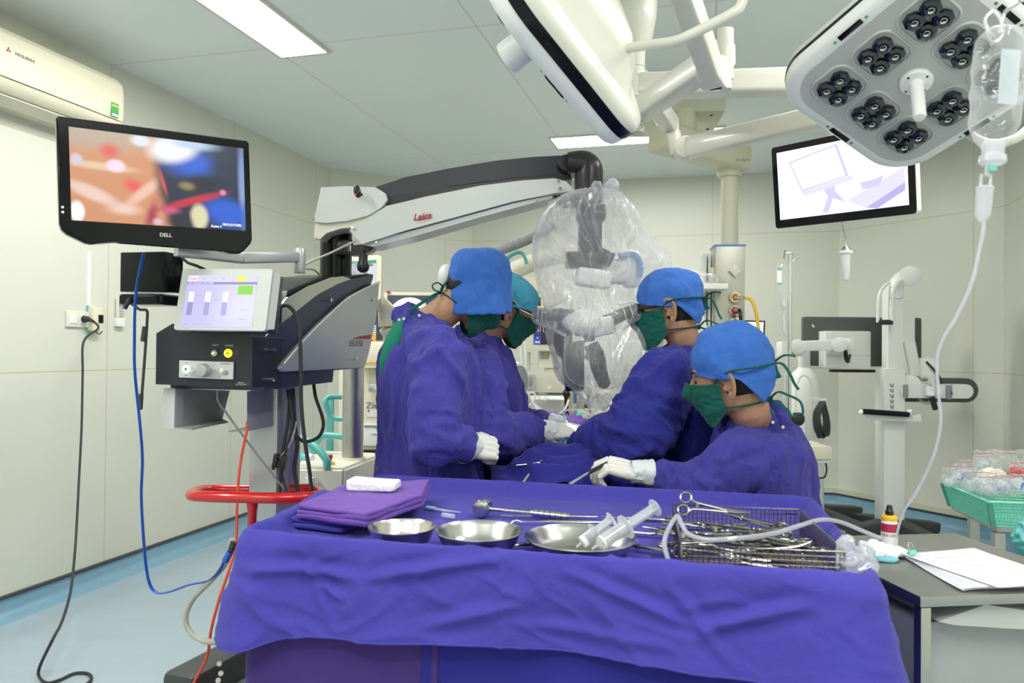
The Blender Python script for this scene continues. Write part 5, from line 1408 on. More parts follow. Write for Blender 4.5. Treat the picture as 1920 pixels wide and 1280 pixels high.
t = thing('camera_unit', 'black box unit hanging below the wide monitor behind the flat blue cable', 'camera unit', P(285, 575, 2.36))
mb = MB(TR(P(285, 512, 2.42), RZ(-12))); mb.box((0, 0, 0), (.160, .09, .125), bev=.004); mb.build('housing', 'gloss', t)
mb = MB(TR(P(286, 563, 2.40), RZ(-12))); mb.box((0, 0, 0), (.155, .12, .034), bev=.014, seg=3); mb.build('lower_unit', 'gloss', t)
mb = MB(TR(P(290, 557, 2.40), RZ(-12))); mb.box((.01, -.061, .002), (.07, .003, .010), bev=.001); mb.build('window', 'slate', t)
mb = MB(); mb.tube([P(243, 560, 2.34), P(238, 570, 2.33), P(234, 578, 2.33)], .007, 10, smooth=3); mb.build('stub_plug', 'rubber', t)
cord('monitor_lead', 'short black lead from the wide monitor to the touch screen', [P(336, 478, 2.30), P(352, 492, 2.30), P(368, 498, 2.29), P(384, 505, 2.30)], .0045, 'rubber')
cord('console_cable', 'long black cable arching over the console flank and down past the column', [P(520, 580, 2.42), P(536, 572, 2.30), P(552, 586, 2.30), P(561, 620, 2.30), P(564, 680, 2.31), P(565, 760, 2.34), P(572, 830, 2.38), P(580, 880, 2.42), P(586, 935, 2.46)], .0062, 'rubber')
cord('loop_cable', 'black cable forming a hanging loop right of the cart column', [P(588, 718, 2.72), P(592, 745, 2.72), P(604, 780, 2.72), P(606, 800, 2.72), P(598, 818, 2.72), P(580, 827, 2.72), P(563, 824, 2.70), P(553, 812, 2.70)], .0062, 'rubber')
k = 0
for lab, pts, r in (('black cable running down the front face of the cart column', [P(545, 730, 2.56), P(540, 790, 2.54), P(531, 840, 2.54), P(528, 880, 2.54), P(523, 930, 2.54)], .006),
                    ('black cable bundle hugging the right edge of the cart column', [P(549, 728, 2.60), P(553, 800, 2.62), P(557, 835, 2.62), P(552, 880, 2.62), P(560, 925, 2.62)], .007),
                    ('thin black cable crossing the cart column towards the connector block', [P(538, 730, 2.55), P(548, 790, 2.53), P(540, 830, 2.53), P(533, 855, 2.53)], .005),
                    ('black cable curling off the connector block to the right', [P(528, 885, 2.54), P(533, 905, 2.54), P(538, 925, 2.54)], .004)):
    cord('black_cable', lab, pts, r, 'rubber')
cord('light_lead', 'pale thin lead slanting across the cart column', [P(556, 790, 2.54), P(545, 830, 2.53), P(520, 862, 2.53), P(505, 876, 2.53)], .0028, 'tubegrey')
t = thing('connector_block', 'small black connector block hanging on the cart column', 'connector', P(524, 882, 2.52))
mb = MB(TR(P(524, 866, 2.52), RY(8))); mb.box((-.012, 0, 0), (.014, .03, .052), bev=.003); mb.box((.014, 0, 0), (.018, .03, .05), bev=.003); mb.box((0, 0, -.004), (.03, .02, .02)); mb.build('block', 'black', t)
mb = MB(); mb.box(P(518, 878, 2.50), (.006, .01, .004)); mb.build('pins', 'satin', t)
mb = MB(TR(P(392, 1262, 2.62), RZ(-20))); mb.box((0, 0, 0), (.13, .30, .11), bev=.04, seg=4)
cf = mb.build('foot_cover', 'darkbase', msc)
mb = MB(); 
for x, y in ((411, 1244), (414, 1262), (409, 1275)): mb.cyl(P(x, y, 2.44), P(x, y, 2.40), .010, .008, 14)
mb.build('chrome_bolts', 'chrome', cf)

# ---------------------------------------------------------------- the draped instrument table
FL, TU = Vector((-.58, 1.615, 0)), Vector((.9731, -.2303, 0)).normalized()
TV = Vector((-TU.y, TU.x, 0)); TW, TD = 1.258, .755; ZS, ZL = .930, .968
TB = basis(TU, TV, Z)
def T(u, v, z=ZS): return FL + TU * u + TV * v + Z * z
def tp(px, py, z=ZS): return hit(px, py, (0, 0, z), (0, 0, 1))
def perim(n, r=.045, grow=0.0):
    w, d = TW + 2 * grow, TD + 2 * grow; r = max(.01, r + grow); out = []
    segs = [((r, 0), (w - r, 0)), ('c', (w - r, r), -90), ((w, r), (w, d - r)), ('c', (w - r, d - r), 0), ((w - r, d), (r, d)), ('c', (r, d - r), 90), ((0, d - r), (0, r)), ('c', (r, r), 180)]
    L = [math.hypot(s[1][0] - s[0][0], s[1][1] - s[0][1]) if s[0] != 'c' else r * pi / 2 for s in segs]; tot = sum(L)
    for i in range(n):
        s = i / n * tot; k = 0
        while s > L[k]: s -= L[k]; k = (k + 1) % 8
        sg = segs[k]
        if sg[0] == 'c':
            a = radians(sg[2]) + s / r; x, y = sg[1][0] + r * cos(a), sg[1][1] + r * sin(a); nx, ny = cos(a), sin(a)
        else:
            t = s / L[k]; x = sg[0][0] + (sg[1][0] - sg[0][0]) * t; y = sg[0][1] + (sg[1][1] - sg[0][1]) * t
            dx, dy_ = (sg[1][0] - sg[0][0]) / L[k], (sg[1][1] - sg[0][1]) / L[k]; nx, ny = dy_, -dx
        out.append((x - grow, y - grow, nx, ny))
    return out
tb = thing('instrument_table', 'steel instrument table hidden beneath the violet drape', 'table', T(TW / 2, TD / 2, 0))
MB(TR(T(TW / 2, TD / 2, ZS - .020), TB)).box((0, 0, 0), (TW - .03, TD - .03, .02), bev=.004).build('table_top', 'steel', tb)
for x in (.06, TW - .06):
    for y in (.06, TD - .06):
        lg = MB(); lg.cyl(T(x, y, .07), T(x, y, ZS - .03), .0125, seg=16); lg = lg.build('leg', 'steel', tb)
        c_ = MB(); c_.cyl(T(x - .012, y, .037), T(x + .012, y, .037), .036, seg=20, bev=.004); c_.build('castor', 'rubber', lg)
n = 460; pr0 = perim(n)
def near_corner(x, y): return math.exp(-min((x - a) ** 2 + (y - b) ** 2 for a in (0, TW) for b in (0, TD)) / .012)
def crease(p, k=1.0):
    """crumples pressed into the cloth"""
    q = Vector((p.x * 3.2, p.y * 3.2, p.z * 9)) + Vector((noise.noise(p * 3), noise.noise(p * 4 + Vector((3, 1, 0))), noise.noise(p * 3.4))) * 1.4
    return (ridge(q * .8, 2.2) ** 3 * .010 + ridge(q * 1.7, 6.1) ** 4 * .006 + noise.noise(p * 5) * .007) * k
rings = []
for s, z in ((.0, ZS), (.12, ZS), (.25, ZS), (.38, ZS), (.5, ZS), (.62, ZS), (.72, ZS), (.80, ZS), (.86, ZS), (.90, ZS), (.925, ZS + .002), (.945, ZS + .012), (.962, ZS + .026), (.976, ZS + .034), (.988, ZL)):
    ring = []
    for x, y, nx, ny in pr0:
        ax, ay = TW / 2 + (x - TW / 2) * (1 - (1 - s) * 1.0), TD / 2 + (y - TD / 2) * (1 - (1 - s))
        if s > .8:  # keep the lip a constant width
            e = (1 - s) * .5; ax, ay = x - nx * e * .9, y - ny * e * .9
        p = T(ax, ay, z); lift = crease(p, .22 if z < ZS + .01 else .5)
        ring.append(p + Z * max(0, lift))
    rings.append(ring)
ND = 34
for j in range(ND + 1):
    t = j / ND; ring = []
    for i, (x, y, nx, ny) in enumerate(pr0):
        nc = near_corner(x, y)
        drop = .185 + .050 * nc + .008 * sin(x * 7 + y * 5) 
        if y > TD * .7: drop *= .9
        zz = ZL + .002 - drop * t if j else ZL + .002
        th = min(1, t * 9); off = .006 * math.sqrt(th) * 1.2 + .018 * t + (.028 * nc) * t * (1.9 if x > TW / 2 else 1)
        p = T(x + nx * off, y + ny * off, zz)
        fo = (sin(x * 17 + y * 21 + sin(x * 5) * 2) * .007 + sin(x * 41 + 3 * sin(y * 9)) * .002) * t
        cr = crease(p, min(1, t * 5) * .95)
        # sharp pressed folds across the front
        if y < .1:
            for xc, w_, a_ in ((.585, .008, .005), (.625, .006, .003), (.30, .012, .004)): cr += a_ * math.exp(-((x - xc) / w_) ** 2) * min(1, t * 4)
            for (xa, ta, xb, tb_, a_, w_) in ((.02, .30, .30, .38, .009, .05), (.30, .38, .60, .06, .010, .05), (.16, .12, .24, .95, .006, .05), (.42, .85, .62, .55, .008, .06), (.70, .15, .95, .60, .008, .05), (.95, .60, 1.15, .25, .009, .05), (.90, .2, 1.02, .95, .007, .05), (.20, .45, .26, .62, .009, .04), (.62, .75, .92, .80, .006, .06)):
                a2, b2 = Vector((xa, ta * .2, 0)), Vector((xb, tb_ * .2, 0)); dd, _t = seg_dist(Vector((x, t * .2, 0)), a2, b2)
                cr += a_ * 1.3 * (4 * _t * (1 - _t)) ** .6 * (math.exp(-(dd / (w_ * .22)) ** 2) - .7 * math.exp(-((dd - w_ * .35) / (w_ * .3)) ** 2))
        ring.append(p + (TU * nx + TV * ny) * (fo + cr))
    rings.append(ring)
mb = MB(); mb.rings(rings, cap0=False, cap1=False)
# a turned hem
hem = MB(); hem.tube([p + (T(0, 0, 0) * 0) for p in rings[-1]], .0022, 6, closed=True)
dr = mb.build('table_drape', 'drape', angle=180, loc=T(TW / 2, TD / 2, .93))
tag(dr, 'violet cloth draped over the large instrument table in the foreground', 'drape')
bpy.context.view_layer.update()
hem.build('hem', 'drape', dr, angle=180)
# the two longer cloths that hang to the floor beneath it
def skirt(name, label, m, i0, i1, amp, seed, zt=.82, zb=.08):
    N_ = i1 - i0; mb = MB()
    seq = [pr0[(i0 + int((i1 - i0) * k / N_)) % n] for k in range(N_ + 1)]
    def fn(u, v):
        x, y, nx, ny = seq[int(round(u * N_))]; k = int(round(u * N_))
        off = -.012 + .035 * v + (.03 * near_corner(x, y) if x > TW / 2 else 0); f = (sin(k * .15 + seed) * .6 + sin(k * .083 + seed * 2) * .8 + sin(k * .31 + seed) * .2) * amp * (.3 + v)
        p = T(x + nx * (off), y + ny * (off), zt + (zb - zt) * v)
        return p + (TU * nx + TV * ny) * (f + crease(p, .35))
    mb.grid(fn, N_, 24, thick=.002)
    o = mb.build(name, m, angle=180); tag(o, label, 'drape'); return o
def idx(x0, front=True):
    best = min(range(n), key=lambda i: abs(pr0[i][0] - x0) + (0 if pr0[i][1] < .01 else 9)); return best
i41 = idx(.425)
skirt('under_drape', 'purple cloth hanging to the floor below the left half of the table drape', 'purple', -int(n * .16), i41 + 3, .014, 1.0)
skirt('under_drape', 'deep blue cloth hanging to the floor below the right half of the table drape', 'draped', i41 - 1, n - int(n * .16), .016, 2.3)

# ---------------------------------------------------------------- things on the table
ZT = ZS + .005
def bowl(px, py, zr, r, hgt, label, lidded=False):
    c = tp(px, py, zr); t = zr - hgt
    mb = MB(); k = .66
    prof = [(.002, 0), (r * k * .9, 0), (r * k, .003), (r * .86, hgt * .5), (r * .955, hgt - .006), (r * 1.0, hgt - .001), (r * 1.015, hgt + .001), (r * 1.01, hgt + .0025), (r * .985, hgt), (r * .93, hgt - .006), (r * .84, hgt * .5), (r * k * .97, .0055), (r * k * .8, .004), (.002, .004)]
    mb.lathe(prof, (c.x, c.y, t), seg=64)
    o = mb.build('steel_bowl', M['satin'], loc=(c.x, c.y, t), angle=50); tag(o, label, 'bowl', 'steel bowls on the draped table'); return o, c
b1, c1 = bowl(754, 988, .978, .0715, .046, 'smallest round steel bowl, leftmost of the three on the table')
b2, c2 = bowl(898, 995, .980, .0905, .048, 'middle round steel bowl between the two other bowls')
b3, c3 = bowl(1088, 1007, .972, .1150, .040, 'widest shallow steel bowl holding two syringes')
def fold_stack(name, label, px, layers, m, grp=None, cat='cloth'):
    """a folded cloth; px are its table-top corners in order, layers (height, grow)"""
    c = [tp(x, y, ZT) for x, y in px]; mid = sum(c, Vector()) / len(c)
    pts = catmull(c, 10, closed=True) if len(c) > 6 else None
    if not pts:
        pts = []
        for i in range(len(c)):
            a, b = c[i], c[(i + 1) % len(c)]
            for k in range(16): pts.append(a + (b - a) * (k / 16))
    t = None; z = ZT
    for li, (hh, gr) in enumerate(layers):
        mb = MB(); rr = []
        for s, dz in ((.02, 0), (.6, 0), (.97, 0), (1.0, .15), (1.006, .5), (1.0, .85), (.975, .97), (.9, 1), (.7, 1.0), (.45, 1.0), (.2, 1.0), (.02, 1.0)):
            ring = []
            for p in pts:
                q = mid + (p - mid) * (s * gr); w_ = ridge(q * 9 + Vector((li * 3, 0, 0)), 4) * .004 + noise.noise(q * 14 + Vector((0, li, 0))) * .003
                ring.append(Vector((q.x, q.y, z + hh * dz)) + Z * (w_ if dz >= .5 else 0) + (q - mid).normalized() * (noise.noise(Vector((q.x * 16, q.y * 16, li * 5))) * .005 if s > .9 else 0))
            rr.append(ring)
        mb.rings(rr)
        o = mb.build(name if t is None else 'fold', m, t, angle=180); z += hh * .96
        if t is None: t = o; tag(o, label, cat, grp); bpy.context.view_layer.update()
    return t, z
f0, _ = fold_stack('folded_towel', 'folded violet towel beneath the purple one at the left end of the table', [(512, 985), (600, 935), (740, 940), (700, 985), (640, 1000)], [(.012, 1.0), (.012, .97)], 'drape')
zf = .024
c = [(556, 972), (655, 925), (806, 918), (792, 950), (686, 990)]
ZT += zf
f1_, z1_ = fold_stack('folded_towel', 'folded purple towel on top of the stack, under the white gauze', c, [(.011, 1.0), (.011, .985), (.010, .975)], 'plum')
ZT -= zf
mb = MB(TR(tp(701, 917, z1_ + .004) + Z * .0045, TB @ RZ(8)))
def gz(u, v):
    x, y = (u - .5) * .150, (v - .5) * .085
    return Vector((x, y, .013 + .006 * sin(u * 9 + .5) + .003 * noise.noise(Vector((u * 6, v * 6, 0)))))
rr = []
for s, z in ((.05, -.004), (.9, -.004), (.985, -.001), (1.0, .004), (.99, .010), (1.0, .013), (.985, .019), (.9, .021), (.5, .022), (.05, .022)):
    rr.append([((x * s) , (y * s), z + (.0035 * sin(x * 75 + .8) if z > 0 else 0) + noise.noise(Vector((x * 40, y * 40, z * 99))) * .0015) for x, y in rrect(.128, .075, .008, 6)])
# denser outline for the wave
def dense(pts, k=6): return [tuple(Vector(pts[i]).lerp(Vector(pts[(i + 1) % len(pts)]), j / k)) for i in range(len(pts)) for j in range(k)]
mb.rings([dense(r_) for r_ in rr]); g_ = mb.build('gauze_pad', 'gauze', angle=180); tag(g_, 'folded white gauze pad lying on the purple towel', 'gauze')
# mallet
t = thing('surgical_mallet', 'steel surgical mallet with a grooved handle on the violet drape', 'mallet', tp(905, 960))
hc = tp(905, 955, ZS + .02); he = tp(1067, 966, ZS + .014); dm_ = (he - hc).normalized(); hd = Vector((-.30, -1, 0)).normalized()
hc.z = ZS + .024
mb = MB(); mb.cyl(hc - hd * .024, hc + hd * .024, .0205, .0205, 32, bev=.004); mb.torus(hc + hd * .012, .0205, .0012, axis=hd); mb.build('head', M['satin'], t)
L_ = (he - hc).length; ax = Vector((dm_.x, dm_.y, -.06)).normalized()
mb = MB(); pf = [(.0052, .015), (.0055, L_ * .55), (.0075, L_ * .57)]
for i in range(6):
    z0_ = L_ * (.60 + i * .065); pf += [(.0098, z0_), (.0102, z0_ + .006), (.0098, z0_ + .010), (.0078, z0_ + .0115), (.0078, z0_ + .0125)]
pf += [(.0098, L_ * .99), (.0085, L_)]
mb.lathe(pf, hc, axis=ax, seg=20); mb.build('handle', M['satin'], t)
# slim hand instruments
def slim(name, label, a, b, w, hook=0, grp='slim steel hand instruments on the drape', knurl=True, cat='surgical instrument'):
    a, b = tp(*a, ZS + .010), tp(*b, ZS + .010); d = (b - a).normalized(); L_ = (b - a).length; s = d.cross(Z)
    mb = MB(); pts = [a, a + d * L_ * .05 + Z * .003 * hook, a + d * L_ * .14 - Z * .001, a + d * L_ * .35, a + d * L_ * .42, a + d * L_ * .6, a + d * L_ * .82, a + d * L_ * .95, b]
    if hook: pts[0] = a - Z * .004 + s * .006 * hook
    mb.tube(pts, [w * .35, w * .5, w * .40, w * .42, w * .95, w, w * .9, w * .5, w * .25], 10, smooth=4, flat=.55)
    o = mb.build(name, M['satin'], angle=60); tag(o, label, cat, grp); return o
slim('periosteal_elevator', 'slim steel elevator with a flat tip, rearmost of the pair behind the wide bowl', (938, 966), (1120, 968), .0062)
slim('periosteal_elevator', 'slim steel elevator with a hooked tip, lying just in front of the flat-tipped one', (958, 977), (1130, 978), .0068, hook=1)
slim('bone_lever', 'long flat steel lever pointing at the wire basket', (1130, 968), (1258, 974), .0075)
# needle cannula and cap
mb = MB(); mb.tube([tp(800, 951, ZS + .008), tp(835, 957, ZS + .008), tp(864, 960, ZS + .006)], [.004, .003, .0012], 10); nd_ = mb.build('needle_cannula', 'milky'); tag(nd_, 'tiny clear needle cannula behind the smallest bowl', 'needle')
bpy.context.view_layer.update()
mb = MB(); mb.cyl(tp(800, 951, ZS + .0085), tp(816, 953, ZS + .0085), .0055, .005, 12); mb.build('blue_hub', mat('pale_blue_plastic', (.35, .62, .75, 1), .3), nd_)
mb = MB(); mb.cyl(tp(829, 965, ZS + .008), tp(852, 968, ZS + .008), .0065, .0058, 14, bev=.001); tag(mb.build('needle_sheath', 'milky'), 'small milky sheath lying beside the needle cannula', 'sheath')
# syringes
def syringe(label, tip, end, r, blue=False):
    d = (end - tip).normalized(); L_ = (end - tip).length
    t = thing('syringe', label, 'syringe', tip, 'syringes in the wide bowl')
    mb = MB(); mb.lathe([(.002, 0), (.0025, .012), (r * .55, .016), (r, .022), (r, L_ * .52), (r * 1.0, L_ * .525), (r * .90, L_ * .525), (r * .90, .024), (.001, .020)], tip, axis=d, seg=24); mb.build('barrel', 'milky', t)
    mb = MB(); mb.lathe([(r * 1.02, L_ * .515), (r * 1.75, L_ * .516), (r * 1.75, L_ * .525), (r * .92, L_ * .527)], tip, axis=d, seg=6 + 18); mb.build('flange', 'milky', t)
    mb = MB(); x = frame(d)
    for a in (0, 90): mb.box(tip + d * L_ * .68, (r * 1.5, .002, L_ * .62), x @ RZ(a))
    mb.lathe([(.001, L_ * .985), (r * 1.25, L_ * .985), (r * 1.3, L_ * .995), (r * 1.25, L_), (.001, L_)], tip, axis=d, seg=24); mb.build('plunger', 'milky', t)
    mb = MB(); mb.lathe([(r * .88, L_ * .30), (r * .9, L_ * .33), (r * .88, L_ * .38)], tip, axis=d, seg=20); mb.build('stopper', 'slate' if blue else 'rubber', t)
    MB().lathe([(r * 1.01, .024), (r * 1.012, L_ * .16)], tip, axis=d, seg=24, cap=False).build('label_band', M['white'], t)
zb3 = .940
syringe('larger syringe in the wide bowl, its plunger pointing up to the right', c3 + Vector((.020, -.045, -.012)), P(1229, 951, 1.60), .0150, True)
syringe('shorter syringe in the wide bowl, leaning beside the larger one', c3 + Vector((-.010, -.025, -.014)), P(1147, 972, 1.58), .0125)
# ringed clamps and scissors
def clamp(name='clamp_pattern', L_=.15, jaw=.035, curve=0.0, ringr=.0125, heavy=1.0):
    """closed ringed clamp lying along +x, ring handles at -x"""
    t = thing(name, 'steel ringed clamp', 'clamp')
    for s in (1, -1):
        mb = MB()
        pts = [(-L_ * .60 + .014, s * (ringr + .003), 0), (-L_ * .45, s * .0085, 0), (-L_ * .2, s * .0045, 0), (0, s * .0015, 0)]
        mb.tube(pts, [.0025 * heavy, .0028 * heavy, .0030 * heavy, .0040 * heavy], 8, smooth=4, flat=.8)
        mb.tube([(0, s * .0012, 0), (jaw * .5, s * .0016, curve * .3), (jaw, s * .0012, curve)], [.0040 * heavy, .0028 * heavy, .0012], 8, smooth=4)
        mb.torus((-L_ * .60, s * (ringr + .0035), 0), ringr, .0026 * heavy, seg=24, ts=8)
        mb.build('half', M['clamp'], t)
    mb = MB(); mb.cyl((0, 0, -.0045), (0, 0, .0045), .0035 * heavy, seg=12); mb.box((-L_ * .42, 0, .001), (.006, .018, .0022)); mb.build('pivot', M['clamp'], t)
    return t
CP = clamp(); CS = clamp(L_=.165, jaw=.05, curve=.012, heavy=1.15)
def lay(proto, pos, ang, tilt, roll, label, grp=None, sc=1.0): 
    return dup(proto, Matrix.Translation(pos) @ (RZ(ang) @ RY(tilt) @ RX(roll)).to_4x4() @ Matrix.Scale(sc, 4), label, grp)
def first(proto, pos, ang, tilt, roll, label, grp=None, sc=1.0):
    lo, q, s = (Matrix.Translation(pos) @ (RZ(ang) @ RY(tilt) @ RX(roll)).to_4x4() @ Matrix.Scale(sc, 4)).decompose()
    proto.rotation_mode = 'QUATERNION'; proto.location = lo; proto.rotation_quaternion = q; proto.scale = s; proto['label'] = label
    if grp: proto['group'] = grp
    bpy.context.view_layer.update()
A_ = -13
g_ = 'ringed steel instruments on the drape'
for nm in ('ringed_clamp',): pass
lay(CP, tp(1232, 992, ZS + .012), A_ + 165, -4, 5, 'ringed clamp lying open between the syringes and the wire basket', g_).name = 'ringed_clamp'
lay(CS, tp(1222, 1000, ZS + .013), A_ - 10, 0, 0, 'heavier ringed clamp whose rings point at the wide bowl', g_, .9).name = 'ringed_clamp'
lay(CS, tp(1196, 1024, ZS + .012), A_ + 160, 0, 0, 'clamp half hidden by the wide bowl, handles towards the front of the basket', g_).name = 'ringed_clamp'
lay(CP, tp(985, 1020, ZS + .012), A_ + 20, 0, 0, 'ringed clamp lying in the gap between the middle and the wide bowl', g_).name = 'ringed_clamp'
# wire basket
q = [Vector((.384, 1.80, 0)), Vector((.668, 1.755, 0)), Vector((.612, 1.385, 0)), Vector((.322, 1.425, 0))]   # BL BR FR FL
zr, zbm = .997, ZT + .004
bk = thing('wire_basket', 'rectangular steel wire mesh basket full of clamps and scissors', 'basket', (q[0] + q[2]) / 2 + Z * zbm)
def at(p, z): return Vector((p.x, p.y, z))
mb = MB(); mb.tube([at(p, zr) for p in q], .0022, 8, closed=True)
mb.tube([at(p, zbm) for p in q], .0016, 8, closed=True)
for a in q: mb.tube([at(a, zbm), at(a, zr)], .0016, 6)
mb.build('rim_frame', 'satin', bk)
names = ('rear_mesh', 'right_mesh', 'front_mesh', 'left_mesh')
for i in range(4):
    a, b = q[i], q[(i + 1) % 4]; L_ = (b - a).length; mb = MB(); k = int(L_ / .0095)
    for j in range(1, k): p = a.lerp(b, j / k); mb.tube([at(p, zbm), at(p, zr)], .0009, 4)
    for j in range(1, 6): z = zbm + (zr - zbm) * j / 6; mb.tube([at(a, z), at(b, z)], .0009, 4)
    mb.build('mesh_side', 'darksteel', bk, smooth=False)
mb = MB()
for j in range(1, 28): mb.tube([at(q[0].lerp(q[1], j / 28), zbm), at(q[3].lerp(q[2], j / 28), zbm)], .0007, 4)
for j in range(1, 36): mb.tube([at(q[0].lerp(q[3], j / 36), zbm), at(q[1].lerp(q[2], j / 36), zbm)], .0007, 4)
mb.build('mesh_floor', 'darksteel', bk, smooth=False)
r2 = random.Random(11); gg = 'jumbled instruments inside the wire basket'
bu, bv = (q[1] - q[0]), (q[3] - q[0])
for i in range(26):
    s, t_ = .18 + .6 * r2.random(), .14 + .72 * r2.random()
    z = zbm + .008 + .026 * r2.random() * (1 - .4 * abs(t_ - .4))
    pos = q[0] + bu * s + bv * t_; pos.z = z
    ang = r2.choice([-13, 167, -35, 150, 10, 60, -75, -20]) + r2.uniform(-12, 12)
    # keep the length inside the basket
    if 40 < abs((ang + 360) % 180 - 0) < 140: pos = q[0] + bu * s + bv * (.35 + .3 * t_); pos.z = z
    lay(CP if i % 3 else CS, pos, ang, r2.uniform(-5, 5), r2.uniform(-25, 25), ('straight' if i % 3 else 'curved') + ' ringed clamp in the ' + ('rear ' if t_ < .5 else 'front ') + ('left' if s < .38 else 'middle' if s < .58 else 'right') + ' of the pile inside the wire basket', gg, .92).name = 'ringed_clamp'
lay(CS, at(q[0] + bu * .42 + bv * .18, zr + .004), A_ - 12, 4, 55, 'large ringed clamp resting highest on the basket pile near its rear rim', gg + ' top').name = 'ringed_clamp'
lay(CP, at(q[0] + bu * .50 + bv * .30, zr - .002), A_ + 160, -8, 40, 'ringed clamp leaning over the rear part of the basket pile', gg + ' top').name = 'ringed_clamp'
first(CP, at(q[0] + bu * .30 + bv * .42, zbm + .05), A_ + 172, -4, 20, 'ringed clamp lying across the left half of the basket pile', gg + ' top', .95); CP.name = 'ringed_clamp'
first(CS, at(q[0] + bu * .62 + bv * .50, zbm + .046), A_ + 25, 3, -15, 'curved ringed clamp lying across the right half of the basket pile', gg + ' top', .95); CS.name = 'ringed_clamp'
# steel ruler-like retractors along the basket floor
for j in range(4):
    a = at(q[0] + bu * (.50 + .03 * j) + bv * (.60 + .085 * j), zbm + .012 + .004 * j); b = at(q[0] + bu * .97 + bv * (.66 + .085 * j), zbm + .010 + .004 * j)
    mb = MB(); bar(mb, a, b, .012, .0028, bev=.001); tag(mb.build('flat_retractor', 'darksteel'), ('rearmost', 'second', 'third', 'frontmost')[j] + ' of the flat narrow retractors in the front right of the basket', 'retractor', 'flat retractors in the wire basket')
mb = MB(); a = at(q[0] + bu * .16 + bv * .46, zbm + .03); b = at(q[0] + bu * .40 + bv * .48, zbm + .034); bar(mb, a, b, .004, .010, bev=.001)
for j in range(9): p = a.lerp(b, j / 9); mb.box(p - Z * .010, (.0015, .003, .012))
tag(mb.build('toothed_rake', 'steel'), 'toothed steel rake with a row of short prongs in the basket', 'rake')
# clear tubing across the basket
cord('suction_tube', 'clear soft tube lying over the wire basket and off the right side of the table', [at(q[3] + Vector((-.01, .05, 0)), ZS + .012), at(q[3] + Vector((-.012, .10, 0)), ZS + .05), P(1268, 968, 1.62), P(1278, 982, 1.58), P(1290, 1000, 1.54), P(1325, 1011, 1.52), P(1390, 1008, 1.52), P(1450, 1000, 1.55), P(1500, 985, 1.6), P(1540, 974, 1.66), P(1575, 978, 1.74), P(1620, 996, 1.82), P(1650, 1008, 1.9)], .0048, 'tubing', cat='tube')
mb = MB(); cl = P(1606, 1058, 1.40)
mb.sphere(cl, (.032, .026, .022)); mb.sphere(cl + Vector((-.015, .01, .025)), (.012, .01, .022)); mb.sphere(cl + Vector((.012, 0, .012)), (.018, .018, .018))
tag(blob(mb, .003, 2, fn=lambda co, n: co + n * (ridge(co * 60, 4) * .009)).build('plastic_wrap', 'milky', angle=180), 'crumpled clear plastic wrap at the front right corner of the basket', 'plastic wrap')

# ---------------------------------------------------------------- the patient under drapes, on the operating table
t = thing('operating_table', 'operating table hidden under the drapes between the surgeons', 'operating table', (.33, 3.2, 0))
mb = MB(); mb.box((.33, 3.15, .80), (.46, 1.7, .10), bev=.02); mb.build('mattress', 'rubber', t)
mb = MB(); mb.box((.33, 3.2, .42), (.24, .3, .70), bev=.03); mb.box((.33, 3.2, .06), (.5, .9, .10), bev=.03); mb.build('pedestal', 'steel', t)
def drapeform(name, label, m, xc, hw, y0, y1, top, seed, n_=70, edge=.55):
    mb = MB()
    def fn(u, v):
        y = y0 + (y1 - y0) * v; s = (u - .5) * 2; z0_ = top(y)
        hw_ = hw(y)
        if abs(s) < .6: x = s / .6 * hw_; z = z0_ - .06 * (abs(s) / .6) ** 2.5
        else: k = (abs(s) - .6) / .4; x = (hw_ + .02 + .05 * k) * (1 if s > 0 else -1); z = z0_ - .06 - edge * k
        p = Vector((xc + x, y, z)); nn = Vector((s, 0, 1 - abs(s))).normalized()
        q = Vector((p.x * 7, p.y * 5, p.z * 3)) + Vector((noise.noise(p * 4), noise.noise(p * 3), 0)) * 1.2
        return p + nn * (ridge(q, seed) ** 1.3 * .034 + ridge(q * 2.1, seed + 4) * .014 - .008)
    mb.grid(fn, n_, n_, thick=.003)
    o = mb.build(name, m, angle=180); tag(o, label, 'drape'); return o
def topn(y): return .93 + .075 * math.exp(-((y - 2.62) / .16) ** 2) - (.10 * max(0, (2.46 - y) / .2) if y < 2.46 else 0)
drapeform('patient_drape', 'dark blue-violet drape humped over the patient between the surgeons', 'draped', .22, lambda y: .24, 2.40, 3.10, topn, 3)
drapeform('chest_drape', 'lighter purple drape beyond the operating field', 'plum', .20, lambda y: .20, 3.02, 3.75, lambda y: .99 + .05 * sin((y - 3) * 4), 8)
mb = MB(); c_ = P(1114, 861, 2.78); mb.sphere(c_, (.034, .03, .012)); 
tis = mat('moist_tissue', (.55, .12, .06, 1), .15, var=.3, vscale=80)
tag(blob(mb, .002, 1, fn=lambda co, n: co + n * ridge(co * 90, 2) * .004).build('operating_field', tis), 'brightly lit opening of the operating field beside the gloved hands', 'operating field')
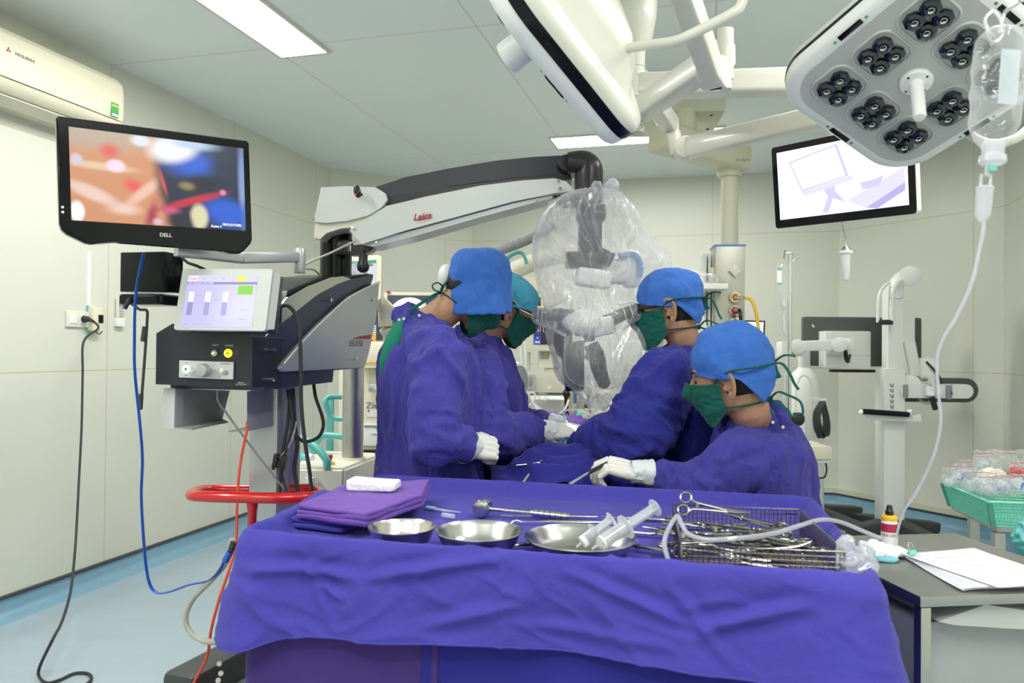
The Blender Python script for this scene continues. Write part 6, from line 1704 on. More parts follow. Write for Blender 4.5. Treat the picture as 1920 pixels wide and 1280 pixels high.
# held and resting tools
HM = P(1112, 880, 2.31)
t = thing('dark_dissector', 'dark handled dissector held by the seated person over the drape', 'surgical instrument', P(1085, 898, 2.33))
a, b, c_ = P(1143, 866, 2.345), P(1103, 886, 2.315), P(1068, 908, 2.30)
mb = MB(); mb.tube([P(1152, 862, 2.36), a, b], [.004, .006, .0065], 12); mb.build('grip', 'black', t)
mb = MB(); mb.tube([b, b.lerp(c_, .3), c_], [.0055, .0062, .0085], 12, flat=.6); mb.build('shaft', 'grey', t)
mb = MB(); mb.tube([P(968, 872, 2.50), P(990, 870, 2.50), P(1012, 867, 2.50)], [.0022, .0032, .0042], 8); mb.torus(P(1015, 866, 2.50), .006, .002, axis=(0, 1, .3)); tag(mb.build('resting_forceps', 'satin'), 'thin steel forceps lying at the edge of the patient drape', 'forceps')
cord('drape_lead', 'thin pale tube running over the blue drape towards the instrument table', [P(1010, 873, 2.55), P(996, 884, 2.5), P(984, 900, 2.46), P(975, 912, 2.44)], .004, 'tubegrey')
cord('blue_lead', 'thin blue lead looped beside the right surgeon cuff', [P(1072, 823, 2.70), P(1060, 820, 2.68), P(1056, 830, 2.67), P(1062, 845, 2.67), P(1058, 856, 2.68), P(1050, 864, 2.70)], .0028, 'blue')
cord('suction_line', 'clear suction tube arching up from the gloved hands', [P(1063, 792, 2.86), P(1058, 780, 2.87), P(1056, 772, 2.88), P(1066, 768, 2.88), P(1085, 768, 2.88), P(1105, 776, 2.88), P(1130, 784, 2.9), P(1150, 786, 3.0)], .0045, 'tubing', cat='tube')
# ---------------------------------------------------------------- imaging equipment behind the left-hand surgeons
def boxp(mb, x0, y0, x1, y1, Y, dep, bev=.01, rot=0):
    """a box whose front face spans those image rows and columns at depth Y"""
    a, b = P(x0, y0, Y), P(x1, y1, Y)
    mb.box(((a.x + b.x) / 2, Y + dep / 2, (a.z + b.z) / 2), (abs(b.x - a.x), dep, abs(a.z - b.z)), RZ(rot), bev=bev)
    return mb
# monitor trolley
tr_ = thing('monitor_trolley', 'cream imaging monitor trolley with two bright round pictures behind the microscope console', 'monitor trolley', (P(740, 700, 4.5).x, 4.6, 0))
mb = boxp(MB(), 634, 690, 850, 855, 4.45, .50, .03); mb.build('body', 'cream', tr_)
mb = boxp(MB(), 640, 855, 850, 960, 4.5, .45, .02); mb.build('lower_body', 'offwhite', tr_)
mb = boxp(MB(), 668, 648, 850, 684, 4.30, .30, .02); mb.build('keyboard_shelf', 'cream', tr_)
mb = boxp(MB(), 664, 640, 850, 650, 4.34, .26, .01); mb.build('monitor_shelf', 'offwhite', tr_)
mb = boxp(MB(), 672, 678.5, 716, 683, 4.295, .004, .0005); mb.build('orange_rule', 'orange', tr_)
mb = boxp(MB(), 681, 795, 740, 836, 4.435, .05, .004); pr_ = mb.build('printer', 'white', tr_)
mb = boxp(MB(), 683, 797, 700, 801, 4.432, .004, .0005); boxp(mb, 700, 797, 716, 802, 4.43, .006, .001); boxp(mb, 698, 813, 730, 814.5, 4.43, .006, .0005); mb.build('printer_slot', 'grey', pr_)
text('SONY', .014, TR(P(689, 799, 4.429), RX(90)), 'greyprint', pr_, 'lettering')
mb = boxp(MB(), 674, 843, 850, 856, 4.44, .06, .004); mb.build('dark_recess', 'black', tr_)
mb = boxp(MB(), 690, 719, 730, 733, 4.44, .03, .004); mb.build('grip_recess', 'chrome', tr_)
text('Ziehm Vision', .052, TR(P(686, 760, 4.447), RX(90)), 'greyprint', tr_, 'lettering', align='LEFT', ext=.0008)
mb = boxp(MB(), 688, 768, 722, 782, 4.446, .004, .0005); lb = mb.build('type_label', 'white', tr_)
mb = MB(); mb.cyl(P(691, 770, 4.444), P(691, 770, 4.442), .006, seg=16); mb.build('label_mark', 'redprint', lb)
fluo = glow('fluoroscopy_white', (.93, .95, 1, 1), 1.6); scrd = glow('fluoroscopy_dark', srgb(62, 64, 78), .8)
for x0, x1, cxp, nm in ((640, 722, 655, 'left_monitor'), (722, 856, 768, 'right_monitor')):
    mb = boxp(MB(), x0, 547, x1, 645, 4.40, .10, .012); mo = mb.build(nm, 'cream', tr_)
    mb = boxp(MB(), x0 + 4, 553, x1 - 4, 638, 4.392, .01, .001); mb.build('screen', scrd, mo)
    c_ = P(cxp, 598, 4.386)
    mb = MB(); mb.cyl(c_, c_ - Vector((0, .002, 0)), .125, seg=48); mb.build('round_picture', fluo, mo)
    mb = MB()
    for i in range(7): 
        boxp(mb, cxp + 36, 610 + i * 4, cxp + 50, 612 + i * 4, 4.384, .002, 0); boxp(mb, cxp + 18, 566 + i * 3, cxp + 30, 567.6 + i * 3, 4.384, .002, 0) if i < 2 else None
    mb.build('picture_text', fluo, mo)
    mb = MB(); boxp(mb, cxp + 70, 545, cxp + 76, 549, 4.39, .02, .001); mb.build('red_tab', 'red', mo)
mb = MB(); mb.tube([P(690, 622, 4.37), P(700, 628, 4.36), P(703, 640, 4.36)], .010, 10, smooth=4); mb.build('yellow_knob', 'orange', tr_)
# mobile x-ray stand with control display and steel lifting column
xs = thing('mobile_xray_stand', 'cream mobile x-ray stand with steel column and teal handles right of the cart column', 'x-ray stand', (P(640, 860, 3.6).x, 3.7, 0))
zt_ = P(640, 862, 3.6).z
fa, fb, fc, fd = P(548, 878, 3.35), P(646, 878, 3.35), P(722, 858, 3.85), P(580, 856, 3.95)
for p in (fa, fb, fc, fd): p.z = zt_
mb = MB(); mb.prism([p - Z * .66 for p in (fa, fb, fc, fd)], Z * .66); bmesh.ops.bevel(mb.bm, geom=mb.bm.edges[:], offset=.012, segments=3, affect='EDGES'); mb.build('cabinet', 'offwhite', xs)
for p in (fa, fb, fc, fd):
    p = p.lerp((fa + fb + fc + fd) / 4, .12); q_ = MB(); q_.cyl((p.x - .02, p.y, .075), (p.x + .02, p.y, .075), .075, seg=24, bev=.006); q_.box((p.x, p.y, .15), (.05, .06, .06), bev=.01); q_.build('castor', 'rubber', xs)
cc2 = P(661, 862, 3.62)
mb = MB(); mb.cyl((cc2.x, cc2.y, zt_), (cc2.x, cc2.y, 1.72), .050, seg=40); mb.build('steel_column', 'steel', xs)
mb = MB(); mb.cyl((cc2.x, cc2.y, zt_), (cc2.x, cc2.y, zt_ + .012), .062, .058, 40); mb.build('column_foot', 'cream', xs)
mb = MB()
for i in range(34): mb.box((cc2.x - .022, cc2.y - .0455, zt_ + .02 + i * .0125), (.004, .002, .0016))
mb.build('scale', 'greyprint', xs)
for nm, pts, r in (('teal_handle', [P(640, 744, 3.75), P(616, 745, 3.72), P(610, 755, 3.7), P(618, 776, 3.7), P(628, 784, 3.7), P(645, 785, 3.7)], .013),
                   ('teal_handle', [P(585, 856, 3.8), P(590, 836, 3.8), P(604, 818, 3.8), P(620, 816, 3.8), P(644, 819, 3.8)], .016),
                   ('teal_handle', [P(540, 820, 3.45), P(568, 824, 3.42), P(596, 842, 3.38), P(612, 862, 3.36), P(613, 878, 3.36)], .0175),
                   ('teal_handle', [P(662, 825, 3.85), P(674, 834, 3.85), P(677, 858, 3.85)], .013)):
    mb = MB(); mb.tube(pts, r, 14, smooth=6); mb.build(nm, 'teal', xs)
mb = boxp(MB(), 613, 742, 623, 860, 4.0, .03, .003); mb.build('teal_rail', M['teal'], xs)
mb = MB(); c_ = P(617, 876, 3.45); c_.z = zt_; mb.cyl(c_, c_ + Z * .012, .030, .022, 24); e_ = mb.build('yellow_collar', 'yellow', xs)
mb = MB(); mb.cyl(c_ + Z * .012, c_ + Z * .045, .011, .017, 20, bev=.003); mb.build('red_button', 'red', xs)
mb = MB(); c_ = P(574, 862, 3.6); mb.cyl(c_ - XA * .03, c_ + XA * .012, .034, .034, 24, bev=.006); mb.build('teal_wheel', 'teal', xs)
mb = MB(); mb.cyl(c_ + XA * .012, c_ + XA * .035, .032, .030, 24, bev=.006); mb.build('white_wheel_cap', 'white', xs)
mb = MB(); mb.box(P(581, 905, 3.30), (.04, .03, .05), bev=.006); mb.box(P(580, 893, 3.30), (.02, .02, .03), bev=.003); mb.build('cable_hook', 'white', xs)
Q, w, h = quad(P(660, 486, 3.60), P(716, 483, 3.60), P(644, 560, 3.52))
mb = MB(Q); mb.prism([(x, y, -.07) for x, y in rrect(w + .03, h + .03, .02)], (0, 0, .07)); cd = mb.build('control_display', 'cream', xs)
screen(cd, Q, -w / 2 + .01, -h / 2 + .01, w / 2 - .01, h / 2 - .012, .001, picture('panel_menu', srgb(222, 224, 236), [(.5, .97, 1.2, .07, 0, (70, 170, 140), .1), (.5, .86, .42, .06, 0, (120, 130, 110), .2), (.2, .5, .3, .5, 0, (190, 190, 205), .5)], 1.0))
mb = MB(Q); mb.box((-.01, h / 2 + .018, -.03), (.03, .01, .02), bev=.003); mb.build('red_lamp', 'red', cd)
mb = MB(); mb.tube([P(700, 552, 3.62), P(716, 570, 3.66), P(730, 588, 3.7), P(733, 600, 3.7)], [.035, .035, .042, .042], 20, smooth=5); mb.cyl(P(728, 582, 3.7), P(729, 612, 3.7), .050, .050, 28, bev=.004); mb.tube([P(728, 612, 3.7), P(738, 628, 3.72), P(760, 650, 3.78), P(790, 670, 3.85)], [.05, .045, .045, .045], 20, smooth=4); mb.build('display_arm', 'cream', xs)
# the c-shaped beam further right
ca = thing('c_arm_beam', 'broad cream curved beam of the x-ray unit rising behind the net-capped surgeon', 'x-ray arm', (P(850, 700, 4.3).x, 4.3, 0))
mb = MB(); mb.tube([P(800, 900, 4.3), P(830, 700, 4.3), P(870, 590, 4.3), P(925, 532, 4.3), P(975, 502, 4.3), P(1040, 480, 4.3), P(1120, 476, 4.3)], [.07, .07, .06, .055, .055, .055, .05], 16, smooth=6, flat=.9); mb.build('beam', 'cream', ca)
mb = MB(); mb.tube([P(946, 494, 4.2), P(952, 484, 4.2), P(966, 475, 4.2), P(978, 474, 4.2), P(984, 482, 4.2), P(988, 495, 4.2)], .010, 12, smooth=5); mb.build('teal_handle', 'teal', ca)
mb = MB(); hp_ = catmull([P(880, 492, 4.15), P(935, 470, 4.15), P(975, 455, 4.15), P(1008, 440, 4.15), P(1040, 420, 4.15)], 26); mb.tube(hp_, [.026 + (.004 if i % 2 else 0) for i in range(len(hp_))], 14); mb.build('corrugated_hose', 'grey', ca)
mb = boxp(MB(), 760, 880, 880, 1000, 4.1, .5, .03); mb.build('base', 'cream', ca)
mb = MB(); c_ = P(974, 716, 4.0); fn_ = Vector((.86, -.5, 0)); mb.cyl(c_ - fn_ * .10, c_, .118, .105, 40, bev=.01); mb.build('detector_ring', 'white', ca)
mb = MB(); mb.cyl(c_, c_ + fn_ * .004, .088, .088, 40); mb.build('detector_face', 'grey', ca)
mb = MB(); mb.tube([c_ - fn_ * .08, P(900, 720, 4.1), P(840, 740, 4.3)], .06, 16, smooth=4); mb.build('detector_arm', 'cream', ca)
mb = MB(); c_ = P(836, 518, 4.3); mb.sphere(c_, (.045, .05, .07)); mb.tube([c_, P(850, 560, 4.3), P(868, 592, 4.3)], .02, 10, smooth=3); mb.build('pulley_cover', 'lightgrey', ca)

# ---------------------------------------------------------------- anaesthesia station in the middle distance
an = thing('anaesthesia_station', 'cream anaesthesia station with dark trend screen behind the wrapped microscope', 'anaesthesia station', (P(1060, 700, 4.9).x, 5.0, 0))
mb = boxp(MB(), 986, 573, 1090, 658, 4.75, .10, .012); mo = mb.build('patient_monitor', 'offwhite', an)
mb = boxp(MB(), 1001, 601, 1072, 646, 4.744, .01, .001); mb.build('screen', glow('trend_black', srgb(34, 26, 34), 1), mo)
bl = glow('trend_blue', srgb(62, 84, 196), 1); ye = glow('trend_yellow', srgb(232, 214, 150), 1); wh = glow('trend_white', srgb(225, 230, 255), 1)
mb = MB(); 
for y in (603, 609, 615, 619, 625, 631, 634, 639, 644): boxp(mb, 1001, y, 1013, y + .9, 4.742, .002, 0)
for x in (1001, 1005, 1009, 1013): boxp(mb, x, 602, x + .7, 645, 4.742, .002, 0)
boxp(mb, 1001, 636, 1013, 644, 4.743, .002, 0)
mb.build('blue_grid', bl, mo)
mb = MB(); mb.tube([P(x, y, 4.738) for x, y in ((1001, 622), (1004, 622), (1005, 612), (1006, 622), (1010, 621), (1013, 621), (1014, 606), (1018, 606), (1019, 622), (1022, 622))], .0014, 4)
for y in (602, 617, 632): boxp(mb, 1006, y, 1010, y + 2, 4.741, .002, 0)
mb.build('yellow_trace', ye, mo)
mb = MB(); boxp(mb, 1004, 639, 1006, 643, 4.740, .002, 0); boxp(mb, 1007, 640, 1012, 642.5, 4.740, .002, 0); mb.build('white_value', wh, mo)
mb = boxp(MB(), 1003, 648, 1008, 651, 4.744, .006, .001); mb.build('key_lamp', ye, mo)
mb = boxp(MB(), 1010, 658, 1050, 690, 4.8, .12, .008); boxp(mb, 1022, 690, 1050, 704, 4.82, .10, .008); gm_ = mb.build('gas_module', 'offwhite', an)
mb = boxp(MB(), 1014, 660, 1030, 672, 4.79, .02, .002); mb.build('module_face', 'grey', gm_); boxp(MB(), 1020, 660, 1026, 664, 4.785, .006, .001).build('yellow_mark', 'yellow', gm_)
mb = boxp(MB(), 982, 697, 1075, 737, 4.70, .16, .012); mm_ = mb.build('module_rack', 'offwhite', an)
mb = boxp(MB(), 990, 702, 1004, 730, 4.685, .03, .008); mb.build('handset', 'lightgrey', mm_); boxp(MB(), 992, 705, 998, 724, 4.68, .01, .002).build('handset_window', 'midgrey', mm_)
boxp(MB(), 1027, 724, 1033, 728, 4.694, .008, .001).build('yellow_lamp', ye, mm_)
boxp(MB(), 988, 737, 1070, 742, 4.72, .14, .003).build('lower_tray', 'grey', mm_)
mb = MB(); mb.cyl(P(991, 660, 4.85), P(991, 930, 4.85), .012, seg=14); mb.build('pole', 'lightgrey', an)
mb = boxp(MB(), 994, 748, 1150, 1000, 4.95, .45, .02); mb.build('cabinet', 'white', an)
mb = boxp(MB(), 981, 518, 1046, 578, 5.3, .35, .01); mb.build('upper_cabinet', 'cream', an)
mb = boxp(MB(), 1002, 557, 1014, 574, 5.2, .03, .003); mb.build('blue_display', 'slate', an)
mb = boxp(MB(), 1110, 735, 1180, 930, 4.6, .4, .015); cb_ = mb.build('side_cabinet', 'offwhite', an)
mb = MB()
for i in range(7): boxp(mb, 1050, 776 + i * 2.6, 1068, 777.2 + i * 2.6, 4.942, .01, 0); boxp(mb, 1098, 774 + i * 2.6, 1108, 775.2 + i * 2.6, 4.942, .01, 0)
mb.build('grille', 'greyprint', an)
t = an
mb = MB(); mb.tube([P(1061, 732, 4.6), P(1062, 760, 4.6), P(1067, 800, 4.6)], .012, 10, smooth=3); mb.sphere(P(1062, 738, 4.6), (.022, .02, .03)); mb.build('black_lead', 'black', t)
mb = MB(); mb.cyl(P(1071, 737, 4.7), P(1071, 800, 4.7), .006); mb.build('thin_pole', 'chrome', t)
mb = boxp(MB(), 1064, 737, 1071, 758, 4.8, .03, .003); mb.build('yellow_panel', 'yellow', t)
mb = boxp(MB(), 1072, 736, 1090, 757, 4.8, .03, .003); k_ = mb.build('vaporiser', 'white', t); boxp(MB(), 1076, 736, 1082, 757, 4.79, .012, .001).build('blue_band', M['bluecoat'], k_)
mb = MB(); mb.tube([P(1090, 740, 4.55), P(1083, 760, 4.55), P(1076, 780, 4.55)], .012, 10, smooth=3); mb.build('dark_bracket', 'grey', t)
mb = boxp(MB(), 1097, 757, 1108, 773, 4.4, .04, .006); boxp(mb, 1101, 740, 1104, 758, 4.41, .02, .002); mb.build('clamp_head', 'black', t)
mb = MB(); mb.sphere(P(1090, 788, 4.3), (.032, .04, .06)); tag(blob(mb, .005, 3, fn=lambda co, n: co + n * ridge(co * 25, 3) * .010).build('breathing_bag', M['tealplastic'], an, angle=180), 'x', 'x')
o = [q for q in bpy.data.objects if q.name == 'breathing_bag'][0]; del o['label']; del o['category']
mb = MB(); hp_ = catmull([P(1090, 812, 4.2), P(1094, 795, 4.2), P(1098, 778, 4.2), P(1102, 766, 4.2)], 14); mb.tube(hp_, [.013 + (.004 if i % 2 else 0) for i in range(len(hp_))], 12); mb.build('corrugated_tube', 'cream', an)
mb = boxp(MB(), 1073, 782, 1082, 800, 4.1, .03, .004); mb.tube([P(1075, 790, 4.1), P(1072, 782, 4.1), P(1076, 778, 4.1), P(1080, 784, 4.1)], .006, 8, smooth=4); mb.build('blue_clip', 'blue', an)
for lab, pts in (('white monitoring cable hanging in a shallow curve below the module rack', [P(988, 742, 4.55), P(1000, 755, 4.5), P(1020, 772, 4.4), P(1040, 779, 4.4), P(1058, 768, 4.4), P(1066, 750, 4.5)]),
                 ('white monitoring cable slanting down from the coil to the surgeon hand', [P(998, 752, 4.5), P(1008, 768, 4.4), P(1016, 784, 4.3), P(1022, 800, 4.2)]),
                 ('white cable coil hanging left of the module rack', [P(984, 640, 4.6), P(986, 690, 4.55), P(982, 730, 4.5), P(986, 760, 4.5), P(992, 740, 4.5), P(984, 735, 4.5), P(982, 756, 4.48), P(990, 762, 4.48), P(1003, 745, 4.5), P(1000, 736, 4.5), P(990, 738, 4.5)]),
                 ('white cable dropping straight beside the patient monitor', [P(978, 600, 4.6), P(976, 650, 4.6), P(979, 700, 4.55), P(983, 740, 4.5)])):
    cord('monitor_cable', lab, pts, .006, 'white')
mb = MB(); c_ = P(1013, 747, 4.55); mb.torus(c_, .032, .005, axis=(.1, 1, .2)); mb.torus(c_ + Vector((.02, 0, .005)), .026, .005, axis=(0, 1, -.2)); mb.build('clear_tubing_coil', 'film', an)
# slanted pale panel behind the right surgeon
t = thing('warming_unit', 'pale slanted equipment panel between the right surgeon and the pendant', 'equipment', (P(1310, 700, 4.2).x, 4.2, 0))
mb = MB(); mb.prism([P(1262, 560, 4.2), P(1308, 560, 4.2), P(1345, 660, 4.2), Vector((1.14, 4.2, 0)), Vector((.90, 4.2, 0))], (0, .3, 0)); bmesh.ops.bevel(mb.bm, geom=mb.bm.edges[:], offset=.01, segments=2, affect='EDGES'); mb.build('panel', 'offwhite', t)

# ---------------------------------------------------------------- drip stand with bag in the middle distance
iv = thing('drip_stand', 'thin steel drip stand with a hanging fluid bag behind the front seated person', 'drip stand', (P(1480, 700, 3.9).x, 3.9, 0))
ix, iy = P(1480, 700, 3.9).x, 3.9
mb = MB(); mb.cyl((ix, iy, .1), (ix, iy, P(1480, 476, 3.9).z), .0105, seg=18); mb.build('pole', 'chrome', iv)
mb = MB(); mb.tube([P(1470, 486, 3.9), P(1472, 476, 3.9), P(1480, 474, 3.9), P(1488, 476, 3.9), P(1490, 486, 3.9), P(1486, 490, 3.9)], .005, 8, smooth=4); mb.tube([P(1476, 474, 3.9), P(1472, 470, 3.9), P(1470, 482, 3.85)], .004, 8); mb.build('hook', 'chrome', iv)
mb = MB(); k_ = P(1494, 785, 3.85); 
mb.lathe([(.03 + .006 * (i % 2), 0) for i in (0,)] + [(.034, .002), (.034, .02), (.026, .026)], k_, axis=(.3, -1, 0), seg=12); mb.cyl(P(1480, 785, 3.9), k_, .012); mb.build('knob', 'black', iv)
mb = MB(); mb.cyl((ix, iy, .62), (ix, iy, P(1480, 788, 3.9).z), .014, seg=18); mb.build('lower_tube', 'lightgrey', iv)
mb = MB()
for a in range(5): mb.tube([(ix, iy, .12), (ix + .26 * cos(a * 1.257), iy + .26 * sin(a * 1.257), .06)], .014, 10)
mb.build('foot', 'steel', iv)
def iv_bag(c, w, hgt, s=1.0):
    mb = MB(); x = w / 2
    mb.rings([[c + Vector((x * k * cos(a), x * .45 * kk * sin(a), z)) for a in [2 * pi * i / 24 for i in range(24)]] for k, kk, z in ((.35, .1, hgt * .5), (.95, .3, hgt * .44), (1, .8, hgt * .3), (1, 1, 0), (.97, 1, -hgt * .25), (.75, .9, -hgt * .40), (.3, .6, -hgt * .5))])
    return mb
bcn = P(1470, 528, 3.82)
fb_ = thing('fluid_bag', 'clear fluid bag with green edged label on the distant drip stand', 'fluid bag', bcn - Z * .12)
iv_bag(bcn, .085, .185).build('bag', 'bottleclear', fb_)
mb = MB(); mb.box(bcn + Vector((-.030, -.018, .025)), (.024, .002, .085)); lb = mb.build('label', 'white', fb_)
mb = MB(); 
for z in (.062, -.012): mb.box(bcn + Vector((-.030, -.0195, z)), (.0245, .002, .011))
mb.build('green_band', 'teal', lb)
mb = MB(); mb.cyl(bcn - Z * .09, bcn - Z * .125, .017, .015, 16); mb.cyl(bcn - Z * .15, bcn - Z * .19, .009, .009, 12); mb.cyl(bcn - Z * .195, bcn - Z * .25, .011, .009, 14); mb.build('port', 'milky', fb_)
mb = MB(); mb.box(bcn + Vector((.004, -.01, -.137)), (.010, .008, .008)); mb.build('green_clip', 'tealplastic', fb_)
cord('drip_line', 'thin white drip line hanging beside the distant drip stand', [bcn - Z * .25, P(1475, 640, 3.82), P(1474, 680, 3.82), P(1470, 730, 3.82), P(1468, 780, 3.82), P(1463, 810, 3.82)], .0038, 'milky', cat='tube')

# ---------------------------------------------------------------- carts along the right-hand corner wall
def blackbase(parent, c, R_, n=4, a0=20, h=.12):
    mb = MB(); mb.cyl((c.x, c.y, h - .045), (c.x, c.y, h + .06), .16, .12, 28, bev=.02)
    for k in range(n):
        a = radians(a0 + 360 / n * k); e = Vector((c.x + R_ * cos(a), c.y + R_ * sin(a), h))
        bar(mb, Vector((c.x, c.y, h + .03)), e, .12, .11, h2=.07, w2=.10)
    mb.build('base', 'darkbase', parent)
    for k in range(n):
        a = radians(a0 + 360 / n * k); e = Vector((c.x + (R_ - .03) * cos(a), c.y + (R_ - .03) * sin(a), .045))
        for s_ in (-1, 1):
            q_ = MB(); q_.cyl(e + Vector((s_ * .012, 0, 0)), e + Vector((s_ * .036, 0, 0)), .045, seg=20, bev=.004); q_.build('castor', 'rubber', parent)
st = thing('camera_stand', 'tall white equipment stand on a black wheeled base before the right corner wall', 'equipment stand', (P(1680, 900, 5.35).x, 5.35, 0))
c_ = P(1677, 900, 5.35); sx_ = c_.x
mb = boxp(MB(), 1658, 690, 1697, 985, 5.30, .14, .02); mb.build('lower_column', 'white', st)
mb = boxp(MB(), 1666, 535, 1692, 692, 5.32, .10, .015); mb.build('upper_column', 'white', st)
mb = boxp(MB(), 1692, 560, 1716, 700, 5.42, .10, .015); mb.build('rear_slab', 'white', st)
mb = MB(); mb.tube([P(1679, 560, 5.36), P(1680, 535, 5.36), P(1690, 520, 5.36), P(1706, 514, 5.36)], [.06, .06, .055, .05], 16, smooth=5, flat=.8); mb.cyl(P(1706, 517, 5.28), P(1706, 517, 5.46), .070, seg=32, bev=.008); mb.build('top_arm', 'white', st)
mb = MB(); mb.tube([P(1668, 530, 5.25), P(1655, 540, 5.22), P(1648, 560, 5.2), P(1646, 604, 5.2)], .012, 10, smooth=5); mb.tube([P(1690, 526, 5.24), P(1676, 540, 5.2), P(1673, 565, 5.2), P(1672, 604, 5.2)], .016, 10, smooth=5); mb.build('handle_loops', 'white', st)
mb = MB(); mb.cyl(P(1646, 604, 5.2), P(1673, 604, 5.2), .018, seg=14, bev=.004); mb.build('handle_grip', 'rubber', st)
mb = MB(); bar(mb, P(1700, 640, 5.42), P(1712, 705, 5.42), .10, .08); mb.cyl(P(1706, 722, 5.34), P(1706, 722, 5.50), .075, seg=28, bev=.01); mb.cyl(P(1712, 722, 5.42), P(1745, 725, 5.4), .07, .06, 24, bev=.01); bar(mb, P(1738, 672, 5.42), P(1738, 735, 5.4), .11, .10); mb.build('wrist_joint', 'white', st)
mb = MB(); mb.tube([P(1737, 678, 5.36), P(1752, 694, 5.32), P(1764, 712, 5.3), P(1769, 735, 5.3)], .008, 8, smooth=5); mb.build('arm_cable', 'rubber', st)
def capsule(mb, x0, x1, y, Y, r, d, dz=0):
    a, b = P(x0, y, Y), P(x1, y, Y); a.z = b.z = (a.z + b.z) / 2 + dz; pts = []
    for i in range(13): t = radians(-90 + 15 * i); pts.append(b + Vector((r * cos(t), 0, r * sin(t))))
    for i in range(13): t = radians(90 + 15 * i); pts.append(a + Vector((r * cos(t), 0, r * sin(t))))
    mb.prism(pts, (0, d, 0)); return mb
capsule(MB(), 1690, 1812, 731, 5.36, .085, .06).build('bar_backing', 'panelgrey', st)
cb = capsule(MB(), 1700, 1812, 733, 5.29, .050, .07).build('camera_bar', 'white', st)
MB().box(P(1779, 735, 5.285), (.04, .02, .10), bev=.005).build('strap', 'grey', cb); MB().box(P(1698, 733, 5.285), (.03, .02, .09), bev=.005).build('strap', 'grey', cb)
mb = MB(); mb.torus(P(1736, 732, 5.30), .088, .010, axis=(1, .2, 0)); mb.build('clamp_ring', 'lightgrey', cb)
mb = boxp(MB(), 1742, 724, 1770, 742, 5.22, .06, .008); mb.cyl(P(1747, 738, 5.22), P(1747, 738, 5.17), .016, seg=14); mb.build('clamp_box', 'white', cb)
mb = MB(); bar(mb, P(1747, 744, 5.2), P(1754, 768, 5.2), .03, .03); mb.build('pistol_grip', 'black', cb)
mb = MB(); mb.prism([P(1781, 739, 5.27), P(1787, 739, 5.27), P(1784, 732, 5.27)], (0, -.003, 0)); mb.build('blue_mark', 'blue', cb)
mb = MB(); mb.cyl(P(1617, 771, 5.18), P(1704, 777, 5.18), .019, seg=16, bev=.004); mb.build('push_bar', 'gloss', st)
mb = MB(); mb.tube([P(1614, 771, 5.18), P(1630, 780, 5.22), P(1660, 784, 5.26)], .016, 10, smooth=4); bar(mb, P(1628, 781, 5.24), P(1724, 785, 5.24), .04, .045); bar(mb, P(1705, 770, 5.2), P(1708, 786, 5.24), .03, .03); bar(mb, P(1722, 776, 5.24), P(1723, 790, 5.24), .02, .03); mb.build('push_bar_bracket', 'white', st)
mb = boxp(MB(), 1667, 716, 1678, 768, 5.297, .004, .0005); lb = mb.build('instruction_label', M['paper'], st)
mb = MB()
for i in range(5):
    y = 719 + i * 10; mb.tube([P(1669, y, 5.294), P(1672, y + 6, 5.294)], .004, 4); mb.tube([P(1675, y, 5.294), P(1674, y + 7, 5.294)], .004, 4)
mb.build('pictograms', 'greyprint', lb)
blackbase(st, Vector((sx_, 5.36, 0)), .36, 4, 15)
# second cart with the large grey panel on its arm
sb = thing('panel_stand', 'pale stand whose arm holds a wide charcoal panel, left of the tall white stand', 'equipment stand', (P(1507, 900, 5.5).x, 5.5, 0))
c2_ = P(1507, 800, 5.68)
mb = MB(); zz = lambda y: P(1507, y, 5.5).z
mb.lathe([(.15, .14), (.145, zz(900)), (.13, zz(800)), (.115, zz(720)), (.085, zz(700)), (.045, zz(690)), (.042, zz(655))], (c2_.x, c2_.y, 0), seg=36, sy=.8); mb.build('column', 'white', sb)
mb = MB(); mb.tube([P(1492, 820, 5.35), P(1492, 740, 5.36), P(1498, 712, 5.38), P(1507, 704, 5.38), P(1518, 712, 5.38), P(1523, 740, 5.36), P(1524, 820, 5.35)], .006, 8, smooth=5); mb.build('cover_seam', 'offwhite', sb)
mb = boxp(MB(), 1466, 640, 1484, 670, 5.40, .12, .015); boxp(mb, 1482, 652, 1514, 668, 5.42, .10, .01); bar(mb, P(1492, 649, 5.42), P(1585, 646, 5.42), .06, .075); mb.cyl(P(1496, 650, 5.36), P(1496, 650, 5.48), .052, seg=28, bev=.004); mb.cyl(P(1574, 646, 5.36), P(1574, 646, 5.48), .052, seg=28, bev=.004); mb.cyl(P(1592, 634, 5.44), P(1592, 656, 5.44), .042, seg=24, bev=.006); mb.build('arm', 'white', sb)
mb = boxp(MB(), 1506, 593, 1729, 688, 5.74, .05, .03); pn = mb.build('charcoal_panel', M['panelgrey'], sb)
mb = boxp(MB(), 1508, 688, 1700, 690.5, 5.735, .03, .002); mb.build('orange_edge', 'orange', pn)
mb = boxp(MB(), 1558, 692, 1700, 699, 5.74, .04, .004); mb.build('lower_lip', 'black', pn)
mb = boxp(MB(), 1549, 620, 1633, 690, 5.60, .14, .012); wb = mb.build('mount_box', 'white', sb)
mb = boxp(MB(), 1552, 666, 1632, 667, 5.597, .004, 0); mb.build('box_seam', 'greyprint', wb)
mb = MB(); 
for k_ in range(3): mb.tube([P(1583 + k_ * 2, 656, 5.5), P(1584 + k_ * 3, 672, 5.5), P(1590 + k_, 679, 5.5), P(1595 - k_, 664, 5.5)], .006, 8, smooth=5)
mb.build('cable_loop', 'black', sb)
mb = MB(); mb.prism([P(1522, 612, 5.73), P(1528, 614, 5.73), P(1523, 607, 5.73)], (0, -.003, 0)); mb.build('white_mark', 'white', pn)
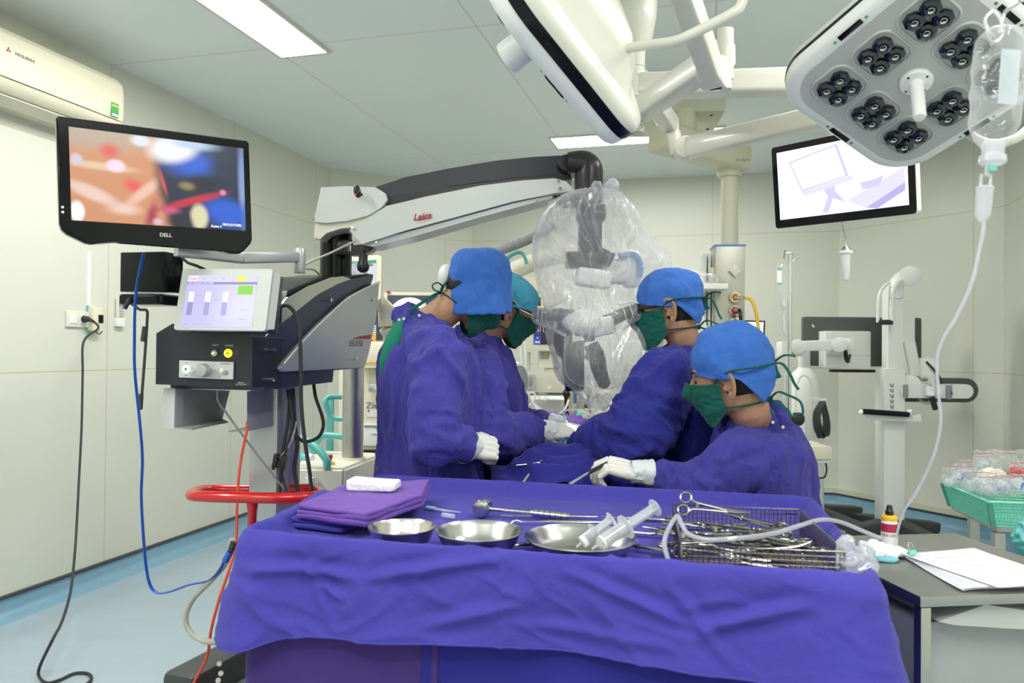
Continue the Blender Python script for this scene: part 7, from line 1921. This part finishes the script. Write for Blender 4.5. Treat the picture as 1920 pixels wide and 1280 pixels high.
mb = MB(); bar(mb, P(1522, 748, 5.36), P(1540, 750, 5.36), .03, .03); mb.tube([P(1538, 752, 5.3), P(1548, 749, 5.3), P(1544, 760, 5.3)], .010, 8, smooth=4); mb.build('cable_hook', 'white', sb)
mb = MB(); rr_ = random.Random(4)
for k_ in range(7):
    o_ = k_ * 1.6; mb.tube([P(1536 + o_, 756, 5.27 - k_ * .008), P(1526 + o_ * 1.1, 775 + rr_.random() * 8, 5.26 - k_ * .008), P(1529 + o_ * 1.5, 806 + rr_.random() * 16, 5.26 - k_ * .008), P(1540 + o_ * 1.4, 818 - rr_.random() * 10, 5.27), P(1545 + o_, 790, 5.27), P(1539 + o_ * .8, 757, 5.27)], .0075, 8, smooth=5, closed=True)
tag(mb.build('cable_coil', 'rubber'), 'black cable coil hanging on the hook of the panel stand', 'cable')
blackbase(sb, Vector((c2_.x + .10, c2_.y + .12, 0)), .48, 4, 22)
tt = thing('procedure_tray', 'cream plastic tray on a bracket at the back of the front seated person', 'tray', P(1528, 868, 5.0))
mb = MB(); 
q4 = [P(1488, 838, 4.9), P(1560, 838, 4.9)]
mb = boxp(MB(), 1486, 836, 1562, 862, 4.85, .32, .03); mb.build('tray_body', 'cream', tt)
mb = boxp(MB(), 1488, 857, 1558, 868, 4.87, .28, .02); mb.build('tray_base', 'offwhite', tt)
mb = boxp(MB(), 1490, 868, 1512, 1000, 4.95, .12, .02); mb.build('pedestal', 'offwhite', tt)
mb = boxp(MB(), 1489, 822, 1504, 836, 4.9, .08, .006); tag(mb.build('green_pack', 'tealplastic'), 'small green pack lying on the cream tray', 'pack')
mb = boxp(MB(), 1506, 828, 1536, 836, 4.92, .10, .004); tag(mb.build('clear_pack', 'film'), 'clear flat pack beside the green pack on the cream tray', 'pack')
cord('tray_lead', 'short black lead hanging below the cream tray', [P(1548, 868, 5.0), P(1550, 880, 5.0), P(1546, 894, 5.0), P(1534, 896, 5.0)], .006, 'rubber')
# ---------------------------------------------------------------- steel side table at right
SU = Vector((.991, .130, 0)).normalized(); SV = Vector((-SU.y, SU.x, 0)); SB = basis(SU, SV, Z); S0 = P(1726, 1119, 1.74); ZP = S0.z
def S(u, v, z=0): return Vector((S0.x, S0.y, 0)) + SU * u + SV * v + Z * (ZP + z)
stb = thing('side_table', 'low brushed steel side table with papers, right of the draped table', 'table', S(.25, .28, -ZP))
SWd, SDp = .52, .56
mb = MB(TR(S(SWd / 2, SDp / 2, -.012), SB)); mb.box((0, 0, 0), (SWd, SDp, .024), bev=.003); mb.build('table_top', 'steel', stb)
for u in (.018, SWd - .018):
    for v in (.018, SDp - .018):
        mb = MB(TR(S(u, v, -(ZP) / 2 - .012), SB)); mb.box((0, 0, 0), (.026, .026, ZP - .03), bev=.003); mb.build('leg', 'satin', stb)
mb = MB(TR(S(SWd / 2, SDp / 2, -.315), SB)); mb.box((0, 0, 0), (SWd, SDp, .030), bev=.003); mb.build('lower_shelf', 'steel', stb)
mb = MB(TR(S(SWd / 2 + .012, .22, -.185), SB)); mb.box((0, 0, 0), (SWd - .07, .30, .20), bev=.006)
tag(mb.build('storage_box', mat('pale_grey_box', (.42, .44, .44, 1), .5)), 'pale grey box standing on the lower shelf of the steel side table', 'box')
mb = MB(); mb.prism([S(.06, .02, -.065), S(.18, .02, -.03), S(SWd, .02, -.085), S(SWd, .02, -.115), S(.10, .02, -.075)], SV * .3)
tag(mb.build('tray_liner', mat('pale_liner', (.55, .56, .52, 1), .5)), 'pale sloping liner sheet lying over the grey box', 'liner')
cord('shelf_cable', 'thin black cable trailing below the steel side table', [S(.25, .1, -.36), S(.30, .1, -.40), S(.36, .12, -.37), S(.42, .12, -.42)], .005, 'rubber')
def sp(px, py, z=0): return hit(px, py, (0, 0, ZP + z), (0, 0, 1))
# papers
def sheetp(name, label, pts, z, curl, m='paper'):
    c = [sp(x, y, z) for x, y in pts]
    mb = MB()
    def fn(u, v):
        p = c[0].lerp(c[1], u).lerp(c[3].lerp(c[2], u), v)
        return p + Z * (curl * (v ** 3) * .5 + curl * noise.noise(p * 6) * .4)
    mb.grid(fn, 14, 14, thick=.0006); o = mb.build(name, m, angle=180); tag(o, label, 'paper', 'papers on the steel side table'); return o
sheetp('paper_sheet', 'lowest white paper sheet of the stack on the side table', [(1700, 1046), (1822, 1030), (1960, 1092), (1805, 1108)], .004, .004)
for i in range(5): 
    mbq = sheetp('paper_sheet', ('second', 'third', 'fourth', 'fifth', 'sixth')[i] + ' paper sheet from the bottom of the stack on the side table', [(1694 + i * 2, 1042 - i), (1822 + i, 1029), (1990 + i * 6, 1100 - i * 3), (1800 + i * 9, 1106 - i)], .006 + i * .0018, .006)
tp_ = sheetp('paper_sheet', 'topmost printed paper sheet of the stack with a binder clip', [(1690, 1037), (1826, 1027), (2000, 1094), (1872, 1103)], .018, .008)
bpy.context.view_layer.update()
mb = MB(); a, b, c_, d_ = [sp(x, y, .0215) for x, y in ((1720, 1042), (1818, 1034), (1950, 1088), (1870, 1096))]
mb.tube([a, b, c_, d_], .0004, 4, closed=True)
for k_ in range(5): t_ = .12 + k_ * .17; mb.tube([a.lerp(d_, t_).lerp(b.lerp(c_, t_), .15), a.lerp(d_, t_).lerp(b.lerp(c_, t_), .75)], .0004, 4)
mb.build('printed_lines', 'greyprint', tp_)
t = thing('binder_clip', 'small green binder clip with wire loops on the paper stack', 'clip', sp(1710, 1038, .022))
o = sp(1710, 1038, .022)
mb = MB(TR(o, RZ(20))); mb.prism([(-.012, -.008, 0), (-.012, .008, 0), (-.012, .001, .010), (-.012, -.001, .010)], (.024, 0, 0)); mb.build('clip_body', 'tealplastic', t)
mb = MB(TR(o, RZ(20))); mb.tube([(-.007, 0, .008), (-.008, .006, .024), (0, .008, .028), (.008, .006, .024), (.007, 0, .008)], .0009, 6, smooth=4); mb.build('wire_loop', 'chrome', t)
# antiseptic bottle
bo = sp(1674, 1026, 0) + Vector((0, .02, 0))
t = thing('antiseptic_bottle', 'white antiseptic bottle with red label, yellow collar and black nozzle', 'bottle', bo)
r = .0225
mb = MB(); mb.lathe([(.001, 0), (r - .003, 0), (r, .003), (r, .066), (r * .9, .074), (r * .8, .078)], bo, seg=36); bb = mb.build('body', 'white', t)
mb = MB(); mb.lathe([(r + .0004, .042), (r + .0004, .066)], bo, seg=36, cap=False); mb.build('red_label', 'redprint', bb)
mb = MB(); mb.lathe([(r * .9, .074), (r * .98, .076), (r * .98, .084), (r * .8, .089), (.008, .090)], bo, seg=36); mb.build('yellow_collar', 'yellow', t)
mb = MB(); mb.lathe([(.009, .089), (.011, .090), (.0115, .100), (.0085, .104), (.008, .112), (.006, .117), (.001, .118)], bo, seg=24); mb.build('nozzle', 'black', t)
# lettering wrapped on the body
for i, ch in enumerate('POVIDONE'):
    a = radians(-90 - 12 + (i - 3.5) * 17); n_ = Vector((cos(a), sin(a), 0))
    text(ch, .011, TR(bo + n_ * (r + .0004) + Z * .033, basis(Vector((-n_.y, n_.x, 0)), Z, n_)), 'ink', bb, 'lettering', ext=.0002)
# crumpled wrapper with a pale blue mask edge
mb = MB(); c_ = sp(1655, 1038, .012)
mb.sphere(c_ + Vector((0, .02, 0)), (.060, .045, .014)); mb.sphere(c_ + Vector((.045, .02, -.002)), (.035, .03, .010)); mb.sphere(c_ + Vector((-.01, .04, .006)), (.035, .03, .016))
wr = blob(mb, .003, 2, fn=lambda co, n: co + n * (ridge(co * 38, 6) * .010 - .002)).build('crumpled_wrapper', M['paper'], angle=180); tag(wr, 'crumpled white wrapper at the left edge of the steel side table', 'wrapper')
mb = MB(); c2 = sp(1662, 1047, .006); mb.sphere(c2, (.030, .022, .006)); tag(blob(mb, .002, 2, fn=lambda co, n: co + n * ridge(co * 60, 2) * .003).build('paper_mask', mat('pale_blue_mask', (.25, .60, .66, 1), .8), angle=180), 'pale blue paper mask tucked under the crumpled wrapper', 'mask')
# second table with the mint basket
B2 = [Vector((2.02, 3.55, 0)), Vector((1.955, 3.10, 0)), Vector((2.47, 3.02, 0)), Vector((2.54, 3.47, 0))]
zb2, zr2 = .655, .757
t2_ = thing('narrow_table', 'narrow steel stand under the mint green basket at the right edge', 'table', (2.25, 3.3, 0))
mb = MB(); mb.prism([Vector((2.02, 3.15, zb2 - .03)), Vector((2.55, 3.05, zb2 - .03)), Vector((2.6, 3.5, zb2 - .03)), Vector((2.09, 3.60, zb2 - .03))], (0, 0, .026)); mb.build('table_top', 'steel', t2_)
for px_, Y_ in ((1825, 3.52), (1872, 3.14)):
    c_ = P(px_, 1000, Y_); mb = MB(TR((c_.x, c_.y, (zb2 - .03) / 2), RZ(-12))); mb.box((0, 0, 0), (.040, .040, zb2 - .03), bev=.003); mb.build('leg', 'steel', t2_)
for x, y in ((2.52, 3.1), (2.56, 3.46)):
    mb = MB(TR((x, y, (zb2 - .03) / 2), RZ(-12))); mb.box((0, 0, 0), (.040, .040, zb2 - .03), bev=.003); mb.build('leg', 'steel', t2_)
mb = MB(); mb.prism([Vector((2.03, 3.16, .24)), Vector((2.55, 3.06, .24)), Vector((2.59, 3.49, .24)), Vector((2.09, 3.58, .24))], (0, 0, .02)); mb.build('lower_shelf', 'steel', t2_)
kb = thing('mint_basket', 'mint green perforated plastic basket filled with small clear bags', 'basket', (2.25, 3.3, zb2))
cen = sum(B2, Vector()) / 4
mb = MB()
mb.tube([at(p, zr2) for p in B2], .007, 8, closed=True, flat=.8); mb.build('rim', 'tealplastic', kb)
low = [cen + (p - cen) * .90 for p in B2]
mb = MB(); mb.prism([at(p, zb2) for p in low], (0, 0, .004)); mb.build('floor_panel', 'tealplastic', kb)
for i in range(4):
    a, b, a2, b2 = B2[i], B2[(i + 1) % 4], low[i], low[(i + 1) % 4]; mb = MB(); L_ = (b - a).length; kk_ = int(L_ / .0125)
    for j in range(kk_ + 1): t_ = j / kk_; p0, p1 = at(a2.lerp(b2, t_), zb2), at(a.lerp(b, t_), zr2); mb.tube([p0, p1], .0030 if 0 < j < kk_ else .012, 4)
    for j in range(9): t_ = j / 8; p0, p1 = at(a2.lerp(a, t_), zb2 + (zr2 - zb2) * t_), at(b2.lerp(b, t_), zb2 + (zr2 - zb2) * t_); mb.tube([p0, p1], .0032 if j < 8 else .006, 4)
    mb.build('side', 'tealplastic', kb, smooth=False)
rb = random.Random(5)
zipm = mat('red_zip', (.55, .05, .10, 1), .4)
spots = [(1793, 892, 3.42, .065, .10, 'leftmost small clear zip bag standing in the mint basket'), (1813, 884, 3.44, .055, .10, 'clear zip bag with blue print, second from the left in the mint basket'),
         (1836, 902, 3.24, .075, .085, 'clear bag of white swabs just behind the left end of the basket rim'), (1868, 910, 3.16, .08, .08, 'clear bag of white swabs behind the middle of the basket front'),
         (1898, 908, 3.14, .08, .08, 'clear bag of white swabs near the right edge of the frame'), (1880, 880, 3.34, .13, .16, 'largest clear zip bag, open at the top, with cream pads inside'),
         (1846, 868, 3.45, .05, .07, 'narrow clear bag sticking up behind the others'), (1922, 885, 3.25, .07, .09, 'clear zip bag cut by the right edge of the frame, with red contents')]
for i, (x, y, Y_, w_, h_, lab) in enumerate(spots):
    c_ = P(x, y, Y_); c_.z = max(c_.z, zb2 + h_ * .55 + .01)
    t = thing('zip_bag', lab, 'plastic bag', c_ - Z * h_ / 2, 'clear bags in the mint basket')
    mb = MB(); mb.rings([[c_ + Vector((w_ * k * cos(a), w_ * .5 * kk * sin(a), z)) for a in [2 * pi * q / 20 for q in range(20)]] for k, kk, z in ((.7, .5, -h_ * .5), (.95, 1, -h_ * .35), (1, 1, -h_ * .1), (.95, .7, h_ * .2), (1.0, .2, h_ * .45), (1.0, .06, h_ * .52))])
    blob(mb, .006, 1, fn=lambda co, n: co + n * (ridge(co * 24, i) * .010 - .003)).build('bag', 'film', t, angle=180)
    mb = MB(); mb.tube([c_ + Vector((-w_ * .95, -.008, h_ * .44)), c_ + Vector((-w_ * .3, -.012, h_ * .46)), c_ + Vector((w_ * .4, -.012, h_ * .45)), c_ + Vector((w_ * .95, -.006, h_ * .40))], .0014, 6, smooth=4); mb.build('zip_strip', zipm, t)
    mb = MB()
    for k_ in range(5): mb.sphere(c_ + Vector((rb.uniform(-.6, .6) * w_, rb.uniform(-.2, .2) * w_, -h_ * rb.uniform(.0, .3))), w_ * .28)
    blob(mb, .006, 2, fn=lambda co, n: co + n * ridge(co * 40, 2) * .006).build('contents', M['cream'] if i == 5 else (M['red'] if i == 7 else M['milky']), t, angle=180)
    mb = MB(); mb.box(c_ + Vector((w_ * .2, -w_ * .46, 0)), (.010, .002, .03), RY(15)); mb.box(c_ + Vector((-w_ * .1, -w_ * .48, -.01)), (.02, .002, .004), RY(20)); mb.build('blue_print', M['bluecoat'], t)
mb = MB(); c_ = P(1922, 1012, 2.75); mb.sphere(c_, (.035, .04, .05)); mb.sphere(c_ + Vector((.01, 0, .04)), (.03, .03, .03))
o = blob(mb, .005, 2, fn=lambda co, n: co + n * ridge(co * 45, 3) * .010).build('teal_cloth', M['teal'], angle=180); tag(o, 'bunched teal cloth at the right edge below the mint basket', 'cloth')
# ---------------------------------------------------------------- near drip bottle at upper right
ip = P(1927, 300, 1.24)
ns = thing('near_drip_stand', 'steel drip stand hook and pole at the upper right edge', 'drip stand', (ip.x, ip.y, .0))
mb = MB(); mb.cyl((ip.x + .008, ip.y, .06), (ip.x + .008, ip.y, 2.12), .008, seg=16); mb.build('pole', 'chrome', ns)
mb = MB(); mb.tube([P(1935, -20, 1.24), P(1915, 2, 1.24), P(1890, 18, 1.23), P(1880, 34, 1.22), P(1880, 62, 1.22), P(1872, 76, 1.22), P(1862, 80, 1.22), P(1854, 70, 1.22), P(1851, 48, 1.22)], .0032, 10, smooth=5); mb.build('hook', 'chrome', ns)
mb = MB()
for a in range(5): mb.tube([(ip.x + .008, ip.y, .10), (ip.x + .22 * cos(a * 1.257), ip.y + .22 * sin(a * 1.257), .05)], .012, 10)
mb.build('foot', 'steel', ns)
bt = P(1868, 168, 1.20); s_ = 1.20 / F_PX
t = thing('drip_bottle', 'large clear drip bottle hanging upside down at the upper right', 'drip bottle', bt - Z * .13)
ax_ = Vector((-.05, 0, -1)).normalized()
mb = MB(); mb.lathe([(.004, -.098 + .0), (.020, -.094), (.034, -.086), (.038, -.07), (.039, -.02), (.0395, .03), (.038, .055), (.030, .078), (.018, .090), (.016, .094)], bt, axis=ax_, seg=40, sy=.85)
blob(mb, .0035, 2, fn=lambda co, n: co + n * ridge(co * 22, 3) * .003).build('bottle', 'bottleclear', t, angle=180)
mb = MB(); mb.lathe([(.016, .084), (.0165, .092), (.0155, .104), (.019, .106), (.0195, .116), (.0145, .120), (.008, .121)], bt, axis=ax_, seg=28); mb.build('neck', 'milky', t)
mb = MB(TR(bt + Vector((-.002, -.0345, .008)), RY(4))); mb.box((0, 0, 0), (.030, .0008, .085)); mb.build('label', film('pale_label', (.75, .84, .88, 1), base=.6, rim=.8), t)
mb = MB(); mb.tube([bt + Vector((-.012, 0, .09)), bt + Vector((-.018, 0, .112)), bt + Vector((-.004, 0, .125)), bt + Vector((.008, 0, .108)), bt + Vector((.004, 0, .09))], .0025, 8, smooth=4); mb.build('hanger_loop', 'milky', t)
ch = P(1850, 325, 1.20)
mb = MB(); mb.cyl(P(1853, 300, 1.2), P(1850, 330, 1.2), .0042, seg=14); 
for dx in (-.0075, .0075): mb.cyl(P(1849, 326, 1.2) + Vector((dx, 0, 0)), P(1847, 352, 1.2) + Vector((dx, 0, 0)), .0022, seg=8)
mb.lathe([(.012, 0), (.0135, .002), (.012, .005), (.0115, .045), (.008, .052), (.0035, .056)], P(1847, 350, 1.2), axis=(-.08, 0, -1), seg=24); mb.build('drip_chamber', 'milky', t)
mb = MB(); mb.box(P(1860, 316, 1.195), (.012, .008, .008), bev=.002); mb.build('green_clip', 'tealplastic', t)
cord('infusion_line', 'long clear infusion line curving down from the drip bottle to the side table', [P(1843, 410, 1.20), P(1844, 428, 1.2), P(1836, 470, 1.22), P(1822, 530, 1.26), P(1795, 590, 1.32), P(1766, 640, 1.38), P(1757, 680, 1.42), P(1760, 740, 1.46), P(1764, 790, 1.5), P(1752, 850, 1.58), P(1722, 915, 1.7), P(1694, 960, 1.85), P(1682, 1000, 1.98), P(1678, 1022, 2.05)], .0030, 'tubing', cat='tube')
